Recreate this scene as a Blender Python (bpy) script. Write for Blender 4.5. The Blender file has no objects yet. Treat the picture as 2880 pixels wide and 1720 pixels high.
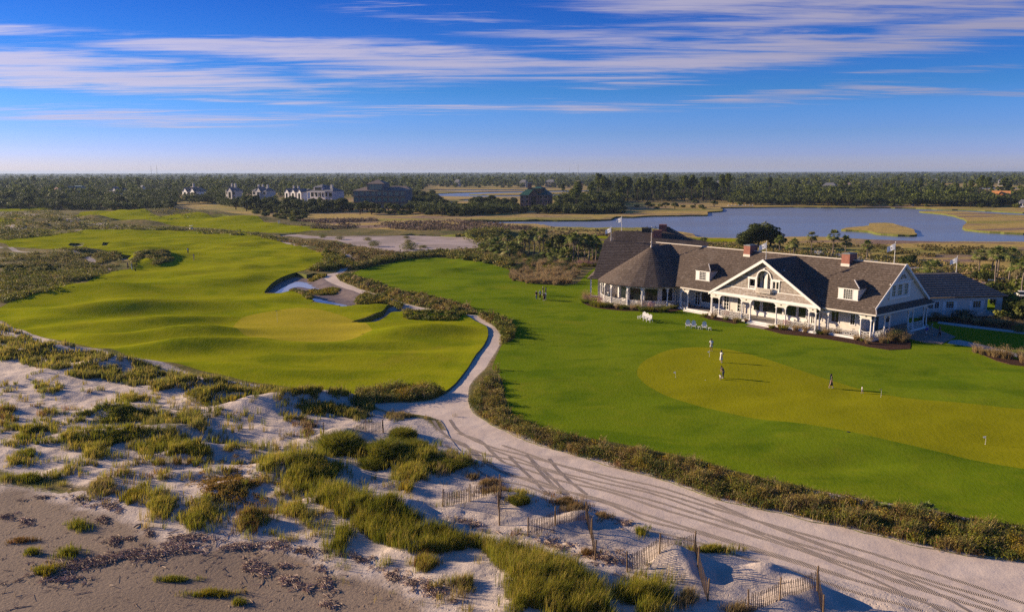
import bpy, math, random
import numpy as np
from mathutils import Vector, Matrix, geometry
from mathutils.bvhtree import BVHTree
rng = np.random.default_rng(11)
random.seed(5)
R = math.radians
S = bpy.context.scene
COL = S.collection
K = 2880 / 2485.0

# ------------------------------------------------------------------ camera model (photo pixels -> rays)
F_PX, YH, ROLL, HC = 2240.0, 483.0, R(.13), 25.0
TH = math.atan((860 - YH) / F_PX)

def rays(px, py):
    u = np.asarray(px, float) - 1440; v = np.asarray(py, float) - 860
    u2 = u * math.cos(ROLL) - v * math.sin(ROLL); v2 = u * math.sin(ROLL) + v * math.cos(ROLL)
    return u2, F_PX * math.cos(TH) - v2 * math.sin(TH), -F_PX * math.sin(TH) - v2 * math.cos(TH)

def G(px, py, z=0.0):
    a, b, c = rays(px, py)
    t = (z - HC) / c
    return np.stack([a * t, b * t], -1)

def proj(P):
    P = np.asarray(P, float)
    X = P[..., 0]; Y0 = P[..., 1]; Z0 = P[..., 2] - HC
    Y = Y0 * math.cos(TH) - Z0 * math.sin(TH); Z = -(Y0 * math.sin(TH) + Z0 * math.cos(TH))
    a = X / Y * F_PX; b = Z / Y * F_PX
    return np.stack([1440 + a * math.cos(ROLL) + b * math.sin(ROLL), 860 - a * math.sin(ROLL) + b * math.cos(ROLL)], -1)

# ------------------------------------------------------------------ object helpers
def prop(o, label=None, cat=None, group=None, kind=None):
    if label: o['label'] = label
    if cat: o['category'] = cat
    if group: o['group'] = group
    if kind: o['kind'] = kind
    return o

def empty(name, loc, rz=0.0, label=None, cat=None, group=None):
    o = bpy.data.objects.new(name, None); COL.objects.link(o)
    o.location = loc; o.rotation_euler = (0, 0, rz); o.empty_display_size = .3
    return prop(o, label, cat, group)

def link(name, me, mat=None, parent=None):
    o = bpy.data.objects.new(name, me); COL.objects.link(o)
    if mat is not None and len(me.materials) == 0:
        me.materials.append(mat)
    if parent: o.parent = parent
    return o

def copy_tree(o, parent=None):
    c = o.copy(); COL.objects.link(c); c.parent = parent
    for ch in list(o.children): copy_tree(ch, c)
    return c

def npmesh(name, V, Fc, col=None, smooth=False, colname='Col'):
    V = np.asarray(V, np.float32); Fc = np.asarray(Fc, np.int32)
    me = bpy.data.meshes.new(name); m, k = Fc.shape
    me.vertices.add(len(V)); me.vertices.foreach_set('co', V.ravel())
    me.loops.add(m * k); me.loops.foreach_set('vertex_index', Fc.ravel())
    me.polygons.add(m); me.polygons.foreach_set('loop_start', np.arange(0, m * k, k, dtype=np.int32))
    try: me.polygons.foreach_set('loop_total', np.full(m, k, np.int32))
    except Exception: pass
    me.update(calc_edges=True)
    if col is not None:
        at = me.color_attributes.new(colname, 'FLOAT_COLOR', 'POINT')
        c = np.ones((len(V), 4), np.float32); c[:, :3] = col
        at.data.foreach_set('color', c.ravel())
    me.polygons.foreach_set('use_smooth', np.full(m, bool(smooth)))
    return me

class MB:
    """collects mixed faces, writes UVs in metres (horizontal along the face, up the slope)"""
    def __init__(s): s.V = []; s.F = []
    def poly(s, pts):
        i = len(s.V); s.V += [tuple(p) for p in pts]; s.F.append(list(range(i, i + len(pts))))
        return s
    def box(s, x0, x1, y0, y1, z0, z1):
        i = len(s.V)
        s.V += [(x, y, z) for z in (z0, z1) for y in (y0, y1) for x in (x0, x1)]
        s.F += [[i + a for a in f] for f in ((0, 2, 3, 1), (4, 5, 7, 6), (0, 1, 5, 4), (2, 6, 7, 3), (0, 4, 6, 2), (1, 3, 7, 5))]
        return s
    def obox(s, c, ex, ey, ez):
        """box about centre c with half-axis vectors"""
        c, ex, ey, ez = map(Vector, (c, ex, ey, ez)); i = len(s.V)
        s.V += [tuple(c + a * ex + b * ey + d * ez) for d in (-1, 1) for b in (-1, 1) for a in (-1, 1)]
        s.F += [[i + a for a in f] for f in ((0, 2, 3, 1), (4, 5, 7, 6), (0, 1, 5, 4), (2, 6, 7, 3), (0, 4, 6, 2), (1, 3, 7, 5))]
        return s
    def bar(s, a, b, w, h=None, up=(0, 0, 1)):
        a = Vector(a); b = Vector(b); h = h or w; d = (b - a)
        L = d.length
        if L < 1e-6: return s
        d /= L; upv = Vector(up)
        if abs(d.dot(upv)) > .98: upv = Vector((0, 1, 0))
        sx = d.cross(upv).normalized(); uy = sx.cross(d)
        return s.obox((a + b) / 2, d * (L / 2), sx * (w / 2), uy * (h / 2))
    def tube(s, pts, rad, n=8, cap=True):
        pts = [Vector(p) for p in pts]
        if not isinstance(rad, (list, tuple)): rad = [rad] * len(pts)
        i0 = len(s.V)
        for k, p in enumerate(pts):
            d = (pts[min(k + 1, len(pts) - 1)] - pts[max(k - 1, 0)]).normalized()
            ref = Vector((0, 0, 1)) if abs(d.z) < .9 else Vector((1, 0, 0))
            a = d.cross(ref).normalized(); b = d.cross(a)
            for j in range(n):
                t = 2 * math.pi * j / n
                s.V.append(tuple(p + (a * math.cos(t) + b * math.sin(t)) * rad[k]))
        for k in range(len(pts) - 1):
            for j in range(n):
                s.F.append([i0 + k * n + j, i0 + k * n + (j + 1) % n, i0 + (k + 1) * n + (j + 1) % n, i0 + (k + 1) * n + j])
        if cap:
            s.F.append([i0 + j for j in range(n)][::-1]); s.F.append([i0 + (len(pts) - 1) * n + j for j in range(n)])
        return s
    def prism(s, pts, off):
        """extrude a planar polygon by vector off"""
        n = len(pts); i = len(s.V); off = Vector(off)
        s.V += [tuple(p) for p in pts] + [tuple(Vector(p) + off) for p in pts]
        s.F.append([i + j for j in range(n)][::-1]); s.F.append([i + n + j for j in range(n)])
        for j in range(n): s.F.append([i + j, i + (j + 1) % n, i + n + (j + 1) % n, i + n + j])
        return s
    def lathe(s, prof, c=(0, 0, 0), n=12):
        i0 = len(s.V)
        for r_, z in prof:
            for j in range(n):
                t = 2 * math.pi * j / n
                s.V.append((c[0] + r_ * math.cos(t), c[1] + r_ * math.sin(t), c[2] + z))
        for k in range(len(prof) - 1):
            for j in range(n):
                s.F.append([i0 + k * n + j, i0 + k * n + (j + 1) % n, i0 + (k + 1) * n + (j + 1) % n, i0 + (k + 1) * n + j])
        s.F.append([i0 + j for j in range(n)][::-1]); s.F.append([i0 + (len(prof) - 1) * n + j for j in range(n)])
        return s
    def ball(s, c, r_, n=8, m=5, sc=(1, 1, 1)):
        prof = []
        i0 = len(s.V)
        for k in range(m + 1):
            ph = math.pi * k / m
            rr = max(math.sin(ph), .02) * r_; z = -math.cos(ph) * r_
            for j in range(n):
                t = 2 * math.pi * j / n
                s.V.append((c[0] + rr * math.cos(t) * sc[0], c[1] + rr * math.sin(t) * sc[1], c[2] + z * sc[2]))
        for k in range(m):
            for j in range(n):
                s.F.append([i0 + k * n + j, i0 + k * n + (j + 1) % n, i0 + (k + 1) * n + (j + 1) % n, i0 + (k + 1) * n + j])
        return s
    def mesh(s, name, smooth=False):
        me = bpy.data.meshes.new(name); me.from_pydata(s.V, [], s.F); me.update()
        uv = me.uv_layers.new(name='UVMap')
        V = np.array(s.V, float); out = np.zeros((len(me.loops), 2), np.float32); li = 0
        for p in me.polygons:
            n = p.normal
            if abs(n.z) > .995: t = Vector((1, 0, 0)); b = Vector((0, 1, 0))
            else: t = Vector((-n.y, n.x, 0)).normalized(); b = n.cross(t)
            for l in p.loop_indices:
                co = me.vertices[me.loops[l].vertex_index].co
                out[l] = (co.dot(t), co.dot(b))
        uv.data.foreach_set('uv', out.ravel())
        if smooth: me.polygons.foreach_set('use_smooth', np.ones(len(me.polygons), bool))
        return me
    def build(s, name, mat, parent=None, smooth=False, loc=None):
        o = link(name, s.mesh(name, smooth), mat, parent)
        if loc is not None: o.location = loc
        return o

# ------------------------------------------------------------------ noise / polygons (numpy)
_perm = rng.permutation(512)
_grad = rng.uniform(0, 2 * math.pi, 512)
def _h(ix, iy): return _perm[(_perm[ix & 511] + iy) & 511]
def noise(x, y):
    x = np.asarray(x, float); y = np.asarray(y, float)
    ix = np.floor(x).astype(int); iy = np.floor(y).astype(int); fx = x - ix; fy = y - iy
    def g(i, j, dx, dy):
        a = _grad[_h(i, j)]; return np.cos(a) * dx + np.sin(a) * dy
    sx = fx * fx * fx * (fx * (fx * 6 - 15) + 10); sy = fy * fy * fy * (fy * (fy * 6 - 15) + 10)
    a = g(ix, iy, fx, fy); b = g(ix + 1, iy, fx - 1, fy); c = g(ix, iy + 1, fx, fy - 1); d = g(ix + 1, iy + 1, fx - 1, fy - 1)
    return ((a * (1 - sx) + b * sx) * (1 - sy) + (c * (1 - sx) + d * sx) * sy) * 1.4
def fbm(x, y, o=3, k=2.03):
    s = 0; a = 1; t = 0
    for i in range(o):
        s = s + a * noise(x + 17.3 * i, y - 9.1 * i); t += a; a *= .5; x = x * k; y = y * k
    return s / t
def smooth(a, b, x):
    t = np.clip((x - a) / (b - a), 0, 1); return t * t * (3 - 2 * t)

def inpoly(poly, x, y):
    poly = np.asarray(poly); x = np.asarray(x); y = np.asarray(y)
    r_ = np.zeros(x.shape, bool); n = len(poly)
    for i in range(n):
        x1, y1 = poly[i]; x2, y2 = poly[(i + 1) % n]
        if y1 == y2: continue
        c = (y1 > y) != (y2 > y)
        r_ ^= c & (x < (x2 - x1) * (y - y1) / (y2 - y1) + x1)
    return r_
def edist(poly, x, y, closed=True):
    poly = np.asarray(poly); d = np.full(np.shape(x), 1e9); n = len(poly)
    for i in range(n if closed else n - 1):
        ax, ay = poly[i]; bx, by = poly[(i + 1) % n]; vx, vy = bx - ax, by - ay
        L = vx * vx + vy * vy + 1e-12
        t = np.clip(((x - ax) * vx + (y - ay) * vy) / L, 0, 1)
        d = np.minimum(d, (x - ax - t * vx) ** 2 + (y - ay - t * vy) ** 2)
    return np.sqrt(d)
def sdist(poly, x, y):
    d = edist(poly, x, y); return np.where(inpoly(poly, x, y), -d, d)

def catmull(P, n=4, closed=True):
    P = np.asarray(P, float); out = []; m = len(P)
    for i in range(m if closed else m - 1):
        if closed: p0, p1, p2, p3 = P[i - 1], P[i], P[(i + 1) % m], P[(i + 2) % m]
        else: p0, p1, p2, p3 = P[max(i - 1, 0)], P[i], P[i + 1], P[min(i + 2, m - 1)]
        for k in range(n):
            t = k / n
            # centripetal-ish tension to avoid overshoot
            a = .42
            m1 = a * (p2 - p0); m2 = a * (p3 - p1)
            lim = np.linalg.norm(p2 - p1)
            for q in (m1, m2):
                L = np.linalg.norm(q)
                if L > lim: q *= lim / L
            h00 = 2 * t ** 3 - 3 * t ** 2 + 1; h10 = t ** 3 - 2 * t ** 2 + t; h01 = -2 * t ** 3 + 3 * t ** 2; h11 = t ** 3 - t ** 2
            out.append(h00 * p1 + h10 * m1 + h01 * p2 + h11 * m2)
    if not closed: out.append(P[-1])
    return np.array(out)

# ------------------------------------------------------------------ traced outlines (photo pixels; every one is put on the ground plane)
def zoom(x0, y0, s): return lambda pts: [(x0 + a / s, y0 + b / s) for a, b in pts]
z5 = zoom(700, 680, 3.09)
OUT = {}
OUT['lawn'] = [(968,774),(1008,760),(1072,743),(1159,729),(1228,724),(1298,732),(1368,742),(1431,759),(1437,779),(1463,794),(1541,803),(1611,801),(1634,788),(1657,765),
  (1690,748),(1760,735),(2000,735),(2300,760),(2560,790),(2880,800),(3300,830),(3600,1100),(3700,1640),(3200,1545),(2880,1478),(2775,1467),(2665,1443),(2556,1421),(2446,1407),(2320,1382),(2200,1355),
  (2070,1325),(1950,1290),(1820,1262),(1700,1239),(1588,1219),(1506,1196),(1451,1168),(1425,1141),(1417,1090),(1404,1052),(1385,1037),(1391,1015),(1402,990),(1412,969),(1432,962),(1449,950),(1444,922),
  (1425,906),(1380,888),(1357,890),(1332,886),(1337,882),(1315,864),(1250,845),(1185,829),(1104,813),(1056,797),(1011,781)]
OUT['fairway'] = [(-140,690),(0,673.6),(87,666),(174,659),(246,655),(348,648),(492,649.5),(580,655),(720,665),(794,679),(861,697),(900.6,715),(923,728.5),(907,738),(881,748),(868,757.7),(832.7,765.8),(790.6,780),(764.7,796.5),
  (743.7,820.8),(748.5,826),(770,824.8),(790.6,824),(810,819),(829,816),(855,825.6),(868,832),(878,838.6),(881,846.7),(874,850),(900.6,851.5),(952.4,859.6),(985,859.6),(1004,857),(1050,858),(1094.8,858),(1103,861),
  (1091.6,871),(1072,882),(1039.8,890),(984.8,900),(1023.6,902.5),(1056,900.5),(1088,893),(1114,884),(1137,886),(1185,892),(1250,895),(1308,898),(1344,909),(1368,924),(1373,945),(1361,971),(1339,1000),(1319,1029.5),(1303,1052),
  (1280,1081),(1252,1103),(1240,1098),(1185,1093),(1088,1096),(1023.6,1104),(984.8,1117),(926.5,1110),(861.8,1097),(787,1086),(711,1077.7),(650,1066),(579.5,1054.5),(444,1027.5),(347.7,1004),(251,981),(185,969.5),(135,958),(77,938.6),(31,919),(0,904),
  (-140,860),(-60,875),(0,857.6),(23,846),(72,834),(174,817),(220,799.7),(261,788),(290,770.7),(313,759),(336,753),(360,751),(374,744),(352,730),(327,718.5),(290,713),(203,704),(145,704),(80,702),(32,697),(0,688),(-140,712)]
OUT['fairway_far'] = [(203,606),(240,599),(290,598),(391,602),(464,611),(500,609),(536,608),(608,616),(660,617.5),(704,617),(760,629),(825,634),(897,639),(942,644),(885,650),(837,656),(777,656),(720,656.5),(637,645),(550,639.5),(435,631),(319,622),(304,618),(232,611)]
OUT['fairway_left'] = [(-120,590),(0,587),(60,583),(130,584),(150,588),(90,592),(0,595),(-120,600)]
OUT['fairway_left2'] = [(-120,622),(0,612),(50,610),(75,614),(55,622),(20,632),(-120,640)]
OUT['fairway_mid'] = [(1309,654.5),(1345,653),(1406,656.5),(1406,662),(1375,664),(1310,661)]
OUT['fairway_hill'] = [(1560,662),(1640,664),(1733,666),(1800,666),(1800,674),(1733,673.5),(1650,671),(1582,670)]
OUT['fairway_hill2'] = [(1625,683),(1660,679),(1712,679.5),(1760,681),(1750,689),(1700,687.5)]
OUT['fairway_lake'] = [(1895,676),(1915,672),(1942,669.5),(2000,671),(2076,671.5),(2090,680),(2000,680),(1930,680)]
OUT['fairway_strip'] = [(105,646),(135,645),(168,646.5),(150,650),(112,650)]
OUT['putting_green'] = [(x*K,y*K) for x,y in ((1545,905),(1560,880),(1600,858),(1640,846),(1700,842),(1780,850),(1850,868),(1950,900),(2020,922),(2100,945),(2200,965),(2330,978),(2485,992),(2620,1003),(2760,1080),(2700,1160),(2560,1148),(2485,1136),(2400,1122),(2250,1093),(2100,1060),(1950,1032),(1850,1018),(1750,998),(1650,970),(1590,945),(1560,925))]
OUT['putting_green_left'] = [(x*K,y*K) for x,y in ((566,792),(590,770),(640,757),(720,750),(800,758),(860,775),(903,800),(890,815),(850,828),(780,835),(680,835),(610,825),(575,808))]
PATH_R = [(968,700),(985,722),(1017,733.4),(1001,741.5),(979,754.4),(955,771),(944,780),(959,790),(1023.6,816),(1088,835),(1137,851.5),(1185.4,864.5),(1250,876),(1308,887),(1347,897),(1383,913),(1405.5,932.4),(1409,955),(1399,981),(1389,1000),(1366.6,1029.5),
  (1344,1055),(1321,1084.5),(1316.5,1110),(1318,1130),(1331.6,1159),(1363.7,1182),(1432.5,1216.5),(1487.5,1241.7),(1533.3,1255.4),(1602,1273.7),(1652.5,1287.5),(1700,1305.8),(1854,1344),(2028,1406),(2200,1442.7),(2282,1464.6),(2364,1478),(2432.6,1497.5),(2501,1511),(2555.8,1530),(2638,1544),(2720,1560.4),(2880,1577),(3100,1610),(3500,1700)]
PATH_L = [(3500,2000),(3100,1830),(2880,1765),(2750,1730),(2600,1690),(2420,1648.6),(2297,1614),(2207,1593.6),(2134.7,1570.4),(2047.7,1547),(1949,1506.6),(1859,1489),(1772.4,1469),(1700,1439),(1652,1429.6),(1579,1393),(1464.5,1356),(1396,1333),(1304,1278),(1262,1223),(1238,1180),(1176,1166),(1100,1158),(1043,1140),
  (1080,1133),(1153,1130),(1218,1124),(1247,1108),(1260,1104),(1282.5,1081),(1305,1052),(1321,1029.5),(1341,1000),(1363.4,971),(1375,945),(1370,922.7),(1346,907.5),(1308,895.6),(1250,886),(1179,874.5),(1130.4,864.5),(1101,850),(1065.7,838.6),(1023.6,829),(991,816),(946,803),(913.6,786.8),(905,776),(913.6,770.6),(939.5,765.8),(966,752),(985,742),(1000,734),(972,722),(950,702)]
OUT['sand_path'] = PATH_R + PATH_L
OUT['mud_bunker'] = z5([(410,265),(500,285),(560,272),(640,276)]) + [(905,776),(913.6,786.8),(946,803),(991,816),(1023.6,829),(1050,834.5)] + z5([(1000,470),(940,510),(925,545),(890,553),(780,551),(700,538),(620,528),(560,513),(552,490),(520,465),(480,450),(400,418),(340,428),(280,443),(150,443),(137,433),(200,360),(280,310)])
OUT['sand_bunker'] = z5([(1250,572),(1330,577),(1400,590),(1470,602),(1340,617),(1280,625),(1240,640),(1200,655),(1100,678),(1000,684),(885,682),(1050,652),(1150,627),(1205,592)])
z6 = zoom(0, 620, 3.451)
OUT['bunker_small'] = z6([(663,250),(700,238),(760,236),(820,243),(800,256),(700,257)])
OUT['bunker_small2'] = z6([(985,258),(1020,236),(1065,232),(1085,238),(1050,250),(1020,262)])
OUT['bunker_small3'] = z5([(780,556),(830,543),(870,543),(895,552),(880,563),(800,563)])
OUT['bunker_small4'] = z6([(1170,388),(1180,376),(1240,374),(1290,366),(1300,375),(1240,398),(1190,400)])
OUT['sandy_waste'] = [(786,663.5),(829.7,658),(897,663),(994,662),(1139,662),(1215,663),(1280,668),(1304,669),(1349,676.6),(1412,679),(1451,681),(1412,692),(1333,698),(1281,701),(1228,706),(1210,711),(1180,712),(1088,706),(991,690),(959,684),(921,675),(850,671)]
def buf(P, w):
    P = catmull(G(*np.array(P, float).T), 4, False); n = len(P); L = []; Rr = []
    for i in range(n):
        d = P[min(i + 1, n - 1)] - P[max(i - 1, 0)]; d /= np.linalg.norm(d); q = np.array([-d[1], d[0]])
        ww = w * (1 + .25 * noise(P[i, 0] * .2, P[i, 1] * .2)) / 2
        L.append(P[i] + q * ww); Rr.append(P[i] - q * ww)
    return np.array(L + Rr[::-1])
BUFS = {'sand_track': [([(-60,690),(0,696),(38,704),(72,714),(162,715),(214,721),(261,736),(312,753)],1.6), ([(145,611),(174,617),(217,627),(261,633),(290,635),(335,643)],6), ([(-60,600),(0,600.5),(60,601),(93,604),(78,611)],5),
   ([(40,632),(52,642),(67,651)],6), ([(406,645.5),(464,646.5),(522,649)],2.5), ([(608,652),(643,657)],3), ([(776,674),(861,696)],2.2), ([(205,653),(232,655)],5)]}
OUT['lake'] = [(1307,621.7),(1385,627),(1450,628),(1516,630),(1558,637.4),(1680,642),(1790,640),(1860,646),(1939,654.6),(1953,660),(1959,666),(2020,668.5),(2074,669.6),(2179,667),(2264,665),(2320,666),(2388,670),(2488,674.6),(2638,678.6),(2880,679.6),(3400,682),(3400,660),(2880,655),(2788,650.6),(2718,644.6),(2713,634.6),(2722,625),(2714,614),(2663,602),(2588,594.3),(2630,592.5),(2688,593),(2780,599),(2880,604.7),(3400,612),
   (3400,605),(2880,597),(2763,590.7),(2638,587),(2538,583.5),(2423,582.5),(2214,581),(2129,582),(2029,583),(2036,589),(2030,592.5),(1989,595.7),(1992,600),(1985,603.7),(1840,605.7),(1780,609),(1732,608.7),(1719,616),(1640,618.7),(1516,618.6),(1400,619.5),(1333,620.5)]
OUT['lake_island'] = [(2363.6,644.6),(2398.5,638.6),(2440,634),(2443,627),(2480,626),(2508,627.5),(2540,636),(2566,644.6),(2570,653),(2580.6,658),(2555,660),(2513,658.6),(2463,654.6),(2438,648.6)]
OUT['creek'] = [(1194,546.5),(1254,542.5),(1359,539),(1480,537),(1657,534.5),(1657,537.5),(1500,540.5),(1400,543),(1359,545),(1320,546.5),(1380,548),(1464,548),(1560,545.5),(1645,545),(1640,549),(1553,550.5),(1464,552),(1333,552.8),(1215,550.6)]
OUT['creek_far'] = [(1215,533.4),(1333,532.6),(1500,533),(1500,534.8),(1333,535.6),(1215,535.2)]
OUT['creek_pool'] = [(1290,561),(1318,559.5),(1345,559.5),(1335,563.5),(1300,563.5)]
OUT['creek_right'] = [(2630,530),(2760,527.5),(3000,526.5),(3000,529.5),(2760,531),(2640,534)]
OUT['creek_bend'] = [(550,608),(590,609.5),(640,612),(655,617),(640,616.5),(585,613.5),(553,611)]
OUT['marsh_pool'] = [(2705,712),(2740,713),(2770,716),(2750,717.5),(2715,715)]
WATER = ('lake', 'creek', 'creek_far', 'creek_pool', 'creek_right', 'creek_bend', 'marsh_pool')
ZONE = {}
for k_, v_ in OUT.items():
    p_ = G(*np.array(v_, float).T)
    ZONE[k_] = catmull(p_, 3) if k_ not in ('lawn', 'sand_path', 'fairway', 'mud_bunker', 'lake') else catmull(p_, 2)

# ------------------------------------------------------------------ height of the land
MOUND = []
def mound(px, py, rx, ry, h, rot=0):
    c = G(px, py); MOUND.append((c[0], c[1], rx, ry, h, R(rot)))
# mounds and hollows of the left fairway and round its green
for a in ((250,958,9,4,.7,-20),(420,870,14,5,1.0,15),(330,895,10,5,-.5,0),(500,905,10,4,.9,25),(250,880,12,5,.8,10),(160,850,9,5,-.5,0),(600,850,12,6,.5,30),(600,945,10,4,.6,20),(560,985,11,3.5,.9,15),
          (1150,940,11,4.5,1.1,15),(1215,930,7,4,.3,-10),(1110,980,9,3,-.5,0),(900,980,16,3.5,.7,8),(1040,915,7,3,.7,0),(960,905,8,3,-.3,0),(930,868,9,4,.8,-10),(1040,870,8,4,1.0,-10),(870,838,6,3,.6,-10),(770,850,9,5,.6,0),
          (1200,892,14,2.6,.9,-12),(440,730,9,7,2.4,25),(410,742,6,5,1.2,0),(480,716,10,7,.9,0),(400,700,8,7,1.0,0),(335,690,10,6,1.1,0),(250,690,12,6,.8,0),(420,775,18,6,.7,10),(560,690,22,9,.7,0),(300,820,13,6,.7,-20),(700,740,22,9,.5,0),(760,700,18,9,.6,0),(620,800,16,7,.7,25),(350,945,9,3.5,-.7,10),(450,945,8,3,.8,10),
          (110,905,9,4,.7,10),(820,1020,14,3,-.5,5),(1120,1040,12,3,-.4,5),(1000,1010,15,4,.35,10),(700,1020,16,4,.4,8),(560,940,12,3,.35,20),(900,1050,18,3,.5,6),(760,960,9,3,.6,15),(480,985,10,2.5,.6,12),(860,930,6,2.5,.4,0),(220,820,10,4,.6,20),(380,860,9,4,.6,10),(380,900,14,5,.4,25),(150,930,9,3,.4,15),(620,1040,9,2.5,.5,0),(330,660,26,14,.5,0),(640,668,26,14,.5,0)):
    mound(*a)
# right lawn
for a in ((2150,1110,10,5,-.25,0),(2400,1300,6,2,-.3,0),(1700,900,16,8,.25,0),(1650,960,8,6,-.2,0),(2600,1060,9,4,-.25,0),(1500,830,16,8,.4,0),(1380,800,14,8,.3,0)):
    mound(*a)
# far fairways and the rough
for a in ((560,612,20,10,3.2,0),(680,622,24,10,3.0,0),(400,604,26,14,3.0,0),(262,603,14,8,-1.5,0),(270,622,12,6,3.0,0),(300,625,9,5,2.2,0),(380,632,18,6,2.4,0),(160,640,22,8,2.2,0),(90,625,26,9,2.0,0),(230,714,9,6,1.6,0),(150,730,12,8,1.3,0),(310,728,6,5,1.6,0),(60,760,14,9,1.0,0),(500,657,25,3,.8,0),(230,655,20,4,1.2,0),
          (1390,668,16,7,3.0,0),(1340,672,10,5,1.8,0),(2500,610,60,20,0,0),(470,601,12,6,2.0,0),(340,600,30,6,2.2,0),(540,603,25,5,2.4,0)):
    mound(*a)
# dune fence mounds and dune humps
for a in ((1465,1425,1.8,1.5,.55,20),(1395,1415,2.0,1.2,.4,20),(1640,1470,1.4,1.3,.7,20),(1560,1490,2.2,1.2,.35,20),(1905,1590,1.5,1.3,.95,30),(1850,1570,1.2,1.2,.5,0),(1930,1620,1.3,1.0,.6,-20),(2150,1625,2.0,1.3,.7,0),(2270,1680,1.3,1.6,.8,0),(2200,1710,1.5,1.2,.6,0),(2380,1700,2.0,1.3,-.3,0),(1700,1530,2.0,1.2,.3,0),
          (740,1160,5,2.2,1.3,0),(620,1130,4,2,1.0,0),(860,1150,4,2,1.0,0),(330,1040,7,2.2,1.2,0),(560,1095,6,2.0,1.0,0),(950,1135,4,2,1.1,0),(130,1000,7,2.4,1.1,0),(250,1120,5,2.0,-.5,0),(120,1060,4,2,.5,0),(470,1230,6,2,.9,0),(330,1170,4,2,.8,0),(560,1280,3,1.5,.7,0),(860,1330,4,2,1.2,0),(640,1380,2.5,1.4,.5,0),(960,1240,2.5,1.6,.8,0),
          (1080,1280,3,2,.7,0),(1270,1310,4,1.6,.5,0),(1090,1460,4,1.6,.9,-15),(960,1420,3,1.4,.6,0),(700,1300,2,1,-.4,0),(740,1430,2.5,1.2,-.6,0),(1300,1620,3,1.5,.5,0),(1500,1640,3,1.8,.5,-20),(1160,1560,2,1,.4,0),(520,1350,2,1,.5,0),(250,1240,4,1.6,.5,0),(640,1240,4,1.4,-.6,0),(560,1420,1.8,1.2,.45,0),(460,1400,1.8,1,.4,0),(700,1460,1.5,1,.4,0),(1120,1440,2,1.3,.5,0)):
    mound(*a)
DUNE = G(*np.array([(-600,960),(0,905),(190,972),(350,1008),(580,1062),(790,1092),(980,1125),(1060,1150),(1200,1170),(1262,1223),(1304,1278),(1396,1333),(1579,1393),(1700,1439),(1949,1507),(2207,1594),(2420,1649),(2880,1765),(3300,2050),(3300,2600),(1700,2400),(1250,1640),(1060,1570),(820,1480),(640,1480),(480,1440),(300,1400),(0,1330),(-600,1250)], float).T)
CLUB = G(2240, 880)
BASE = G(*np.array([(-900,1300),(0,1335),(150,1360),(300,1405),(420,1440),(520,1490),(640,1500),(760,1490),(900,1530),(1000,1570),(1150,1610),(1280,1690),(1400,1760),(1600,1900),(1600,2600),(-900,2600)], float).T)

def height(x, y):
    x = np.asarray(x, float); y = np.asarray(y, float)
    z = np.zeros(x.shape)
    for cx, cy, rx, ry, h, ro in MOUND:
        m = (np.abs(x - cx) < 3.2 * max(rx, ry)) & (np.abs(y - cy) < 3.2 * max(rx, ry))
        if not m.any(): continue
        dx = x[m] - cx; dy = y[m] - cy; c, s = math.cos(ro), math.sin(ro)
        a = (dx * c + dy * s) / rx; b = (-dx * s + dy * c) / ry
        z[m] += h * (1.15 if cx < 5 and 55 < cy < 175 else 1.0) * np.exp(-(a * a + b * b) * 1.3)
    dc = np.hypot(x - CLUB[0], y - CLUB[1]); nearc = smooth(28, 60, dc)
    far = smooth(250, 420, y)
    roll_ = .95 * fbm(x / 44, y / 32, 3) * (1 - far) * nearc * smooth(95, 130, y + .9 * np.maximum(x, 0))
    z += np.where(y > 0, roll_, 0) * smooth(-5, -40, x + .1 * y - 10) * 1.5
    lx = smooth(0, 30, x) * nearc * (1 - far)
    z += .6 * fbm(x / 24, y / 15, 3) * lx * smooth(0, 6, -sdist(ZONE['lawn'], x, y) if x.size < 400000 else lx * 9)
    # far rough ground
    rr = smooth(150, 230, y) * (1 - smooth(420, 560, y)) * smooth(30, -20, x - 60)
    z += rr * np.maximum(0, fbm(x / 21 + 5, y / 15, 4)) * 1.5
    gl = smooth(-5, 5, sdist(ZONE['putting_green_left'], x, y)); z *= .35 + .65 * gl; z *= smooth(0, 9, sdist(ZONE['mud_bunker'], x, y))
    sd = sdist(DUNE, x, y); m = smooth(1.0, -4, sd)
    z += m * (.3 + .36 * fbm(x / 8.5, y / 4.2, 5) + .14 * noise(x / 1.7, y / 1.2) + .06 * noise(x / .6, y / .5))
    bs = smooth(2, -6, sdist(BASE, x, y))
    z += -.5 * bs
    return z

def hz(x, y): return float(height(np.array([x]), np.array([y]))[0])
def at(px, py, iters=3):
    """a pixel of the photo put on the land"""
    z = 0.0
    for _ in range(iters):
        p = G(px, py, z); z = hz(p[0], p[1])
    return Vector((p[0], p[1], z))
def at_np(px, py):
    z = np.zeros(np.shape(px))
    for _ in range(3):
        a, b, c = rays(px, py); t = (z - HC) / c; x = a * t; y = b * t; z = height(x, y)
    return x, y, z
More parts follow.
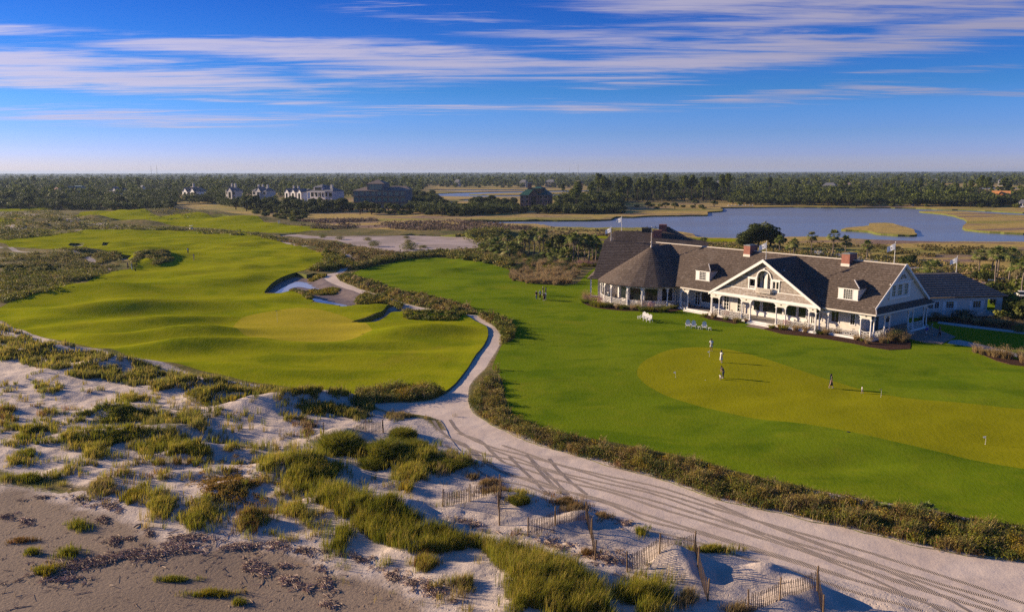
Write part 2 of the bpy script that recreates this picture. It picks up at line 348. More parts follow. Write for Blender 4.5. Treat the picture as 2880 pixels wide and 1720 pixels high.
# ------------------------------------------------------------------ materials
class NT:
    def __init__(s, name):
        s.m = bpy.data.materials.new(name); s.m.use_nodes = True; s.t = s.m.node_tree; s.t.nodes.clear()
        s.out = s.n('ShaderNodeOutputMaterial')
    def n(s, ty, **kw):
        nd = s.t.nodes.new(ty)
        for k, v in kw.items(): setattr(nd, k, v)
        return nd
    def l(s, a, b): s.t.links.new(a, b)
    def inp(s, nd, **kw):
        for k, v in kw.items():
            k = k.replace('_', ' ')
            if hasattr(v, 'is_output') or isinstance(v, bpy.types.NodeSocket): s.l(v, nd.inputs[k])
            else: nd.inputs[k].default_value = v
        return nd
    def noise(s, scale, detail=3, rough=.55, vec=None, dist=0.0):
        nd = s.n('ShaderNodeTexNoise'); nd.inputs['Scale'].default_value = scale; nd.inputs['Detail'].default_value = detail
        nd.inputs['Roughness'].default_value = rough; nd.inputs['Distortion'].default_value = dist
        if vec is not None: s.l(vec, nd.inputs['Vector'])
        return nd.outputs['Fac']
    def ramp(s, fac, stops):
        r_ = s.n('ShaderNodeValToRGB'); e = r_.color_ramp.elements
        while len(e) < len(stops): e.new(.5)
        for i, (p, c) in enumerate(stops):
            e[i].position = p; e[i].color = (*c, 1) if len(c) == 3 else c
        s.l(fac, r_.inputs['Fac']); return r_.outputs['Color']
    def step(s, fac, a, b):
        m = s.n('ShaderNodeMapRange'); m.interpolation_type = 'SMOOTHSTEP'
        m.inputs['From Min'].default_value = a; m.inputs['From Max'].default_value = b
        s.l(fac, m.inputs['Value']); return m.outputs['Result']
    def mix(s, f, a, b, bt='MIX'):
        m = s.n('ShaderNodeMix'); m.data_type = 'RGBA'; m.blend_type = bt
        for sk, v in ((m.inputs[0], f), (m.inputs[6], a), (m.inputs[7], b)):
            if isinstance(v, bpy.types.NodeSocket): s.l(v, sk)
            elif isinstance(v, (int, float)): sk.default_value = v if sk == m.inputs[0] else (v, v, v, 1)
            else: sk.default_value = (*v, 1)
        return m.outputs[2]
    def math(s, op, a, b=0.0):
        m = s.n('ShaderNodeMath', operation=op)
        for sk, v in ((m.inputs[0], a), (m.inputs[1], b)):
            if isinstance(v, bpy.types.NodeSocket): s.l(v, sk)
            else: sk.default_value = v
        return m.outputs[0]
    def pos(s): return s.n('ShaderNodeNewGeometry').outputs['Position']
    def obj(s): return s.n('ShaderNodeTexCoord').outputs['Object']
    def uv(s): return s.n('ShaderNodeTexCoord').outputs['UV']
    def scaled(s, vec, sc):
        m = s.n('ShaderNodeMapping'); s.l(vec, m.inputs['Vector']); m.inputs['Scale'].default_value = sc; return m.outputs[0]
    def bump(s, h, strength=.4, dist=.05, normal=None):
        b = s.n('ShaderNodeBump'); b.inputs['Strength'].default_value = strength; b.inputs['Distance'].default_value = dist
        s.l(h, b.inputs['Height'])
        if normal is not None: s.l(normal, b.inputs['Normal'])
        return b.outputs[0]
    def pbr(s, col, rough=.8, spec=.3, normal=None, metal=0.0, sheen=0.0):
        p = s.n('ShaderNodeBsdfPrincipled')
        if isinstance(col, bpy.types.NodeSocket): s.l(col, p.inputs['Base Color'])
        else: p.inputs['Base Color'].default_value = (*col, 1)
        if isinstance(rough, bpy.types.NodeSocket): s.l(rough, p.inputs['Roughness'])
        else: p.inputs['Roughness'].default_value = rough
        p.inputs['Specular IOR Level'].default_value = spec; p.inputs['Metallic'].default_value = metal
        if normal is not None: s.l(normal, p.inputs['Normal'])
        return p.outputs[0]
    def done(s, sh): s.l(sh, s.out.inputs['Surface']); return s.m

M = {}
def simple(name, c1, c2=None, sc=6, rough=.7, spec=.3, bs=.15, bd=.01, metal=0.0):
    t = NT(name); v = t.obj(); f = t.noise(sc, 4, vec=v)
    c2 = c2 or tuple(x * .8 for x in c1)
    M[name] = t.done(t.pbr(t.mix(t.step(f, .3, .7), c1, c2), rough, spec, t.bump(f, bs, bd), metal)); return M[name]

def turf(name, c1, c2, c3, dark, worn):
    t = NT(name); p = t.pos()
    f1 = t.noise(.055, 4, vec=p); f2 = t.noise(.5, 4, vec=p); f3 = t.noise(3.5, 4, .7, vec=t.scaled(p, (1, .45, 1))); f4 = t.noise(22, 2, vec=p)
    c = t.mix(t.step(f1, .35, .65), c1, c2)
    c = t.mix(t.math('MULTIPLY', t.step(f2, .45, .8), .55), c, c3)
    f5 = t.noise(.16, 5, .6, vec=t.scaled(p, (.6, 1, 1)), dist=.5); c = t.mix(t.math('MULTIPLY', t.step(f5, .45, .66), .7), c, dark)
    f6 = t.noise(.09, 4, .6, vec=p, dist=1.0); c = t.mix(t.math('MULTIPLY', t.step(f6, .58, .70), .35), c, worn)
    c = t.mix(t.math('MULTIPLY', t.step(f3, .45, .75), .35), c, dark)
    c = t.mix(t.math('MULTIPLY', t.step(f4, .4, .7), .25), c, dark)
    h = t.math('ADD', t.math('MULTIPLY', f4, .5), t.math('ADD', t.math('MULTIPLY', f3, 1.6), t.math('MULTIPLY', f2, 2.0)))
    M[name] = t.done(t.pbr(c, .9, .0, t.bump(h, .35, .06)))
turf('lawn_turf', (.150, .208, .008), (.180, .228, .010), (.235, .245, .016), (.080, .140, .006), (.245, .22, .02))
turf('fairway_turf', (.265, .28, .008), (.31, .30, .010), (.36, .315, .022), (.155, .195, .006), (.32, .24, .025))
turf('green_turf', (.275, .258, .008), (.255, .246, .008), (.30, .275, .014), (.235, .232, .008), (.28, .25, .012))
turf('green_turf_pale', (.42, .33, .03), (.39, .32, .025), (.44, .34, .04), (.34, .29, .02), (.40, .30, .04))

def ground_mat():
    t = NT('ground'); p = t.pos(); at_ = t.n('ShaderNodeAttribute', attribute_name='Zone')
    sep = t.n('ShaderNodeSeparateColor'); t.l(at_.outputs['Color'], sep.inputs[0])
    sand, marsh, beach = sep.outputs[0], sep.outputs[1], sep.outputs[2]
    n1 = t.noise(.08, 5, vec=p); n2 = t.noise(.6, 5, .6, vec=p); n3 = t.noise(4, 5, .65, vec=p); n4 = t.noise(14, 4, .7, vec=p)
    # rough
    lit = (.30, .22, .13)
    rough = t.mix(t.step(n2, .35, .65), (.13, .12, .025), (.24, .165, .065))
    rough = t.mix(t.step(n1, .45, .65), rough, (.11, .11, .022))
    rough = t.mix(t.math('MULTIPLY', t.step(n3, .5, .7), .7), rough, (.04, .042, .012))
    # marsh
    sp = t.scaled(p, (.35, 1, 1)); m1 = t.noise(.05, 5, .6, vec=sp, dist=.4); m2 = t.noise(.35, 5, .65, vec=sp)
    ma = t.mix(t.step(m2, .35, .7), (.48, .33, .09), (.36, .255, .07))
    ma = t.mix(t.step(m1, .50, .60), ma, (.24, .155, .11))
    ma = t.mix(t.step(t.noise(.022, 4, vec=sp), .5, .62), ma, (.28, .24, .05))
    ma = t.mix(t.math('MULTIPLY', t.step(t.noise(.16, 4, .7, vec=t.scaled(p, (.22, 1, 1))), .62, .68), .8), ma, (.09, .08, .025))
    c = t.mix(t.step(t.math('ADD', marsh, t.math('MULTIPLY', t.math('SUBTRACT', n2, .5), .6)), .4, .6), rough, ma)
    # sand
    sa = t.mix(t.step(n2, .3, .7), (.62, .505, .425), (.53, .43, .36))
    sa = t.mix(t.math('MULTIPLY', t.step(n3, .55, .75), .35), sa, (.35, .28, .23))
    c = t.mix(t.step(t.math('ADD', sand, t.math('MULTIPLY', t.math('SUBTRACT', n3, .5), .5)), .38, .62), c, sa)
    be = t.mix(t.step(n1, .4, .65), (.285, .21, .152), (.235, .172, .125))
    be = t.mix(t.math('MULTIPLY', t.step(n3, .5, .72), .3), be, (.17, .13, .10))
    c = t.mix(t.step(t.math('ADD', beach, t.math('MULTIPLY', t.math('SUBTRACT', n2, .5), .7)), .3, .7), c, be)
    vo = t.n('ShaderNodeTexVoronoi'); vo.inputs['Scale'].default_value = 3.6; t.l(p, vo.inputs['Vector'])
    foot = t.step(vo.outputs['Distance'], .0, .28)
    footm = t.math('MULTIPLY', t.step(t.noise(.25, 2, vec=p), .42, .6), t.math('SUBTRACT', 1.0, t.math('MULTIPLY', beach, .9)))
    h = t.math('ADD', t.math('MULTIPLY', n3, .55), t.math('ADD', t.math('MULTIPLY', n4, .12), t.math('MULTIPLY', t.math('MULTIPLY', foot, footm), .5)))
    M['ground'] = t.done(t.pbr(c, .95, .1, t.bump(h, .75, .16)))
ground_mat()

def path_mat():
    t = NT('path_sand'); p = t.pos()
    n1 = t.noise(.25, 5, vec=p); n2 = t.noise(2.2, 5, .65, vec=t.scaled(p, (1, 1, 1))); n3 = t.noise(9, 4, .7, vec=p)
    # drag marks running down the track
    rot = t.n('ShaderNodeMapping'); t.l(p, rot.inputs['Vector']); rot.inputs['Rotation'].default_value = (0, 0, R(42)); rot.inputs['Scale'].default_value = (.10, .9, 1)
    st = t.noise(1.0, 5, .65, vec=rot.outputs[0])
    c = t.mix(t.step(n1, .35, .65), (.70, .56, .46), (.61, .48, .395))
    c = t.mix(t.math('MULTIPLY', t.step(st, .5, .75), .3), c, (.33, .265, .225))
    c = t.mix(t.math('MULTIPLY', t.step(n3, .55, .75), .3), c, (.3, .235, .2))
    h = t.math('ADD', t.math('MULTIPLY', n2, .5), t.math('ADD', t.math('MULTIPLY', n3, .35), t.math('MULTIPLY', st, .4)))
    M['path_sand'] = t.done(t.pbr(c, .95, .1, t.bump(h, .6, .08)))
path_mat()
def track_mat():
    t = NT('track'); u = t.uv()
    w = t.n('ShaderNodeTexWave', wave_type='BANDS', bands_direction='X'); w.inputs['Scale'].default_value = 3.4; w.inputs['Distortion'].default_value = 1.6; w.inputs['Detail'].default_value = 2
    t.l(t.scaled(u, (1, 1, 1)), w.inputs['Vector'])
    n = t.noise(1.5, 4, vec=u)
    c = t.mix(t.step(w.outputs['Fac'], .3, .8), (.25, .20, .165), (.40, .325, .275)); c = t.mix(t.math('MULTIPLY', t.step(n, .35, .6), .45), c, (.44, .355, .305)); c = t.mix(t.math('MULTIPLY', t.step(t.noise(.25, 3, vec=u), .52, .64), .8), c, (.42, .34, .29))
    M['track'] = t.done(t.pbr(c, .95, .1, t.bump(w.outputs['Fac'], .9, .06)))
track_mat()
def pale_sand():
    for nm, a, b, d in (('waste_sand', (.47, .37, .33), (.32, .25, .21), (.40, .31, .27)), ('bunker_sand', (.44, .36, .31), (.36, .29, .25), (.3, .24, .2)), ('mud', (.20, .145, .115), (.15, .11, .09), (.26, .2, .16)), ('track_sand', (.46, .38, .33), (.38, .3, .25), (.3, .24, .2))):
        t = NT(nm); p = t.pos(); n1 = t.noise(.12 if nm == 'waste_sand' else .5, 5, .6, vec=t.scaled(p, (.5, 1, 1)), dist=.6); n2 = t.noise(1.4, 5, .6, vec=p); n3 = t.noise(6, 3, vec=p)
        c = t.mix(t.step(n1, .42, .58), a, b); c = t.mix(t.math('MULTIPLY', t.step(n2, .5, .7), .5), c, d)
        r_ = .9 if nm != 'mud' else t.step(n1, .3, .55)
        M[nm] = t.done(t.pbr(c, r_ if nm != 'mud' else .55, .2, t.bump(t.math('ADD', n2, t.math('MULTIPLY', n3, .3)), .5, .1)))
pale_sand()
def turf_face():
    t = NT('turf_face'); p = t.pos(); n = t.noise(2.5, 4, vec=p)
    M['turf_face'] = t.done(t.pbr(t.mix(t.step(n, .4, .65), (.10, .13, .02), (.17, .15, .05)), .95, .05, t.bump(n, .6, .1)))
turf_face()
def water(name, col, sc, rough=.06, bs=.25):
    t = NT(name); p = t.pos(); n = t.noise(sc, 4, .6, vec=t.scaled(p, (.35, 1, 1))); n2 = t.noise(.012, 4, .6, vec=t.scaled(p, (.25, 1, 1)))
    rr = t.n('ShaderNodeMapRange'); rr.inputs['To Min'].default_value = rough; rr.inputs['To Max'].default_value = rough + .16; t.l(t.step(n2, .42, .62), rr.inputs['Value'])
    M[name] = t.done(t.pbr(col, rr.outputs[0], .5, t.bump(n, bs, .12)))
water('lake_water', (.20, .22, .26), .8, .25, 1.0)
water('puddle_water', (.28, .28, .31), 1.5, .06, .08)

def foliage(name, trans=.25, rough=.65, tint=(1, 1, 1)):
    t = NT(name); a = t.n('ShaderNodeAttribute', attribute_name='Col'); c = t.mix(1.0, a.outputs['Color'], tint, 'MULTIPLY')
    d = t.pbr(c, rough, .15); tr = t.n('ShaderNodeBsdfTranslucent'); t.l(c, tr.inputs['Color'])
    mx = t.n('ShaderNodeMixShader'); mx.inputs[0].default_value = trans; t.l(d, mx.inputs[1]); t.l(tr.outputs[0], mx.inputs[2])
    M[name] = t.done(mx.outputs[0])
foliage('leaves', .3); foliage('grass_blades', .42, .75)

def shakes(name, a, b, d, course=.42):
    t = NT(name); u = t.uv()
    br = t.n('ShaderNodeTexBrick'); br.offset = .37; br.inputs['Scale'].default_value = 1; br.inputs['Brick Width'].default_value = .22; br.inputs['Row Height'].default_value = course / 2
    br.inputs['Mortar Size'].default_value = .012; br.inputs['Color1'].default_value = (*a, 1); br.inputs['Color2'].default_value = (*b, 1); br.inputs['Mortar'].default_value = (.03, .022, .018, 1); br.inputs['Bias'].default_value = -.1
    t.l(u, br.inputs['Vector'])
    n = t.noise(1.3, 5, .7, vec=u); n2 = t.noise(.25, 3, vec=u); n3 = t.noise(3.0, 5, .85, vec=t.scaled(u, (.7, 1.8, 1)))
    c = t.mix(t.math('MULTIPLY', t.step(n, .45, .7), .6), br.outputs['Color'], d)
    c = t.mix(t.math('MULTIPLY', t.step(n2, .4, .65), .55), c, tuple(x * .55 for x in a)); c = t.mix(t.math('MULTIPLY', t.step(t.noise(.6, 4, .7, vec=t.scaled(u, (.4, 1, 1))), .5, .7), .5), c, (.2, .165, .14))
    c = t.mix(t.math('MULTIPLY', t.step(n3, .55, .62), .75), c, tuple(min(.8, x * 2.6 + .05) for x in a)); c = t.mix(t.math('MULTIPLY', t.step(t.noise(2.0, 5, .85, vec=t.scaled(u, (.5, 2.2, 1))), .5, .6), .7), c, tuple(x * .4 for x in a))
    h = t.math('ADD', br.outputs['Fac'], t.math('MULTIPLY', n3, -1.2))
    M[name] = t.done(t.pbr(c, .9, .15, t.bump(h, -.6, .05)))
shakes('roof_shakes', (.155, .115, .09), (.10, .074, .06), (.21, .168, .138)); shakes('roof_shakes_grey', (.24, .20, .17), (.17, .14, .12), (.30, .25, .21))
shakes('wall_shingles', (.44, .36, .30), (.36, .295, .25), (.5, .42, .35), .3)
def brick():
    t = NT('brick'); u = t.uv(); br = t.n('ShaderNodeTexBrick'); br.inputs['Scale'].default_value = 1; br.inputs['Brick Width'].default_value = .22; br.inputs['Row Height'].default_value = .075; br.inputs['Mortar Size'].default_value = .008
    br.inputs['Color1'].default_value = (.32, .085, .05, 1); br.inputs['Color2'].default_value = (.24, .065, .04, 1); br.inputs['Mortar'].default_value = (.4, .3, .25, 1); t.l(u, br.inputs['Vector'])
    n = t.noise(2, 4, vec=u)
    M['brick'] = t.done(t.pbr(t.mix(t.math('MULTIPLY', t.step(n, .4, .7), .4), br.outputs['Color'], (.17, .05, .035)), .85, .2, t.bump(br.outputs['Fac'], -.4, .01)))
brick()
def paving():
    t = NT('brick_paving'); u = t.pos(); br = t.n('ShaderNodeTexBrick'); br.inputs['Scale'].default_value = 1; br.inputs['Brick Width'].default_value = .3; br.inputs['Row Height'].default_value = .15; br.inputs['Mortar Size'].default_value = .01
    br.inputs['Color1'].default_value = (.30, .21, .17, 1); br.inputs['Color2'].default_value = (.24, .16, .135, 1); br.inputs['Mortar'].default_value = (.3, .25, .22, 1); t.l(u, br.inputs['Vector'])
    n = t.noise(.8, 4, vec=u)
    M['brick_paving'] = t.done(t.pbr(t.mix(t.math('MULTIPLY', t.step(n, .4, .7), .5), br.outputs['Color'], (.33, .25, .21)), .85, .2, t.bump(br.outputs['Fac'], -.3, .01)))
paving()
def siding():
    t = NT('siding'); u = t.uv(); w = t.n('ShaderNodeTexWave', wave_type='BANDS', bands_direction='Y', wave_profile='SAW'); w.inputs['Scale'].default_value = 1.6; w.inputs['Distortion'].default_value = 0
    t.l(u, w.inputs['Vector']); n = t.noise(1.5, 4, vec=u)
    M['siding'] = t.done(t.pbr(t.mix(t.step(n, .3, .7), (.66, .60, .53), (.59, .535, .475)), .6, .3, t.bump(w.outputs['Fac'], -.5, .02)))
siding()
def glass(name, c, r_=.05):
    t = NT(name); n = t.noise(.9, 2, vec=t.obj()); M[name] = t.done(t.pbr(t.mix(n, c, tuple(x * 1.6 for x in c)), r_, .7, t.bump(n, .05, .02)))
glass('window_glass', (.012, .016, .016)); glass('window_glass_blue', (.05, .09, .10), .15)
simple('white_paint', (.80, .755, .71), (.72, .68, .64), 3, .5)
simple('cream_paint', (.70, .62, .53), (.66, .585, .50), 3, .55)
simple('deck_boards', (.33, .29, .26), (.27, .235, .21), 5, .75)
simple('grey_metal', (.18, .2, .2), None, 8, .45, .5, metal=.6)
simple('dark_metal', (.035, .035, .03), None, 8, .5, .4)
simple('black_iron', (.02, .02, .018), None, 8, .5, .4)
simple('terracotta', (.48, .19, .11), None, 8, .8)
simple('hydrant_yellow', (.75, .45, .03), None, 8, .45)
t = NT('flag_white'); d_ = t.pbr((.88, .86, .85), .8); tr_ = t.n('ShaderNodeBsdfTranslucent'); tr_.inputs['Color'].default_value = (.88, .86, .85, 1); mx_ = t.n('ShaderNodeMixShader'); mx_.inputs[0].default_value = .5; t.l(d_, mx_.inputs[1]); t.l(tr_.outputs[0], mx_.inputs[2]); M['flag_white'] = t.done(mx_.outputs[0])
simple('flag_emblem', (.06, .08, .2), None, 3, .8)
simple('flag_yellow', (.85, .75, .12), None, 3, .8)
simple('pole_white', (.8, .76, .72), None, 3, .45)
simple('driftwood', (.20, .14, .115), (.10, .07, .058), 3, .9)
simple('straw', (.36, .27, .22), (.17, .12, .10), 3, .9)
simple('fence_slat', (.095, .062, .042), (.055, .037, .026), 6, .9, .1)
simple('fence_post', (.25, .165, .09), (.16, .10, .06), 5, .85, .1)
simple('bark', (.075, .055, .045), (.045, .034, .028), 3, .95, .1, .6, .05)
simple('palm_bark', (.25, .2, .16), (.13, .1, .085), 3, .95, .1, .6, .05)
simple('mulch', (.085, .042, .028), (.05, .027, .02), 4, .95, .05, .9, .08)
simple('concrete', (.42, .40, .385), (.36, .34, .33), 2, .85)
simple('rubber', (.02, .02, .02), None, 8, .7)
simple('skin', (.42, .235, .165), None, 8, .55); simple('skin_dark', (.20, .10, .065), None, 8, .55)
simple('hair_dark', (.012, .009, .008), None, 20, .5); simple('hair_brown', (.06, .035, .02), None, 20, .5); simple('hair_grey', (.35, .33, .31), None, 20, .6)
for nm, c in dict(cloth_white=(.75,.74,.73), cloth_black=(.015,.015,.018), cloth_green=(.01,.045,.035), cloth_blue=(.03,.07,.42), cloth_teal=(.12,.42,.36), cloth_sky=(.25,.38,.5), cloth_khaki=(.42,.36,.28), cloth_jeans=(.05,.09,.16), cloth_grey=(.25,.25,.26), cloth_navy=(.02,.028,.06), cloth_red=(.35,.04,.04), cloth_purple=(.06,.03,.10), shoe_white=(.8,.78,.76), cap_white=(.8,.78,.75), cloth_darkgrey=(.045,.05,.052)).items():
    simple(nm, c, None, 12, .85, .1, .2, .01)
# where grass grows on the dunes (photo pixels): centre, radii, count, height, palettes, threshold
PATCHES = [((110,1095),(140,30),260,.7,'SEA_OATS',0),((50,1165),(95,24),300,.7,'RUST+SEA_OATS',-.1),((90,1215),(110,26),420,.75,'SEA_OATS+GREEN_G',-.2),((370,1128),(65,22),180,.7,'SEA_OATS',-.2),
    ((330,1180),(135,22),520,.5,'GREEN_G+DARKG',-.4),((520,1190),(120,34),620,.85,'SEA_OATS+OLIVE',-.3),((340,1228),(130,22),420,.6,'GREEN_G',-.25),((500,1268),(190,34),900,.8,'GREEN_G+SEA_OATS',-.15),((450,1315),(100,26),300,.75,'RUST+SEA_OATS',0),
    ((260,1275),(52,34),260,.85,'SEA_OATS',-.2),((200,1245),(30,22),110,.8,'SEA_OATS',-.1),((80,1275),(22,10),60,.5,'GREEN_G',-.3),((30,1240),(40,20),90,.6,'SEA_OATS',-.1),((80,1348),(36,12),120,.6,'GREEN_G',-.5),((50,1300),(60,12),90,.5,'SEA_OATS',-.1),((170,1345),(48,20),140,.6,'SEA_OATS',-.1),
    ((285,1370),(50,22),200,.65,'TAN+SEA_OATS',-.2),((375,1392),(28,16),120,.55,'GOLD+GREEN_G',-.5),((455,1428),(48,26),300,.8,'SEA_OATS',-.5),((545,1468),(30,18),150,.7,'GREEN_G+SEA_OATS',-.5),((575,1445),(34,24),210,.8,'SEA_OATS',-.5),((708,1470),(36,26),240,.75,'SEA_OATS+RUST',-.5),
    ((560,1180),(30,60),120,.7,'OLIVE',0),((870,1345),(115,52),1000,1.0,'GREEN_G+SEA_OATS',-.35),((760,1300),(80,26),300,.8,'SEA_OATS',-.1),((770,1345),(60,26),240,.7,'SEA_OATS',-.1),((950,1520),(34,30),220,.8,'GREEN_G',-.5),((850,1495),(52,24),200,.6,'SEA_OATS',-.1),((830,1440),(40,20),160,.8,'SEA_OATS',-.3),
    ((860,1165),(42,14),130,.6,'SEA_OATS',-.3),((860,1205),(24,18),110,.6,'TAN+RUST',-.4),((800,1240),(40,10),50,.4,'TAN',0),((995,1165),(30,12),100,.6,'OLIVE',-.3),((1120,1170),(80,10),160,.45,'TAN+OLIVE',-.2),((1145,1375),(32,22),70,.7,'GOLD+SEA_OATS',-.1),((1060,1340),(30,8),30,.4,'GREEN_G',0),
    ((1160,1330),(60,20),300,.8,'SEA_OATS',-.4),((1250,1310),(60,20),320,.7,'SEA_OATS+TAN',-.3),((1180,1290),(80,24),420,.9,'SEA_OATS+GREEN_G',-.4),((1300,1305),(30,14),110,.6,'TAN+SEA_OATS',-.3),((1375,1360),(40,12),130,.4,'TAN+RUST',-.2),((1330,1345),(20,8),40,.4,'TAN',-.3),
    ((1462,1402),(28,12),160,.45,'SEA_OATS',-.4),((1580,1410),(50,14),120,.4,'TAN+RUST',-.2),((1390,1385),(36,10),130,.5,'TAN+RUST',-.4),((1620,1430),(30,9),110,.45,'TAN+RUST',-.4),((2005,1548),(44,7),160,.45,'GREEN_G+SEA_OATS',-.5),((1802,1500),(10,8),40,.5,'GREEN_G',-.6),((1690,1450),(30,10),90,.35,'RUST+TAN',-.3),
    ((1200,1590),(60,34),240,.7,'SEA_OATS+RUST',-.1),((1310,1640),(80,44),340,.7,'SEA_OATS+TAN',0),((1490,1680),(50,40),460,1.0,'GREEN_G+SEA_OATS',-.5),((1330,1530),(24,16),110,.8,'SEA_OATS',-.4),((1800,1690),(84,34),700,1.0,'GREEN_G+SEA_OATS',-.5),((1720,1600),(14,12),20,.6,'GREEN_G',-.2),((1935,1690),(20,22),50,.9,'TAN',-.2),
    ((124,1612),(34,10),130,.5,'GREEN_G+GOLD',-.6),((193,1557),(30,8),60,.5,'GREEN_G',-.5),((92,1556),(20,5),40,.4,'GREEN_G',-.5),((487,1630),(36,4),90,.3,'GREEN_G',-.9),((595,1670),(44,6),130,.35,'GREEN_G+GOLD',-.9),((672,1696),(14,5),30,.4,'GREEN_G',-.6),((60,1520),(20,6),50,.3,'RUST',-.5),((222,1480),(20,10),60,.5,'GREEN_G',-.4),
    ((1650,1560),(50,8),60,.4,'RUST',0),((1420,1500),(60,8),70,.35,'GREEN_G+RUST',0),((2080,1720),(60,14),60,.6,'TAN',0),((1090,1600),(50,18),120,.6,'SEA_OATS',0),((650,1260),(30,16),60,.6,'SEA_OATS',0)]
GRASS_BAND = [(-20,905),(40,930),(100,958),(190,980),(300,1003),(370,1022),(450,1042),(560,1064),(680,1082),(790,1098),(900,1118),(985,1128),(1050,1140),(1040,1165),(1000,1180),(960,1172),(900,1160),(860,1150),(800,1140),(730,1118),(690,1112),(640,1120),(570,1125),(520,1108),(400,1095),(340,1078),(240,1065),(130,1040),(60,1022),(-20,1010)]
GRASS_TONGUE = [(900,1385),(960,1385),(1020,1402),(1100,1442),(1200,1482),(1290,1515),(1310,1545),(1210,1560),(1130,1545),(1050,1522),(1000,1482),(930,1440),(890,1410)]
# ------------------------------------------------------------------ one triangulation of the whole land, split by surface
def build_land():
    pts = []; edges = []; 
    def ring(P, closed=True):
        P = np.asarray(P); out = []
        n = len(P)
        for i in range(n if closed else n - 1):
            a = P[i]; b = P[(i + 1) % n]; d = np.hypot(*(b - a)); dist = max(20, np.hypot(*a))
            step = max(.35, dist * .006)
            k = max(1, int(d / step))
            for j in range(k): out.append(a + (b - a) * j / k)
        return out
    def wob(P, amp):
        P = np.array(P); s = np.clip(np.hypot(P[:, 0], P[:, 1]) / 130, .5, 4)
        P[:, 0] += amp * s * noise(P[:, 0] / (1.7 * s) + 3, P[:, 1] / (1.7 * s)); P[:, 1] += amp * s * noise(P[:, 0] / (1.7 * s) - 7, P[:, 1] / (1.7 * s) + 5); return P
    rings = {}
    for k, P in ZONE.items():
        rr = np.array(ring(P)); a = .05
        if k == 'sand_path': a = .22
        if k in ('lake', 'lake_island', 'creek', 'sandy_waste'): a = .6
        rings[k] = [wob(rr, a)]
    for k, L in BUFS.items():
        rings[k] = [wob(ring(buf(P, w)), .1) for P, w in L]
    for k, L in rings.items():
        for rr in L:
            i0 = len(pts); pts += [tuple(p) for p in rr]; n = len(rr)
            edges += [(i0 + j, i0 + (j + 1) % n) for j in range(n)]
    # interior samples: even in the eye of a viewer standing at the drone, coarser away from it
    Q = []
    def grid(x0, x1, y0, y1, sx, sy):
        xx, yy = np.meshgrid(np.arange(x0, x1, sx), np.arange(y0, y1, sy)); xx = xx + rng.uniform(-.35, .35, xx.shape) * sx; yy = yy + rng.uniform(-.35, .35, yy.shape) * sy
        Q.append(G(xx.ravel(), yy.ravel()))
    grid(-250, 1700, 1130, 1850, 7, 6.5); grid(1700, 3150, 1130, 1850, 13, 11); grid(-250, 3150, 860, 1130, 9, 5.5); grid(-250, 3150, 700, 860, 9, 4); grid(-250, 3150, 580, 700, 13, 2.6)
    grid(-300, 3200, 500, 580, 40, 4)
    ang = np.linspace(0, 2 * math.pi, 40, endpoint=False)
    for r_ in (12, 24, 40, 60, 90, 140, 220, 400, 800, 1600, 3200, 7000, 15000, 30000):
        P = np.stack([r_ * np.cos(ang), r_ * np.sin(ang)], -1); pp = proj(np.column_stack([P, np.zeros(len(P))]))
        vis = (P[:, 1] > 0) & (pp[:, 0] > -260) & (pp[:, 0] < 3160) & (pp[:, 1] > 500) & (pp[:, 1] < 1860)
        Q.append(P[~vis])
    Q = np.concatenate(Q)
    pts += [tuple(p) for p in Q]
    V = [Vector(p) for p in pts]
    ov, oe, of, _, _, _ = geometry.delaunay_2d_cdt(V, edges, [], 0, 1e-4)
    XY = np.array([(v.x, v.y) for v in ov]); T = np.array([f for f in of if len(f) == 3], int)
    C = XY[T].mean(1)
    zone = np.zeros(len(T), int); names = ['ground']
    order = ['lawn', 'fairway', 'fairway_far', 'fairway_left', 'fairway_left2', 'fairway_mid', 'fairway_hill', 'fairway_hill2', 'fairway_lake', 'fairway_strip', 'putting_green', 'putting_green_left', 'sandy_waste', 'mud_bunker', 'sand_bunker', 'bunker_small', 'bunker_small2', 'bunker_small3', 'bunker_small4', 'sand_track', 'sand_path',
             'lake', 'creek', 'creek_far', 'creek_pool', 'creek_right', 'creek_bend', 'marsh_pool', 'lake_island']
    for k in order:
        names.append(k); idx = len(names) - 1
        for rr in rings[k]:
            lo = rr.min(0); hi = rr.max(0); c = np.where((C[:, 0] >= lo[0]) & (C[:, 0] <= hi[0]) & (C[:, 1] >= lo[1]) & (C[:, 1] <= hi[1]))[0]
            ins = inpoly(rr, C[c, 0], C[c, 1]); zone[c[ins]] = idx
    zone[zone == names.index('lake_island')] = 0
    H = height(XY[:, 0], XY[:, 1])
    pathd = edist(ZONE['sand_path'], XY[:, 0], XY[:, 1])
    watr = [names.index(w) for w in WATER]
    def zz(zi):
        nm = names[zi]
        if zi in watr: return np.full(len(XY), -.75)
        if nm == 'mud_bunker': return H - .95 * smooth(0, 3.5, pathd) + .05 * noise(XY[:, 0] / 3, XY[:, 1] / 3) * smooth(1, 4, pathd)
        if nm == 'sand_bunker': return H - .95 * smooth(0, 5, pathd)
        if nm.startswith('bunker_small'): return H - .9
        if nm == 'fairway' or nm == 'putting_green_left': return H + .05 + .10 * smooth(2.5, 0, pathd)
        if nm in ('lawn', 'putting_green'): return H + .05
        if nm.startswith('fairway'): return H + .05
        if nm == 'sand_path': return H - .05 + .03 * noise(XY[:, 0] / .9, XY[:, 1] / .9)
        if nm == 'sandy_waste': return H * .3 - .15
        return H
    Zs = [zz(i) for i in range(len(names))]
    # keep the open marsh above the water and level at the shore
    # skirts
    Ed = {}
    A = np.concatenate([T[:, [0, 1]], T[:, [1, 2]], T[:, [2, 0]]]); ti = np.tile(np.arange(len(T)), 3)
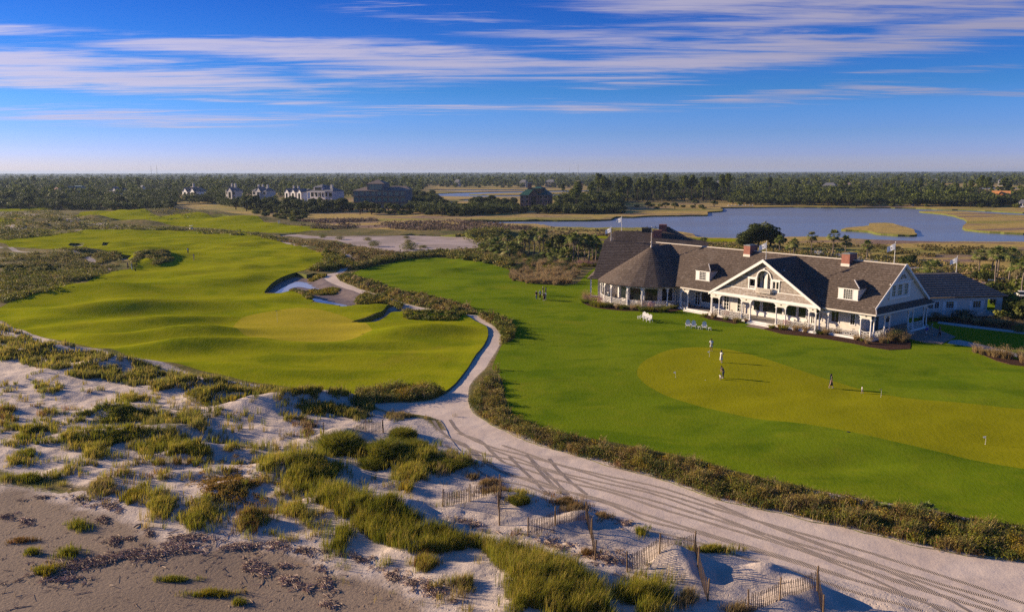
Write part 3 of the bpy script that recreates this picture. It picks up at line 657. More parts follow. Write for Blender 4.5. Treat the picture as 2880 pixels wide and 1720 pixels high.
    key = np.sort(A, 1); kk = key[:, 0].astype(np.int64) * len(XY) + key[:, 1]
    o = np.argsort(kk, kind='stable'); ks = kk[o]; same = np.where(ks[1:] == ks[:-1])[0]
    t1 = ti[o[same]]; t2 = ti[o[same + 1]]; dif = zone[t1] != zone[t2]
    sk = {}
    for a, b, e in zip(t1[dif], t2[dif], key[o[same[dif]]]):
        za, zb = zone[a], zone[b]; v0, v1 = e
        m = (Zs[za][v0] + Zs[za][v1]) - (Zs[zb][v0] + Zs[zb][v1])
        if abs(m) < .02: continue
        hi_, lo_ = (za, zb) if m > 0 else (zb, za)
        sk.setdefault(hi_, []).append((v0, v1, Zs[hi_][v0], Zs[hi_][v1], Zs[lo_][v0], Zs[lo_][v1]))
    # ground tint weights
    MARSH = G(*np.array([(640,600),(840,622),(960,640),(1150,650),(1300,648),(1500,655),(1560,660),(1900,668),(2100,688),(2250,700),(2400,715),(2600,735),(2880,765),(3600,800),(3600,497),(-1200,499),(-1200,575),(0,575),(400,588),(600,590)], float).T)
    X, Y = XY.T
    sand = np.maximum.reduce([smooth(1.5, -2.5, sdist(DUNE, X, Y)), smooth(2, -4, sdist(BASE, X, Y)), .75 * smooth(2.2, .2, pathd) * (Y < 75), .5 * smooth(1.2, 0, pathd)])
    sand = np.maximum(sand, (Y < 60) * 1.0 * (sdist(ZONE['lawn'], X, Y) > 0) * (pathd > 2.5))
    sand = np.maximum(sand, .42 * smooth(.05, .5, fbm(X / 30, Y / 22, 3)) * (Y > 150) * (Y < 330) * (X < 60))
    marsh = smooth(6, -10, sdist(MARSH, X, Y)); beach = smooth(2, -5, sdist(BASE, X, Y))
    strip = np.zeros(len(X))
    pp = proj(np.column_stack([X, Y, H])); dens = np.zeros(len(X)); nr = (Y > 20) & (Y < 110)
    for c, r_, n, *_ in PATCHES:
        dens[nr] += np.exp(-(((pp[nr, 0] - c[0]) / (r_[0] * .95)) ** 2 + ((pp[nr, 1] - c[1]) / (r_[1] * 1.05)) ** 2) * 1.1) * min(1.2, n / (r_[0] * r_[1]) * 6)
    for P_ in (GRASS_BAND, GRASS_TONGUE): dens[nr] += .8 * inpoly(np.array(P_, float), pp[nr, 0], pp[nr, 1])
    sand = np.where(nr, sand * (1 - .52 * np.clip(dens, 0, 1)), sand)
    wt = np.stack([sand, marsh, beach], -1)
    mats = {'ground': 'ground', 'lawn': 'lawn_turf', 'fairway': 'fairway_turf', 'putting_green': 'green_turf', 'putting_green_left': 'green_turf_pale', 'sandy_waste': 'waste_sand', 'mud_bunker': 'mud', 'sand_bunker': 'bunker_sand', 'sand_track': 'track_sand', 'sand_path': 'path_sand'}
    objs = {}
    for zi, nm in enumerate(names):
        if nm == 'lake_island': continue
        F_ = T[zone == zi]
        if not len(F_): continue
        used, inv = np.unique(F_.ravel(), return_inverse=True); F2 = inv.reshape(-1, 3)
        VV = np.column_stack([XY[used], Zs[zi][used]]); w = wt[used]
        ns = len(F2)
        if zi in sk:
            q = sk[zi]; ex = []; ef = []; b0 = len(VV)
            for v0, v1, h0, h1, l0, l1 in q:
                ex += [(XY[v0][0], XY[v0][1], h0 ), (XY[v1][0], XY[v1][1], h1), (XY[v1][0], XY[v1][1], l1 - .02), (XY[v0][0], XY[v0][1], l0 - .02)]
                ef += [(b0, b0 + 1, b0 + 2), (b0, b0 + 2, b0 + 3)]; b0 += 4
            VV = np.vstack([VV, ex]); F2 = np.vstack([F2, ef]); w = np.vstack([w, np.zeros((len(ex), 3))])
        me = npmesh(nm, VV, F2, w, True, 'Zone')
        mt = 'bunker_sand' if nm.startswith('bunker') else 'fairway_turf' if nm.startswith('fairway') else 'lake_water' if zi in watr else mats.get(nm)
        me.materials.append(M[mt]); me.materials.append(M['turf_face'])
        mi = np.zeros(len(F2), np.int32); mi[ns:] = 1; me.polygons.foreach_set('material_index', mi)
        sm = np.ones(len(F2), bool); sm[ns:] = False; me.polygons.foreach_set('use_smooth', sm)
        pl = nm
        for a, b in (('fairway', 'fairway'), ('putting_green', 'putting_green'), ('bunker_small', 'sand_bunker'), ('creek', 'creek')):
            if nm.startswith(a): pl = b
        o_ = link(pl, me); o_['kind'] = 'structure'; objs[nm] = o_
        # flip check: CDT gives ccw triangles
    return objs, XY, T, H
LAND, LXY, LT, LH = build_land()

# puddles left on the mud, lying 3 cm over its low floor
def puddle(pts):
    P = catmull(G(*np.array(pts, float).T), 4); P[:, 0] += .25 * noise(P[:, 0], P[:, 1]); P[:, 1] += .4 * noise(P[:, 0] + 9, P[:, 1])
    z = min(hz(*p) for p in P[::3]) - 1.30
    z = np.median([hz(*p) for p in P]) - .90
    fl = geometry.tessellate_polygon([[Vector((p[0], p[1], 0)) for p in P]])
    me = bpy.data.meshes.new('puddle'); me.from_pydata([(p[0], p[1], z) for p in P], [], [list(f) for f in fl]); me.update()
    o = link('water', me, M['puddle_water']); o['kind'] = 'structure'
puddle(z5([(640,365),(720,372),(800,385),(850,398),(800,400),(720,385)]))
puddle(z5([(190,440),(240,395),(320,350),(410,315),(500,322),(560,345),(650,360),(690,378),(620,384),(520,372),(440,358),(370,368),(335,400),(340,422),(270,432)]))
puddle(z5([(545,455),(600,458),(670,475),(760,492),(860,518),(800,530),(640,526),(565,516)]))

# tyre tracks pressed into the sand track
def ribbon(pts, w, mb_off=.012):
    P = catmull(np.array([at(*p)[:2] for p in pts]), 14, False)
    d = np.gradient(P, axis=0); d /= np.linalg.norm(d, axis=1)[:, None]; q = np.column_stack([-d[:, 1], d[:, 0]])
    s = np.concatenate([[0], np.cumsum(np.linalg.norm(np.diff(P, axis=0), axis=1))])
    return P, q, s, w
def build_tracks():
    zt = zoom(800, 1040, 2.182); zq = zoom(1700, 1440, 3.451)
    L = []
    def add(pts, gauge=1.7, w=.34):
        P, q, s, w = ribbon(pts, w)
        for sg in (-.5, .5): L.append((P + q * gauge * sg, q, s, w))
    add(zt([(965,305),(1010,370),(1100,430),(1250,490),(1450,540),(1700,610),(1964,690)]) + [(1850,1395),(2000,1440),(2200,1497),(2420,1560),(2700,1650),(2960,1740)])
    add(zt([(1020,395),(1150,440),(1230,520),(1300,570),(1450,625),(1640,690),(1964,765)]) + [(1850,1440),(2050,1500),(2250,1560),(2500,1640),(2800,1740)])
    add(zt([(1430,520),(1500,590),(1580,660),(1680,765)]), 1.6, .3)
    add(zt([(1570,545),(1620,610),(1700,690),(1800,770)]), 1.6, .3)
    add(zt([(1040,455),(1130,520),(1230,600),(1350,660),(1500,690),(1700,760),(1964,845)]) + [(1800,1470),(1960,1510),(2150,1570),(2350,1630),(2600,1700)])
    add(zt([(1300,470),(1450,520),(1650,590),(1964,665)]) + [(1850,1378),(2030,1440),(2250,1520),(2500,1610),(2800,1700)], 1.5, .3)
    add([(1990,1420),(2180,1500),(2420,1590),(2640,1690),(2760,1760)], 1.7, .26)
    for i, (P, q, s, w) in enumerate(L):
        n = len(P); ww = (w / 2 * (1 + .2 * noise(s * .6, s * 0 + i)))[:, None]
        A = P + q * ww; B = P - q * ww
        Vv = []; 
        tree_z = lambda Q: height(Q[:, 0], Q[:, 1]) - .05 + .03 * noise(Q[:, 0] / .9, Q[:, 1] / .9)
        V3 = np.vstack([np.column_stack([A, tree_z(A)]), np.column_stack([P, tree_z(P)]), np.column_stack([B, tree_z(B)])])
        V3[:, 2] = [drop(*v) for v in V3] 
        V3[:, 2] += .012; V3[n:2 * n, 2] -= .004
        F_ = []
        for k in range(n - 1): F_ += [(k, k + 1, n + k + 1, n + k), (n + k, n + k + 1, 2 * n + k + 1, 2 * n + k)]
        me = npmesh('tyre_track', V3, np.array(F_)[:, ::-1], None, True)
        uvl = me.uv_layers.new(name='UVMap'); li = np.zeros(len(me.loops), np.int32); me.loops.foreach_get('vertex_index', li)
        uu = np.column_stack([np.tile(s, 3), np.repeat([0, .5, 1], n)])[li]; uvl.data.foreach_set('uv', uu.astype(np.float32).ravel())
        o = link('tyre_track', me, M['track']); prop(o, kind='structure')
_bv = None
def drop(x, y, z=None):
    """height of the built surface under a point"""
    global _bv
    if _bv is None:
        Vs = []; Fs = []; n0 = 0
        for nm, o in LAND.items():
            if nm.startswith(('lake', 'creek')): continue
            me = o.data; co = np.zeros(len(me.vertices) * 3, np.float32); me.vertices.foreach_get('co', co); ix = np.zeros(len(me.loops), np.int32); me.loops.foreach_get('vertex_index', ix)
            co = co.reshape(-1, 3); tr = ix.reshape(-1, 3)
            near = np.hypot(co[tr[:, 0], 0], co[tr[:, 0], 1]) < 420
            Vs += co.tolist(); Fs += (tr[near] + n0).tolist(); n0 += len(co)
        _bv = BVHTree.FromPolygons(Vs, Fs, all_triangles=True)
    h = _bv.ray_cast(Vector((x, y, 60)), Vector((0, 0, -1)))
    return h[0].z if h[0] else hz(x, y)
build_tracks()
# ------------------------------------------------------------------ plants
def pal(P, n, r_=None):
    r_ = r_ or rng
    P = np.array(P); i = r_.integers(0, len(P), n); j = r_.integers(0, len(P), n); t = r_.random((n, 1)) * .5
    return P[i] * (1 - t) + P[j] * t

LV = .25
def leaf_quads(C, Rd, per, size, palette, up=.35, flat=False, shell=.45):
    """C (n,3) clump centres, Rd (n,3) radii: many small leaf faces filling each clump"""
    C = np.asarray(C, float); Rd = np.asarray(Rd, float); n = len(C); N = n * per
    ci = np.repeat(np.arange(n), per)
    d = rng.normal(size=(N, 3)); d /= np.linalg.norm(d, axis=1)[:, None]; 
    rad = shell + (1 - shell) * rng.random(N) ** .6
    rad *= 1 + .22 * np.sin(d[:, 0] * 5 + ci * 1.7) * np.cos(d[:, 1] * 4 + ci) 
    P = C[ci] + d * Rd[ci] * rad[:, None]
    nrm = d + rng.normal(size=(N, 3)) * .7; nrm[:, 2] += up; nrm /= np.linalg.norm(nrm, axis=1)[:, None]
    t = np.cross(nrm, rng.normal(size=(N, 3))); t /= np.linalg.norm(t, axis=1)[:, None] + 1e-9; b = np.cross(nrm, t)
    s = (size if np.isscalar(size) else np.asarray(size)[ci]) * rng.uniform(.6, 1.4, N); s = s[:, None]
    V = np.stack([P - t * s * .6, P - b * s * .35, P + t * s * .6, P + b * s * .35], 1).reshape(-1, 3)
    Fq = np.arange(N * 4).reshape(-1, 4)
    base = pal(palette, n)[ci] * rng.uniform(1 - LV, 1 + LV, (N, 1)) if not isinstance(palette, np.ndarray) else palette[ci] * rng.uniform(1 - LV, 1 + LV, (N, 1))
    return V, Fq, np.repeat(base, 4, 0)

def blades(X, Y, Z, H, per, rad, width, palette, lean=.25, wind=(.25, -.05), droop=.25):
    """tufts of grass: three-triangle blades rooted round each point"""
    n = len(X); N = n * per; ci = np.repeat(np.arange(n), per)
    H = np.broadcast_to(H, n)[ci] * rng.uniform(.55, 1.1, N); rad = np.broadcast_to(rad, n)[ci]; width = np.broadcast_to(width, n)[ci]
    a = rng.random(N) * 2 * math.pi; rr = np.sqrt(rng.random(N)) * rad
    bx = X[ci] + np.cos(a) * rr; by = Y[ci] + np.sin(a) * rr; bz = Z[ci] - .03
    la = a + rng.normal(size=N) * .6; l = lean * H * rng.uniform(.3, 1.5, N)
    dx = np.cos(la) * l + wind[0] * H; dy = np.sin(la) * l + wind[1] * H
    wa = rng.random(N) * math.pi; wx = np.cos(wa) * width / 2; wy = np.sin(wa) * width / 2
    B = np.stack([bx, by, bz], -1); Mi = B + np.stack([dx * .35, dy * .35, H * .6], -1); Tp = B + np.stack([dx * (1 + droop), dy * (1 + droop), H * (1 - droop * .35)], -1)
    w_ = np.stack([wx, wy, wx * 0], -1)
    V = np.stack([B - w_, B + w_, Mi - w_ * .8, Mi + w_ * .8, Tp], 1).reshape(-1, 3)
    i = np.arange(N)[:, None] * 5
    Fc = np.concatenate([i + np.array([[0, 1, 3]]), i + np.array([[0, 3, 2]]), i + np.array([[2, 3, 4]])], 0)
    c = (pal(palette, n)[ci] if not isinstance(palette, np.ndarray) else palette[ci]) * rng.uniform(.7, 1.3, (N, 1))
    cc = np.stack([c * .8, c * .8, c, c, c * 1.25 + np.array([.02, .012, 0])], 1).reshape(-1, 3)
    return V, Fc, cc

for _p in ('SEA_OATS', 'GREEN_G', 'SCRUB', 'OLIVE', 'OAK', 'PINE', 'PALM', 'DARKG'): pass
class Bag:
    def __init__(s): s.V = []; s.F = []; s.C = []; s.n = 0
    def add(s, vfc):
        V, Fq, C = vfc
        if Fq.shape[1] == 4: Fq = np.concatenate([Fq[:, [0, 1, 2]], Fq[:, [0, 2, 3]]], 0)
        s.V.append(V); s.F.append(Fq + s.n); s.C.append(C); s.n += len(V)
    def mesh(s, name): return npmesh(name, np.concatenate(s.V), np.concatenate(s.F), np.concatenate(s.C))
    def build(s, name, mat='leaves', parent=None, kind='stuff'):
        if not s.n: return None
        me = s.mesh(name); o = link(name, me, M[mat], parent)
        if kind: o['kind'] = kind
        return o

# palettes (linear base colours)
SEA_OATS = [(.26,.21,.03),(.19,.19,.02),(.32,.24,.055),(.14,.155,.016)]
GREEN_G = [(.14,.175,.012),(.19,.20,.016),(.23,.22,.025),(.09,.125,.010)]
TAN = [(.30,.21,.10),(.24,.17,.075),(.20,.155,.055),(.36,.26,.14)]
PINK = [(.42,.22,.20),(.36,.20,.17),(.30,.2,.13),(.45,.27,.25)]
SCRUB = [(.08,.10,.012),(.13,.135,.018),(.18,.155,.028),(.055,.075,.009),(.25,.18,.06)]
GOLD = [(.30,.20,.012),(.22,.17,.015),(.36,.25,.02)]
RUST = [(.24,.11,.04),(.20,.12,.04),(.15,.10,.03)]
OLIVE = [(.11,.11,.025),(.15,.135,.035),(.22,.17,.055),(.08,.085,.02)]
DARKG = [(.022,.038,.01),(.035,.052,.014),(.05,.065,.018),(.028,.045,.01)]
OAK = [(.045,.06,.014),(.065,.08,.018),(.09,.10,.024),(.05,.062,.014)]
PINE = [(.075,.095,.016),(.10,.12,.02),(.125,.14,.024),(.055,.075,.014)]
PALM = [(.12,.15,.03),(.17,.19,.05),(.09,.12,.02),(.26,.23,.09)]

def brighten(P, k, g=1.0): return [(a * k * g, b * k, c * k) for a, b, c in P]
SEA_OATS = brighten(SEA_OATS, 1.4, 1.03); GREEN_G = brighten(GREEN_G, 1.15, 1.16); SCRUB = brighten(SCRUB, 1.45, 1.05); OLIVE = brighten(OLIVE, 1.4); OAK = brighten(OAK, 1.2); PINE = brighten(PINE, 1.2); PALM = brighten(PALM, 1.2); DARKG = brighten(DARKG, 1.5)
def px_poly(pts, n):
    """n random pixels inside a traced outline"""
    P = np.array(pts, float); lo = P.min(0); hi = P.max(0); out = np.zeros((0, 2))
    while len(out) < n:
        q = rng.uniform(lo, hi, (n * 3, 2)); out = np.vstack([out, q[inpoly(P, q[:, 0], q[:, 1])]])
    return out[:n]
def px_ell(c, r_, n, rot=0, pw=.5):
    a = rng.random(n) * 2 * math.pi; ph = (c[0] * .37 + c[1] * .11) % 6.28; k = (1 + .38 * np.sin(2 * a + ph) + .3 * np.sin(5 * a + 2 * ph) + .15 * np.sin(9 * a - ph)) * np.minimum(np.abs(rng.normal(size=n)) * .72 + .1 * rng.random(n), 2.0); x = np.cos(a) * k * r_[0]; y = np.sin(a) * k * r_[1]; t = R(rot)
    return np.column_stack([c[0] + x * math.cos(t) - y * math.sin(t), c[1] + x * math.sin(t) + y * math.cos(t)])
def land_pts(q):
    x, y, z = at_np(q[:, 0], q[:, 1]); return x, y, z

# ---- sea oats and dune grass on the foredune (ground cover, uncountable)
dg = Bag()
def dune(q, H, per, rad, w, pals, keep=.0, **kw):
    H = H * 1.12; q = q[rng.random(len(q)) < .88]; per = max(8, int(per * .62)); w = w * .85; kw.setdefault('lean', .16); kw.setdefault('wind', (.12, -.02)); kw.setdefault('droop', .15); keep += .12
    x, y, z = land_pts(q)
    k = noise(x / 2.6 + 40, y / 1.8) + .35 * noise(x / .8, y / .7) > keep
    x, y, z = x[k], y[k], z[k]; d = np.hypot(x, y)
    dg.add(blades(x, y, z, H * rng.uniform(.6, 1.2, len(x)), per, rad, w * np.clip(d / 60, .8, 2.4), pals, **kw))
BAND = [(-20,905),(40,930),(100,958),(190,980),(300,1003),(370,1022),(450,1042),(560,1064),(680,1082),(790,1098),(900,1118),(985,1128),(1050,1140),(1040,1165),(1000,1180),(960,1172),(900,1160),(860,1150),(800,1140),(730,1118),(690,1112),(640,1120),(570,1125),(520,1108),(400,1095),(340,1078),(240,1065),(130,1040),(60,1022),(-20,1010)]
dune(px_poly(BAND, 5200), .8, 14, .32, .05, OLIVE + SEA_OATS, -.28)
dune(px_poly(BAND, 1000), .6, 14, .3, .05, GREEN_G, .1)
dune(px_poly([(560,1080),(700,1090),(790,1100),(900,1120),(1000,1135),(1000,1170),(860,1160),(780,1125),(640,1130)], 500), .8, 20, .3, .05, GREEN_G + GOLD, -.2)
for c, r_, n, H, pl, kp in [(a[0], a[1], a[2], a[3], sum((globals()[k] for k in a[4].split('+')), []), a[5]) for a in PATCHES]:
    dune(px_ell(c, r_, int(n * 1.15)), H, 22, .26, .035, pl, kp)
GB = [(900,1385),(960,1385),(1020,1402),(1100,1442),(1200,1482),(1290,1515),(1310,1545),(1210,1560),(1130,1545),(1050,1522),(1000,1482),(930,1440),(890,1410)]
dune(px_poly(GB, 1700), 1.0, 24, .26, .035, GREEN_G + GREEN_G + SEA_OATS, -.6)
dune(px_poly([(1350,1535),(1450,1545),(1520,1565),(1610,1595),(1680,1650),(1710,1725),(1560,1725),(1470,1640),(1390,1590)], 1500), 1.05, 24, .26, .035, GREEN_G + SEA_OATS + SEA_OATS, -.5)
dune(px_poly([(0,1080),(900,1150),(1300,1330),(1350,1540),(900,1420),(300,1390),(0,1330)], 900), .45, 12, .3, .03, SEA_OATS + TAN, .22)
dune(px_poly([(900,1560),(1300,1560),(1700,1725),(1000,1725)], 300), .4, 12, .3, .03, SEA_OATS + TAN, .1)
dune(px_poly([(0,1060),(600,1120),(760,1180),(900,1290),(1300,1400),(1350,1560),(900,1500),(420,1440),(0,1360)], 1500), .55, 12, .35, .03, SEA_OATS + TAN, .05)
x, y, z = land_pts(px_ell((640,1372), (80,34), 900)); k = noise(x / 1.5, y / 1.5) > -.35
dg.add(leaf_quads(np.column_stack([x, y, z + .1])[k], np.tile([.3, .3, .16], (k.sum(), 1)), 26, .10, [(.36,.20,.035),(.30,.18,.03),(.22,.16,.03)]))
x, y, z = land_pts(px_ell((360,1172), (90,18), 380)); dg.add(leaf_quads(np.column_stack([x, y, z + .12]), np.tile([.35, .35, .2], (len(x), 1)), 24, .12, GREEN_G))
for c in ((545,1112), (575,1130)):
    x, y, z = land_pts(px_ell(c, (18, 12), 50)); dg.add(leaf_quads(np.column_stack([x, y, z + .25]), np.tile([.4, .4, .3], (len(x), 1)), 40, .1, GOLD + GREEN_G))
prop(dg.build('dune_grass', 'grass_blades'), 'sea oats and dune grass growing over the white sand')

# ---- washed-up reeds and driftwood on the beach
wr = Bag()
def sticks(q, per, spread, L, wd, palx, lift=.06):
    x, y, z = land_pts(q); n = len(x) * per; ci = np.repeat(np.arange(len(x)), per)
    px_ = x[ci] + rng.normal(size=n) * spread; py_ = y[ci] + rng.normal(size=n) * spread; pz = height(px_, py_) + rng.random(n) * lift * 2 + .01
    a = rng.random(n) * math.pi; tl = rng.normal(size=n) * .18; LL = L * rng.uniform(.4, 1.5, n); w2 = wd * rng.uniform(.6, 1.6, n)
    d = np.stack([np.cos(a), np.sin(a), tl], -1) * LL[:, None] / 2; s = np.stack([-np.sin(a), np.cos(a), a * 0], -1) * w2[:, None] / 2; u = np.zeros_like(d); u[:, 2] = w2 * .8
    c0 = np.stack([px_, py_, pz], -1)
    V = np.stack([c0 - d - s, c0 - d + s, c0 - d + u, c0 + d - s, c0 + d + s, c0 + d + u], 1).reshape(-1, 3)
    i = np.arange(n)[:, None] * 6
    Fq = np.concatenate([i + np.array([f]) for f in ((0, 3, 5, 2), (1, 2, 5, 4), (0, 1, 4, 3))], 0)
    cc = np.repeat(pal(palx, n) * rng.uniform(.6, 1.3, (n, 1)), 6, 0); wr.add((V, Fq, cc))
WR = [(.70,.52,.40),(.55,.40,.29),(.36,.24,.17),(.62,.46,.34)]; WD = [(.30,.2,.14),(.42,.29,.21),(.52,.38,.28)]
for c, r_, n, ro, pl in [((150,1600),(60,16),90,-12,WR),((230,1588),(110,16),260,-10,WD),((330,1568),(90,14),150,-8,WD + WR),((430,1556),(60,14),90,-6,WR),((505,1540),(70,20),190,-5,WR),((540,1512),(50,14),110,0,WD + WR),((190,1628),(50,12),60,0,WR),
     ((670,1537),(60,12),110,0,WR),((772,1532),(26,12),50,0,WR),((850,1548),(46,12),70,10,WD),((712,1590),(34,20),120,20,WD + WR),((745,1603),(26,12),60,0,WR),((815,1634),(38,12),70,15,WR),((865,1655),(20,10),36,0,WR),((918,1642),(20,14),50,0,WR),((922,1698),(18,9),40,0,WR),
     ((322,1520),(24,9),60,0,WD),((365,1514),(16,3),14,-5,WD),((305,1422),(34,14),70,0,WD + WR),((225,1402),(36,14),50,0,WD),((72,1467),(26,10),40,0,WR),((420,1500),(10,9),24,0,WD),((290,1462),(20,8),34,0,WD),((800,1592),(26,6),24,0,WR),((900,1600),(14,8),18,0,WR),((15,1452),(20,8),24,0,WD),
     ((120,1400),(60,14),24,0,WD),((1220,1660),(50,20),110,15,WR),((1160,1640),(50,16),40,15,WD),((1110,1620),(60,20),50,15,WR),((1700,1570),(70,16),150,14,WR),((1560,1535),(60,14),70,14,WR),((1330,1475),(60,10),50,14,WR),((1790,1640),(40,18),50,10,WR),((1760,1470),(20,8),40,0,WR),((1010,1570),(80,14),50,14,WD)]:
    sticks(px_ell(c, r_, int(n * .6), ro), 7, .10, .34, .022, pl)
sticks(px_poly([(0,1380),(400,1450),(1000,1600),(1400,1720),(0,1720)], 260), 2, .25, .25, .016, WD, .01)
sticks(px_poly([(0,1400),(600,1450),(1000,1600),(1000,1720),(0,1720)], 60), 1, .2, .7, .035, WD + WR, .02)
prop(wr.build('driftwood_debris', 'leaves'), 'washed up reed stems and driftwood lying along the beach')
for i, (c, L, az_, lab) in enumerate([((243, 1208), 3.4, .5, 'long pale bleached pole lying in the dune grass at far left'), ((432, 1561), 1.3, -.6, 'pale driftwood stick lying on the reed wrack of the beach'), ((388, 1478), .7, 1.2, 'small pale driftwood stump on the beach sand')]):
    p = at(*c); o = MB().tube([(-L / 2, 0, .06), (-.1 * L, .03, .09), (L / 2, 0, .05)], [.05, .06, .03], 7).build('driftwood_log', M['driftwood'], loc=p); o.rotation_euler = (0, 0, az_); prop(o, lab, 'driftwood')

# ---- roadside scrub strips
TAN = brighten(TAN, 1.3); PINK = brighten(PINK, 1.15)
def scrub(name, pts, n, H, label, mixp=SCRUB, gold=.2, blade=.5, sz=.13, per=34, rad=.45):
    b = Bag(); x, y, z = land_pts(px_poly(pts, n)); d = np.hypot(x, y); sc = np.clip(d / 80, .8, 2.6)
    if name == 'marsh_plants': z = np.array([drop(a_, b_) for a_, b_ in zip(x, y)])
    hh = H * np.clip(.75 + .5 * noise(x / 1.6, y / 1.6) + .2 * rng.normal(size=len(x)), .3, 1.5)
    pc = pal(mixp, len(x)); g = (noise(x / 2.2 + 9, y / 2.2) > .28) & (rng.random(len(x)) < gold * 2.5); pc[g] = pal(GOLD, g.sum()) if g.any() else pc[g]
    if name == 'roadside_scrub':
        s_ = noise(x / 2.8 + 20, y / 2.8); m_ = s_ > .16; pc[m_] = pal(GREEN_G + DARKG, int(m_.sum())); m_ = s_ < -.24; pc[m_] = pal(RUST + TAN[1:3] + SEA_OATS, int(m_.sum())); hh = hh * np.clip(1 + .9 * noise(x / 2.3 + 5, y / 2.3), .35, 1.7)
    b.add(leaf_quads(np.column_stack([x, y, z + hh * .45]), np.column_stack([rad * sc ** .5 + 0 * hh, rad * sc ** .5 + 0 * hh, hh * .55]), per, sz * sc, pc))
    k = rng.random(len(x)) < blade
    if k.any(): b.add(blades(x[k], y[k], z[k], hh[k] * 1.1, 16, rad, .035 * sc[k], SEA_OATS + RUST + TAN, lean=.2, wind=(.12, 0)))
    return prop(b.build(name, 'leaves'), label)
ST1 = [(1397,1037),(1378,1055),(1350,1082),(1328,1110),(1324,1138),(1345,1165),(1380,1190),(1440,1217),(1500,1243),(1602,1272),(1700,1303),(1854,1342),(2028,1403),(2200,1440),(2364,1475),(2500,1508),(2640,1542),(2720,1558),(2880,1575),(2990,1592),(2990,1512),(2880,1488),(2775,1475),(2665,1452),(2556,1430),(2446,1417),(2320,1392),(2200,1365),(2070,1335),(1950,1300),(1820,1270),(1700,1247),(1588,1227),(1506,1204),(1448,1176),(1420,1146),(1410,1090),(1400,1055)]
scrub('roadside_scrub', ST1, 3000, .72, 'scrub and goldenrod strip between the sand track and the lawn', gold=.3, mixp=SCRUB + RUST + OLIVE, blade=.7)
ST2 = [(1357,891),(1380,889),(1420,906),(1440,925),(1444,948),(1422,965),(1412,968),(1413,938),(1390,912),(1350,897)]
scrub('roadside_scrub', ST2, 360, 1.25, 'dark green shrub strip outside the bend of the sand track', mixp=SCRUB[:4] + GREEN_G, gold=.05, blade=.25)
ST3 = [(951,775),(985,776),(1011,783),(1056,800),(1104,816),(1185,832),(1250,847),(1315,866),(1335,883),(1310,886),(1250,874),(1185,862),(1137,849),(1088,832),(1023.6,813),(960,788)]
scrub('roadside_scrub', ST3, 1100, .95, 'tall grass and goldenrod strip between the lawn and the upper sand track', mixp=SCRUB + OLIVE + TAN, gold=.2, blade=.6)
HG = [(1000,1122),(1024,1106),(1088,1098),(1140,1094),(1185,1090),(1225,1100),(1243,1108),(1215,1120),(1153,1128),(1100,1130),(1043,1134)]
scrub('goldenrod_hedge', HG, 520, 1.2, 'goldenrod hedge at the bottom end of the fairway', gold=.45, blade=.3)
V1 = [(870,760),(905,742),(925,730),(905,716),(915,712),(950,724),(985,738),(985,747),(975,752),(930,760),(885,764)]
scrub('roadside_scrub', V1, 420, 1.5, 'dark shrub patch between the fairway and the top of the sand track', mixp=SCRUB[:4] + GREEN_G, gold=.08, blade=.2, rad=.6)
V2 = [(983,757),(990,750),(1030,745),(1060,733),(1130,724),(1180,714),(1230,711),(1300,718),(1380,726),(1430,735),(1450,752),(1432,756),(1368,740),(1298,730),(1240,722),(1228,722),(1159,727),(1072,741),(1010,757)]
scrub('boundary_hedge', V2, 900, 1.6, 'low scrub hedge along the back edge of the lawn', mixp=SCRUB[:4] + OLIVE, gold=.05, blade=.25, rad=.7, sz=.16)
M1 = z5([(520,312),(600,292),(665,290),(640,308),(560,318)]); scrub('marsh_plants', M1, 110, .5, 'yellow green plants on the mud beside the track', mixp=GREEN_G + GOLD, gold=.3)
M2 = z5([(490,405),(560,385),(700,385),(790,405),(740,420),(600,425)]); scrub('marsh_plants', M2, 200, .5, 'yellow green plant island in the muddy hollow', mixp=GREEN_G + GOLD, gold=.4)
M3 = z5([(930,535),(970,470),(1060,470),(1180,495),(1250,530),(1335,555),(1320,575),(1250,555),(1200,545),(1050,545)]); scrub('marsh_plants', M3, 420, .9, 'goldenrod and scrub between the mud and the bunker', mixp=SCRUB + GREEN_G, gold=.4)
M4 = z5([(345,420),(420,418),(480,445),(540,475),(560,500),(520,500),(470,460),(400,430)]); scrub('marsh_plants', M4, 120, .6, 'scrub on the grass lip over the mud', mixp=SCRUB, gold=.1)
M5 = z5([(1340,612),(1500,608),(1700,625),(1860,655),(1880,668),(1700,655),(1500,640),(1360,630)]); scrub('marsh_plants', M5, 220, .5, 'dark grass fringe between bunker and fairway', mixp=SCRUB[:4], gold=.1)
MD = z6([(1290,440),(1310,405),(1400,375),(1500,350),(1600,325),(1660,335),(1640,350),(1500,395),(1350,425)]); scrub('mound_grass', MD, 500, .8, 'shaggy grass along the top of the fairway mound', mixp=SCRUB + OLIVE, gold=.05, blade=.3, rad=.8)

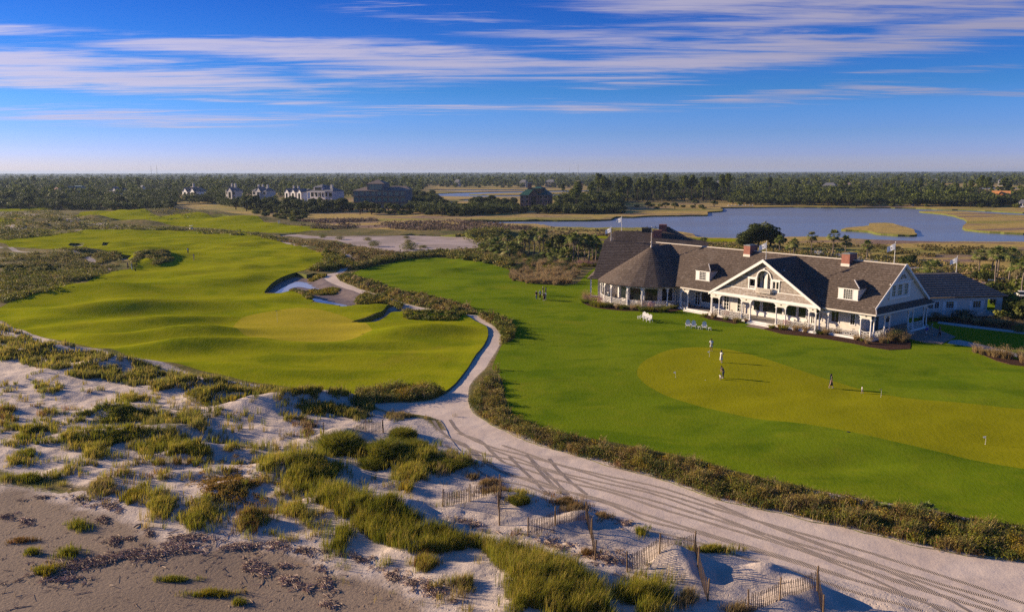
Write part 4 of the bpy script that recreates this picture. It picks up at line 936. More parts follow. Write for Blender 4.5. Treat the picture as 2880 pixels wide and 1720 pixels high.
# ---- rough grass and scrub of the left and the middle distance
def rough(name, polys, label):
    b = Bag()
    for pts, n, H, pl, rad, sz, per, keep in polys:
        x, y, z = land_pts(px_poly(pts, n)); k = noise(x / 9 + 3, y / 6) + .4 * noise(x / 3, y / 3) > keep
        x, y, z = x[k], y[k], z[k]; hh = H * rng.uniform(.5, 1.3, len(x)); g = noise(x / 14, y / 10)[:, None]
        pc = pal(pl, len(x)) * (1 + .35 * g)
        b.add(leaf_quads(np.column_stack([x, y, z + hh * .3]), np.column_stack([rad * rng.uniform(.7, 1.4, len(x)), rad * rng.uniform(.7, 1.4, len(x)), hh * .6]), per, sz, pc))
    return prop(b.build(name, 'leaves'), label)
rough('rough_grass', [
    ([(0,712),(60,716),(140,708),(210,712),(270,738),(318,757),(335,755),(300,768),(258,784),(220,795),(174,812),(100,828),(40,840),(0,852)], 2300, .75, OLIVE + TAN[1:3] + SCRUB[:3], .9, .34, 12, -.3),
    ([(0,760),(300,764),(258,786),(174,814),(72,836),(20,850),(0,852)], 1100, .9, SCRUB[:4] + GREEN_G, .8, .3, 14, -.3),
    ([(60,705),(203,706),(290,715),(330,722),(345,735),(330,748),(310,752),(262,735),(210,712),(140,706)], 900, 1.0, OLIVE + SCRUB, .9, .34, 12, -.2),
    ([(0,650),(60,640),(110,650),(178,657),(150,662),(90,668),(0,676)], 500, 1.2, SCRUB[:4] + OLIVE, 1.3, .5, 12, -.4),
    ([(178,655),(230,650),(330,645),(430,640),(540,645),(640,650),(720,660),(800,672),(790,680),(720,664),(640,660),(560,654),(480,648),(350,647)], 800, 1.2, OLIVE + SCRUB[:4], 1.3, .5, 12, -.3)], 'rough grass and scrub left of the fairway')
rough('rough_grass', [
    ([(795,680),(860,675),(950,684),(1080,706),(1190,714),(1230,710),(1180,720),(1060,733),(1000,745),(985,735),(950,720),(905,712)], 1300, .9, OLIVE + RUST + TAN[1:3], 1.1, .4, 12, -.3),
    ([(0,600),(150,592),(210,606),(310,630),(430,640),(330,645),(230,650),(110,648),(0,650)], 1200, 1.4, OLIVE + OLIVE + SCRUB, 1.8, .7, 10, -.1),
    ([(290,590),(480,588),(640,606),(560,600),(470,604),(400,598)], 350, 1.4, OLIVE + SCRUB, 1.8, .7, 10, -.2),
    ([(1280,668),(1450,680),(1560,668),(1700,690),(1690,740),(1600,720),(1450,705),(1300,715),(1240,710),(1330,698),(1420,692)], 1300, 1.1, OLIVE + SCRUB + TAN[1:3], 1.3, .5, 12, -.25),
    ([(1300,672),(1345,662),(1400,664),(1450,672),(1460,684),(1400,680),(1340,678)], 300, 1.6, OLIVE + SCRUB[:4], 1.3, .5, 14, -.6)], 'rough grass around the sandy waste area')
rough('rough_grass', [
    ([(1950,684),(2080,684),(2180,690),(2400,712),(2600,735),(2880,760),(2880,800),(2700,790),(2500,765),(2300,750),(2100,735)], 2400, 1.2, SCRUB + OLIVE + TAN, 1.2, .45, 12, -.25),
    ([(2450,740),(2600,740),(2760,780),(2880,830),(2880,850),(2760,830),(2600,770)], 700, .9, PINK + TAN + SCRUB[:3], .8, .3, 14, -.3),
    ([(1690,740),(2300,750),(2560,775),(2400,780),(1900,745)], 200, 1.0, SCRUB, 1.0, .4, 10, -.3)], 'scrub garden behind the clubhouse')
rough('marsh_grass', [
    ([(830,620),(1050,616),(1060,622),(900,628)], 260, 1.3, [(.13,.09,.075),(.17,.12,.09)], 2.6, .8, 10, -.5),
    ([(1060,628),(1280,622),(1400,628),(1500,648),(1300,650),(1150,648),(1080,640)], 1000, 1.5, [(.14,.095,.08),(.18,.125,.095),(.13,.10,.06)], 2.8, .8, 10, -.1),
    ([(840,634),(980,630),(1060,640),(900,646)], 200, 1.2, [(.14,.095,.08),(.12,.10,.05)], 2.4, .8, 10, -.1),
    ([(1400,632),(1700,650),(1900,660),(1850,668),(1560,664),(1440,650)], 600, 1.0, [(.18,.12,.07),(.17,.13,.05),(.10,.10,.03)], 2.2, .7, 10, .1),
    ([(2200,682),(2880,700),(2880,740),(2500,715),(2250,695)], 1100, 1.0, [(.20,.14,.05),(.13,.11,.03),(.07,.07,.02)], 1.6, .6, 10, .12)], 'brown marsh grass tussocks')
# ------------------------------------------------------------------ the clubhouse
# local frame: x runs along the front towards its right-hand corner (x=0), y into the building, z up
CH = empty('clubhouse', (53.127, 115.732, 0), R(-52.4), 'white clubhouse with brown shake roofs, round dining pavilion and wraparound porch', 'clubhouse')
FL = .45
def roof_face(mb, bl, br, tr, tl, course=.5, lip=.10):
    """a roof plane laid in real overlapping courses"""
    bl, br, tr, tl = map(Vector, (bl, br, tr, tl)); L = ((tl + tr) / 2 - (bl + br) / 2).length; n = max(2, int(L / course))
    nn = (br - bl).cross(tl - bl)
    if nn.length < 1e-6: nn = (br - bl).cross(tr - bl)
    nn.normalize(); up = nn * lip
    for k in range(n):
        a, b = k / n, (k + 1) / n
        p0 = bl.lerp(tl, a); p1 = br.lerp(tr, a); p2 = br.lerp(tr, b); p3 = bl.lerp(tl, b)
        mb.poly([p0 + up, p1 + up, p2, p3] if (p3 - p2).length > 1e-3 else [p0 + up, p1 + up, p2])
        mb.poly([p0, p1, p1 + up, p0 + up])
    return mb
def slab_under(mb, pts, t=.14):
    """soffit: the same outline a little lower"""
    mb.poly([Vector(p) - Vector((0, 0, t)) for p in pts][::-1])
RZ = 10.87; EZ = 4.2; EY = -.5; RY = 8.6; SL = (RZ - EZ) / (RY - EY)
def rz(y): return EZ + (y - EY) * SL
main = MB()
roof_face(main, (-49, EY, EZ), (.95, EY, EZ), (.35, .4, rz(.4)), (-49, .4, rz(.4)))
roof_face(main, (-49, .4, rz(.4)), (.35, .4, rz(.4)), (.35, RY, RZ), (-49, RY, RZ))
roof_face(main, (.35, 2 * RY - .4, rz(.4)), (-50, 2 * RY - .4, rz(.4)), (-50, RY, RZ), (.35, RY, RZ))
roof_face(main, (.95, 2 * RY - EY, EZ), (-50, 2 * RY - EY, EZ), (-50, 2 * RY - .4, rz(.4)), (.35, 2 * RY - .4, rz(.4)))
roof_face(main, (.95, EY, EZ), (.95, 2 * RY - EY, EZ), (-.05, 2 * RY - .4, 5.0), (-.05, .4, 5.0), .4)
main.poly([(-50, EY, EZ - .16), (-50, 3.6, EZ - .16), (.95, 3.6, EZ - .16), (.95, EY, EZ - .16)])
main.poly([(-3.3, 3.6, EZ - .16), (-3.3, 17.7, EZ - .16), (.95, 17.7, EZ - .16), (.95, 3.6, EZ - .16)])
MR = main.build('roof', M['roof_shakes'], CH)
MB().box(-50.4, .42, RY - .13, RY + .13, RZ - .02, RZ + .1).build('ridge_cap', M['cream_paint'], MR)
MB().bar((.95, EY, EZ + .07), (.35, .42, 4.97), .14, .08).build('hip_cap', M['cream_paint'], MR)
for b_ in ((-36, -28.9, EY - .05, EY + .02), (-8.2, .95, EY - .05, EY + .02), (.93, 1.0, EY, 17.7)): MB().box(*b_, EZ - .18, EZ + .03).build('fascia', M['cream_paint'], MR)
# floor, inner walls
deck = MB().box(-36.5, .3, -.35, 17.4, 0, FL).box(-28.7, -8.0, -1.3, -.35, 0, FL - .004)
DK = deck.build('porch_floor', M['deck_boards'], CH)
MB().box(-36.5, -28.72, -.41, -.352, .02, FL + .02).box(-7.98, .36, -.41, -.352, .02, FL + .02).box(-28.76, -7.94, -1.36, -1.302, .02, FL + .02).box(.302, .36, -.35, 17.4, .02, FL + .02).build('floor_edge', M['white_paint'], DK)
MB().box(-50, -3.4, 3.4, 14.5, FL, EZ - .17).build('wall', M['siding'], CH)
MB().box(-3.4, -3.0, 9.5, 17.3, FL, EZ - .17).build('wall', M['siding'], CH)
# ---------------- gabled end over the side porch
ge = MB(); ge.prism([(-.05, .5, 4.95), (-.05, 16.7, 4.95), (-.05, 8.6, 10.6)], (-.25, 0, 0))
GE = ge.build('gable_wall', M['siding'], CH)
rk = MB()
for s in (-1, 1):
    a = Vector((.38, 8.6 + s * 8.35, 4.82)); b = Vector((.38, 8.6, 10.9)); rk.bar(a, b, .10, .34)
    rk.bar(a + Vector((-.2, 0, -.2)), b + Vector((-.2, 0, -.2)), .3, .06)
rk.box(.0, .05, 4.7, 12.4, 8.1, 8.3)
rk.build('rake_board', M['white_paint'], GE)
def window(parent, axis, c0, c1, z0, z1, pos, depth=.06, cols=2, rows=3, frame=.12, split=None, glassm='window_glass', out=-1, bar=.035):
    """axis 'x': window lies in a plane y=pos; axis 'y': in a plane x=pos. out: which way it faces. frame > pane"""
    f = MB(); g = MB(); o0, o1 = sorted((pos, pos + out * depth)); gi = pos + out * depth * .25; g0, g1 = sorted((pos, gi)); b0, b1 = sorted((pos + out * .003, pos + out * depth * .6))
    def bx(m, a0, a1, zz0, zz1, p0, p1):
        if axis == 'x': m.box(a0, a1, p0, p1, zz0, zz1)
        else: m.box(p0, p1, a0, a1, zz0, zz1)
    bx(f, c0 - frame, c0, z0 - frame, z1 + frame, o0, o1); bx(f, c1, c1 + frame, z0 - frame, z1 + frame, o0, o1)
    bx(f, c0, c1, z1, z1 + frame, o0, o1); bx(f, c0, c1, z0 - frame, z0, o0, o1 if out > 0 else o1)
    for k in range(1, cols):
        x_ = c0 + (c1 - c0) * k / cols; bx(f, x_ - bar / 2, x_ + bar / 2, z0, z1, b0, b1)
    for k in range(1, rows):
        z_ = z0 + (z1 - z0) * k / rows; bx(f, c0, c1, z_ - bar / 2, z_ + bar / 2, b0, b1 - .002)
    if split: bx(f, c0, c1, split - .04, split + .04, b0, b1 + .004 * out)
    bx(g, c0, c1, z0, z1, g0, g1)
    fo = f.build('window', M['white_paint'], parent); g.build('pane', M[glassm], fo); return fo
for y0, y1 in ((5.5, 6.5), (7.3, 8.5), (9.3, 10.3)):
    window(CH, 'y', y0, y1, 6.25, 7.9, -.05, .08, 2, 4, .1, 7.1, 'window_glass_blue', 1)
MB().box(-.045, .09, 4.75, 5.38, 5.9, 8.15).box(-.045, .09, 10.42, 10.95, 5.9, 8.15).box(-.04, .1, 4.7, 11.0, 5.78, 6.1).box(-.04, .1, 4.7, 11.0, 8.04, 8.2).build('window_surround', M['white_paint'], GE)
fan = MB(); n_ = 12
pts = [(-.03, 8.6 + 1.05 * math.cos(math.pi * k / n_), 8.62 + .95 * math.sin(math.pi * k / n_)) for k in range(n_ + 1)]
fan.prism(pts, (.04, 0, 0)); FW = MB()
for k in range(n_):
    FW.bar(pts[k], pts[k + 1], .16, .16)
FW.bar(pts[0], pts[-1], .14, .14)
for k in (3, 6, 9): FW.bar((.02, 8.6, 8.62), (.02, pts[k][1], pts[k][2]), .05)
fw = FW.build('fanlight', M['white_paint'], CH); fan.build('pane', M['window_glass_blue'], fw)
# ---------------- the big front gable
GX0, GX1, GXC, GY = -28.75, -7.85, -18.3, -1.15
gab = MB()
roof_face(gab, (GX0 - .25, 9.5, 4.05), (GX0 - .25, GY, 4.05), (GXC, GY, 10.75), (GXC, 9.5, 10.75))
roof_face(gab, (GX1 + .25, GY, 4.05), (GX1 + .25, 9.5, 4.05), (GXC, 9.5, 10.75), (GXC, GY, 10.75))
GR = gab.build('gable_roof', M['roof_shakes'], CH)
fr = MB()
for s, gx in ((-1, GX0 - .3), (1, GX1 + .3)):
    fr.bar((gx, GY - .06, 3.98), (GXC, GY - .06, 10.72), .12, .42, up=(0, 1, 0)) if False else fr.prism([(gx, GY - .12, 3.75), (gx, GY - .12, 4.2), (GXC, GY - .12, 10.82), (GXC, GY - .12, 10.3)], (0, .1, 0))
    fr.prism([(gx + s * -.3, GY, 4.1), (GXC, GY, 10.66), (GXC, GY + .55, 10.66), (gx + s * -.3, GY + .55, 4.1)], (0, 0, -.06))
fr.build('rake_board', M['white_paint'], GR)
# gable wall in pieces round the recessed loggia; flared skirt below
WY = -.62
def gx_at(z, inset=.15): return (10.6 - z) * (GXC - GX0) / (10.6 - 4.1)
gw = MB()
zt = 10.45
AX0, AX1, AC = -19.62, -16.98, -18.3
def poly_w(p, d=.2): gw.prism([(x_, WY, z_) for x_, z_ in p], (0, d, 0))
LX0, LX1 = -21.25, -15.35
poly_w([(GXC - gx_at(5.6), 5.6), (LX0, 5.6), (LX0, 10.6 - (GXC - LX0) / (GXC - GX0) * 6.5), ])
poly_w([(LX1, 5.6), (GXC + gx_at(5.6), 5.6), (LX1, 10.6 - (LX1 - GXC) / (GXC - GX0) * 6.5)])
arc = [(AC + 1.32 * math.cos(t), 7.75 + 1.2 * math.sin(t)) for t in np.linspace(math.pi, 0, 15)]
poly_w([(LX0, 7.45), (AX0, 7.45)] + [(AX0, 7.75)] + arc[1:8] + [(GXC, zt), (LX0, 10.6 - (GXC - LX0) / (GXC - GX0) * 6.5)])
poly_w([(GXC, zt)] + arc[7:-1] + [(AX1, 7.75), (AX1, 7.45), (LX1, 7.45), (LX1, 10.6 - (LX1 - GXC) / (GXC - GX0) * 6.5)])
poly_w([(LX0, 5.6), (LX1, 5.6), (LX1, 5.95), (LX0, 5.95)])
GWO = gw.build('gable_wall', M['wall_shingles'], CH)
sk_ = MB(); roof_face(sk_, (GXC - gx_at(4.5), -1.12, 4.5), (GXC + gx_at(4.5), -1.12, 4.5), (GXC + gx_at(5.6), WY, 5.6), (GXC - gx_at(5.6), WY, 5.6), .28, .03); sk_.build('shingle_skirt', M['wall_shingles'], GWO)
tr = MB().box(GXC - gx_at(5.62), GXC + gx_at(5.62), WY - .09, WY - .003, 5.54, 5.66).box(GXC - gx_at(7.62), -19.8, WY - .08, WY - .003, 7.56, 7.66).box(-16.8, GXC + gx_at(7.62), WY - .08, WY - .003, 7.56, 7.66)
tr.box(-28.4, -8.2, -1.22, -1.0, 4.0, 4.5)
tr.build('belt_course', M['white_paint'], GWO)
lg = MB().box(LX0, LX1, WY + 1.2, WY + 1.3, 5.6, 9.2).box(LX0, LX1, WY + .2, WY + 1.2, 5.5, 5.6)
lg.build('loggia_wall', M['siding'], GWO)
ldk = MB().box(-19.3, -18.75, WY + 1.14, WY + 1.199, 5.75, 7.9).box(-17.9, -17.1, WY + 1.14, WY + 1.199, 5.75, 8.4).box(-21.1, -19.9, WY + 1.14, WY + 1.199, 5.9, 7.4).box(-16.7, -15.6, WY + 1.14, WY + 1.199, 5.9, 7.4)
ldk.build('loggia_glass', M['window_glass'], GWO)
wf = MB()
for x0_, x1_ in ((-21.3, -19.8), (-16.8, -15.3)):
    wf.box(x0_, x0_ + .22, WY - .1, WY + .16, 5.66, 7.45).box(x1_ - .16, x1_, WY - .1, WY + .16, 5.66, 7.45).box(x0_ - .08, x1_ + .08, WY - .14, WY + .16, 7.3, 7.56).box(x0_, x1_, WY - .08, WY + .1, 5.66, 5.8)
    wf.box(x0_ + .22, x1_ - .16, WY - .05, WY, 6.08, 6.16)
    for k in range(9): xx = x0_ + .26 + k * (x1_ - x0_ - .5) / 8; wf.box(xx - .02, xx + .02, WY - .04, WY - .01, 5.8, 6.08)
for k in range(14):
    a = arc[k]; b = arc[k + 1]; wf.bar((a[0], WY - .05, a[1] + .06), (b[0], WY - .05, b[1] + .06), .2, .24, up=(0, 1, 0))
wf.box(-19.86, -19.6, WY - .12, WY + .14, 5.66, 7.85).box(-17.0, -16.74, WY - .12, WY + .14, 5.66, 7.85).box(-18.45, -18.15, WY - .2, WY + .02, 8.9, 9.3).box(-18.62, -18.0, WY + .5, WY + .62, 5.66, 8.6)
wf.build('arched_window_frame', M['white_paint'], GWO)
bal = MB().box(-19.35, -16.6, -1.35, WY - .15, 5.32, 5.42)
for k in range(27):
    xx = -19.32 + k * .104; bal.box(xx, xx + .04, -1.34, -1.30, 5.42, 6.02)
for k in range(6):
    yy = -1.34 + k * .11; bal.box(-19.35, -19.31, yy, yy + .04, 5.42, 6.02).box(-16.64, -16.6, yy, yy + .04, 5.42, 6.02)
bal.box(-19.38, -16.57, -1.37, -1.27, 6.02, 6.1).box(-19.38, -19.28, -1.27, WY - .15, 6.02, 6.1).box(-16.67, -16.57, -1.27, WY - .15, 6.02, 6.1)
bal.build('balcony', M['cream_paint'], GWO)
for k in range(5): MB().box(-19.1 + k * .75, -18.75 + k * .75, -1.24, -1.05, 4.62, 4.7).build('vent_slot', M['dark_metal'], GWO)
# ---------------- porch columns, friezes with rounded brackets, railings
def column(x, y, z1=3.32, r_=.115):
    m = MB().box(x - .17, x + .17, y - .17, y + .17, FL, FL + .16).lathe([(r_ + .02, .16), (r_, .3), (r_ * .9, z1 - FL - .22), (r_ + .04, z1 - FL - .2), (r_ + .04, z1 - FL - .14)], (x, y, FL), 12).box(x - .17, x + .17, y - .17, y + .17, z1 - .14, z1)
    return m.build('column', M['white_paint'], CH)
def frieze(p, q, z0=3.32, z1=4.04, kind='arch', t=.12, name='porch_arch'):
    """board between two posts with an opening rounded at its corners, or a closed panel with an oval vent"""
    p = Vector(p); q = Vector(q); d = (q - p); L = d.length; d.normalize(); n = Vector((-d.y, d.x, 0)) * (t / 2); m = MB()
    def P(s, z): v = p + d * s; return Vector((v.x, v.y, z))
    if kind == 'arch':
        rr = min(.62, L * .3); top = z1 - .16; out = [P(0, z1), P(L, z1), P(L, z0)]
        out += [P(L - .1 - rr + rr * math.cos(t_), top - rr + rr * math.sin(t_)) for t_ in np.linspace(0, math.pi / 2, 7)]
        out += [P(.1 + rr - rr * math.sin(t_), top - rr + rr * math.cos(t_)) for t_ in np.linspace(0, math.pi / 2, 7)]
        out += [P(0, z0)]; m.prism([v + n for v in out], -2 * n)
        m.obox((P(L / 2, z1 - .03)), d * (L / 2), n * 1.25, (0, 0, .035))
        return m.build(name, M['white_paint'], CH)
    m.prism([v + n for v in (P(0, z0), P(L, z0), P(L, z1), P(0, z1))], -2 * n)
    m.obox(P(L / 2, z0 + .04), d * (L / 2 + .05), n * 1.5, (0, 0, .04))
    o = m.build('frieze_panel', M['cream_paint'], CH)
    v = MB(); c = P(L / 2, (z0 + z1) / 2 + .05)
    v.prism([c + n * 1.12 * FS + d * .17 * math.cos(a) + Vector((0, 0, .11 * math.sin(a))) for a in np.linspace(0, 2 * math.pi, 11)[:-1]], n * -.1 * FS)
    v.build('oval_vent', M['dark_metal'], o); return o
FS = -1
def railing(p, q, h=.82, parent=None, sweep=True):
    p = Vector(p); q = Vector(q); d = q - p; L = d.length; d.normalize(); m = MB(); z0 = FL + .1
    def P(s, z): v = p + d * s; return (v.x, v.y, z)
    m.bar(P(.1, z0), P(L - .1, z0), .07, .06); m.bar(P(.45 if sweep else .1, z0 + h), P(L - (.45 if sweep else .1), z0 + h), .09, .07)
    if sweep:
        m.bar(P(.1, z0 + h + .16), P(.47, z0 + h), .09, .07); m.bar(P(L - .1, z0 + h + .16), P(L - .47, z0 + h), .09, .07)
    k = max(2, int((L - .3) / .38)); st = (L - .3) / k
    for i in range(k + 1):
        s = .15 + i * st; m.bar(P(s, z0), P(s, z0 + h), .045)
        if i < k:
            if i % 2: m.bar(P(s + st / 2, z0 + h * .35), P(s + st / 2, z0 + h), .045); m.bar(P(s, z0 + h * .35), P(s + st, z0 + h * .35), .045)
            else: m.bar(P(s + st / 2, z0), P(s + st / 2, z0 + h * .68), .045); m.bar(P(s, z0 + h * .68), P(s + st, z0 + h * .68), .045)
    return m.build('railing', M['white_paint'], CH)
Gx = [-28.35, -26.8, -22.15, -20.45, -15.45, -13.75, -9.55, -8.35]
for x_ in Gx: column(x_, -.98)
for a, b, k_ in [(0, 1, 'p'), (1, 2, 'arch'), (2, 3, 'p'), (3, 4, 'arch'), (4, 5, 'p'), (5, 6, 'arch'), (6, 7, 'p')]: frieze((Gx[a], -.98, 0), (Gx[b], -.98, 0), kind=k_)
for a, b in ((0, 1), (1, 2), (2, 3), (4, 5), (5, 6), (6, 7)): railing((Gx[a], -.98, 0), (Gx[b], -.98, 0))
Rx = [-8.35, -6.85, -1.6, 0.0]
for i_, x_ in enumerate(Rx): column(x_, 0)
for a, b, k_ in ((0, 1, 'p'), (1, 2, 'arch'), (2, 3, 'p')): frieze((Rx[a], 0, 0), (Rx[b], 0, 0), kind=k_); railing((Rx[a], 0, 0), (Rx[b], 0, 0))
Lx = [-36.2, -34.6, -29.3, -28.35]
for x_ in Lx[:3]: column(x_, 0)
for a, b, k_ in ((0, 1, 'p'), (1, 2, 'arch'), (2, 3, 'p')): frieze((Lx[a], 0, 0), (Lx[b], 0, 0), kind=k_)
railing((Lx[0], 0, 0), (Lx[1], 0, 0)); railing((Lx[2], 0, 0), (Lx[3], 0, 0))
Sy = [.9, 4.0, 5.45, 11.2, 12.7, 16.2, 17.2]
FS = 1
for y_ in Sy: column(0, y_)
for a, b, k_ in ((0, 1, 'arch'), (1, 2, 'p'), (2, 3, 'arch'), (3, 4, 'p'), (4, 5, 'arch'), (5, 6, 'p')): frieze((0, Sy[a], 0), (0, Sy[b], 0), kind=k_)
railing((0, 0, 0), (0, .9, 0), sweep=False); railing((0, .9, 0), (0, 4, 0)); railing((0, 4, 0), (0, 5.45, 0)); railing((0, 11.2, 0), (0, 12.7, 0)); railing((0, 12.7, 0), (0, 16.2, 0))
FS = -1
# ---------------- windows and doors on the porch wall
WYp = 3.4
for x0_, x1_, z0_, z1_, c_, r_ in ((-22.85, -21.6, 1.35, 3.15, 1, 1), (-21.05, -17.2, 1.35, 3.15, 1, 1), (-16.9, -14.6, 1.35, 3.15, 1, 1), (-14.2, -12.8, 1.35, 3.1, 1, 1), (-11.2, -10.0, 1.4, 3.0, 1, 1), (-8.3, -7.1, 1.5, 3.1, 2, 1), (-34.2, -29.6, 1.4, 3.1, 2, 1), (-2.9 - 2.2, -2.2 - 2.2, 1.5, 3.1, 2, 2)):
    window(CH, 'x', x0_, x1_, z0_, z1_, WYp, .09, c_, r_, .12)
MB().box(-23.1, -12.5, 3.33, 3.397, FL + .02, 1.2).build('panel_wainscot', M['white_paint'], CH)
def door(x0_, x1_, y_=WYp, z1_=3.05):
    f = MB().box(x0_ - .14, x0_, y_ - .1, y_, FL, z1_ + .14).box(x1_, x1_ + .14, y_ - .1, y_, FL, z1_ + .14).box(x0_, x1_, y_ - .1, y_, z1_, z1_ + .14).box(x0_, x1_, y_ - .06, y_, FL, FL + .25)
    c = (x0_ + x1_) / 2; f.box(c - .05, c + .05, y_ - .06, y_ - .001, FL + .25, z1_)
    for k in range(1, 4): z_ = FL + .25 + (z1_ - FL - .25) * k / 4; f.box(x0_, x1_, y_ - .05, y_ - .002, z_ - .025, z_ + .025)
    d = f.build('door', M['white_paint'], CH); MB().box(x0_, x1_, y_ - .03, y_ - .003, FL + .25, z1_).build('pane', M['window_glass'], d)
    MB().ball((c + .1, y_ - .09, 1.5), .04).build('handle', M['dark_metal'], d)
door(-35.6, -34.6); door(-29.1, -28.1); door(-26.2, -25.1); door(-10.9 - .9, -10.0 - 1.3, z1_=3.0)
window(CH, 'y', 5.2, 6.4, 1.3, 3.1, -3.0 + .0, .08, 2, 3, .12, None, 'window_glass', 1); window(CH, 'y', 9.9, 11.2, 1.3, 3.1, -3.0, .08, 2, 3, .12, None, 'window_glass', 1)
for y_ in (7.2,): MB().box(-3.4, -2.93, y_ - .6, y_ + .6, FL, 3.1).build('door', M['dark_metal'], CH)
MB().box(-3.41, -3.0, 3.4, 9.5, FL, EZ - .17).build('wall', M['siding'], CH)
# ---------------- dormers
def dormer(x0_, x1_):
    yf = 1.35; zb = rz(yf) + .02; zt_ = 7.45; yb = EY + (zt_ - EZ) / SL; xm = (x0_ + x1_) / 2; pk = 8.45; ph = yf + (x1_ - x0_) / 2 * .95
    b = MB()
    b.poly([(x0_, yf, zb - .2), (x1_, yf, zb - .2), (x1_, yf, zt_), (x0_, yf, zt_)]).poly([(x1_, yf, zb - .2), (x1_, yb + .3, zt_), (x1_, yf, zt_)]).poly([(x0_, yf, zt_), (x0_, yb + .3, zt_), (x0_, yf, zb - .2)])
    D = b.build('dormer', M['cream_paint'], CH)
    rf = MB(); o = .22; yb2 = EY + (pk - EZ) / SL + .2
    roof_face(rf, (x0_ - o, yf - o, zt_), (x1_ + o, yf - o, zt_), (xm + .01, ph, pk), (xm - .01, ph, pk), .36)
    roof_face(rf, (x1_ + o, yf - o, zt_), (x1_ + o, yb + .5, zt_), (xm, yb2, pk), (xm, ph, pk), .36)
    roof_face(rf, (x0_ - o, yb + .5, zt_), (x0_ - o, yf - o, zt_), (xm, ph, pk), (xm, yb2, pk), .36)
    rf.poly([(x0_ - o, yf - o, zt_ - .03), (x0_ - o, yb + .4, zt_ - .03), (x1_ + o, yb + .4, zt_ - .03), (x1_ + o, yf - o, zt_ - .03)])
    rf.build('dormer_roof', M['roof_shakes'], D); MB().bar((x1_ + o, yf - o, zt_ + .08), (xm, ph, pk + .08), .12, .07).build('hip_cap', M['white_paint'], D); MB().box(x0_ - .1, x1_ + .1, yf - .06, yf - .003, zt_ - .18, zt_ - .02).build('dormer_trim', M['white_paint'], D); MB().box(x0_ - .06, x1_ + .06, yf - .08, yf - .003, zb - .05, zb + .1).build('dormer_sill', M['white_paint'], D)
    w_ = (x1_ - x0_) * .21; window(D, 'x', xm - w_, xm + w_, zb + .2, zt_ - .25, yf, .09, 4, 5, .07, bar=.05)
    for a_, b_ in ((x0_ + .06, xm - w_ - .1), (xm + w_ + .1, x1_ - .06)): MB().box(a_, b_, yf - .06, yf - .004, zb + .12, zt_ - .2).build('shutter', M['white_paint'], D)
dormer(-34.1, -30.9); dormer(-6.3, -3.0)
# ---------------- chimneys
def chimney(x0_, x1_, y0_, y1_, z0_, z1_, parent=None):
    c = MB().box(x0_, x1_, y0_, y1_, z0_, z1_ - .12).build('chimney', M['brick'], parent or MR)
    return c
def chimney_cap(x0_, x1_, y0_, y1_, z1_):
    MB().box(x0_ - .05, x1_ + .05, y0_ - .05, y1_ + .05, z1_ - .119, z1_).box(x0_ + .3, x1_ - .3, y0_ + .3, y1_ - .3, z1_ + .001, z1_ + .06).build('chimney_cap', M['grey_metal'], MR)
for a in ((-28.35, -27.0, 7.3, 9.5, 9.4, 12.0), (-9.55, -8.15, 7.3, 9.5, 9.4, 12.0)):
    chimney(*a); chimney_cap(*a[:4], a[5]); MB().box(a[0] - .04, a[1] + .04, a[2] - .04, a[2] + .3, 9.6, 10.35).build('chimney_flashing', M['cream_paint'], MR)
# ---------------- round dining pavilion
RC = (-46.6, 3.0); NP = 24
rf = MB(); ER = 10.15; AZ_ = 10.56
angs = [2 * math.pi * k / NP + .1 for k in range(NP)]
for k in range(NP):
    a, b = angs[k], angs[(k + 1) % NP]
    pa = (RC[0] + ER * math.cos(a), RC[1] + ER * math.sin(a), 4.08); pb = (RC[0] + ER * math.cos(b), RC[1] + ER * math.sin(b), 4.08)
    ta = (RC[0] + .12 * math.cos(a), RC[1] + .12 * math.sin(a), AZ_); tb = (RC[0] + .12 * math.cos(b), RC[1] + .12 * math.sin(b), AZ_)
    roof_face(rf, pa, pb, tb, ta, .55, .075)
rf.poly([(RC[0] + ER * math.cos(a), RC[1] + ER * math.sin(a), 3.98) for a in angs][::-1])
roof_face(rf, (RC[0] + 4, 9, 8.0), (RC[0] + 4, RC[1], 8.0), (RC[0] + .2, RC[1], AZ_), (RC[0] + .2, 9, RZ)); roof_face(rf, (RC[0] - 4, RC[1], 8.0), (RC[0] - 4, 9, 8.0), (RC[0] - .2, 9, RZ), (RC[0] - .2, RC[1], AZ_))
PR = rf.build('pavilion_roof', M['roof_shakes'], CH)
fl = MB(); fl.prism([(RC[0] + 9.95 * math.cos(a), RC[1] + 9.95 * math.sin(a), 0) for a in angs], (0, 0, FL - .008)); fl.build('pavilion_floor', M['deck_boards'], CH)
pr_ = 9.55
def pc(a): return (RC[0] + pr_ * math.cos(a), RC[1] + pr_ * math.sin(a), 0)
pst = [R(d) for d in (-178, -166, -150, -132, -112, -97, -73, -56, -28, -12)]
for i_, a in enumerate(pst): column(pc(a)[0], pc(a)[1], 3.3)
for i_ in range(len(pst) - 1):
    frieze(pc(pst[i_]), pc(pst[i_ + 1]), 3.28, 4.0, 'arch'); railing(pc(pst[i_]), pc(pst[i_ + 1]))
frieze(pc(pst[-1]), (Lx[0], 0, 0), 3.28, 4.0, 'arch')
IR = 6.1; iw = MB(); ig = MB(); NI = 12
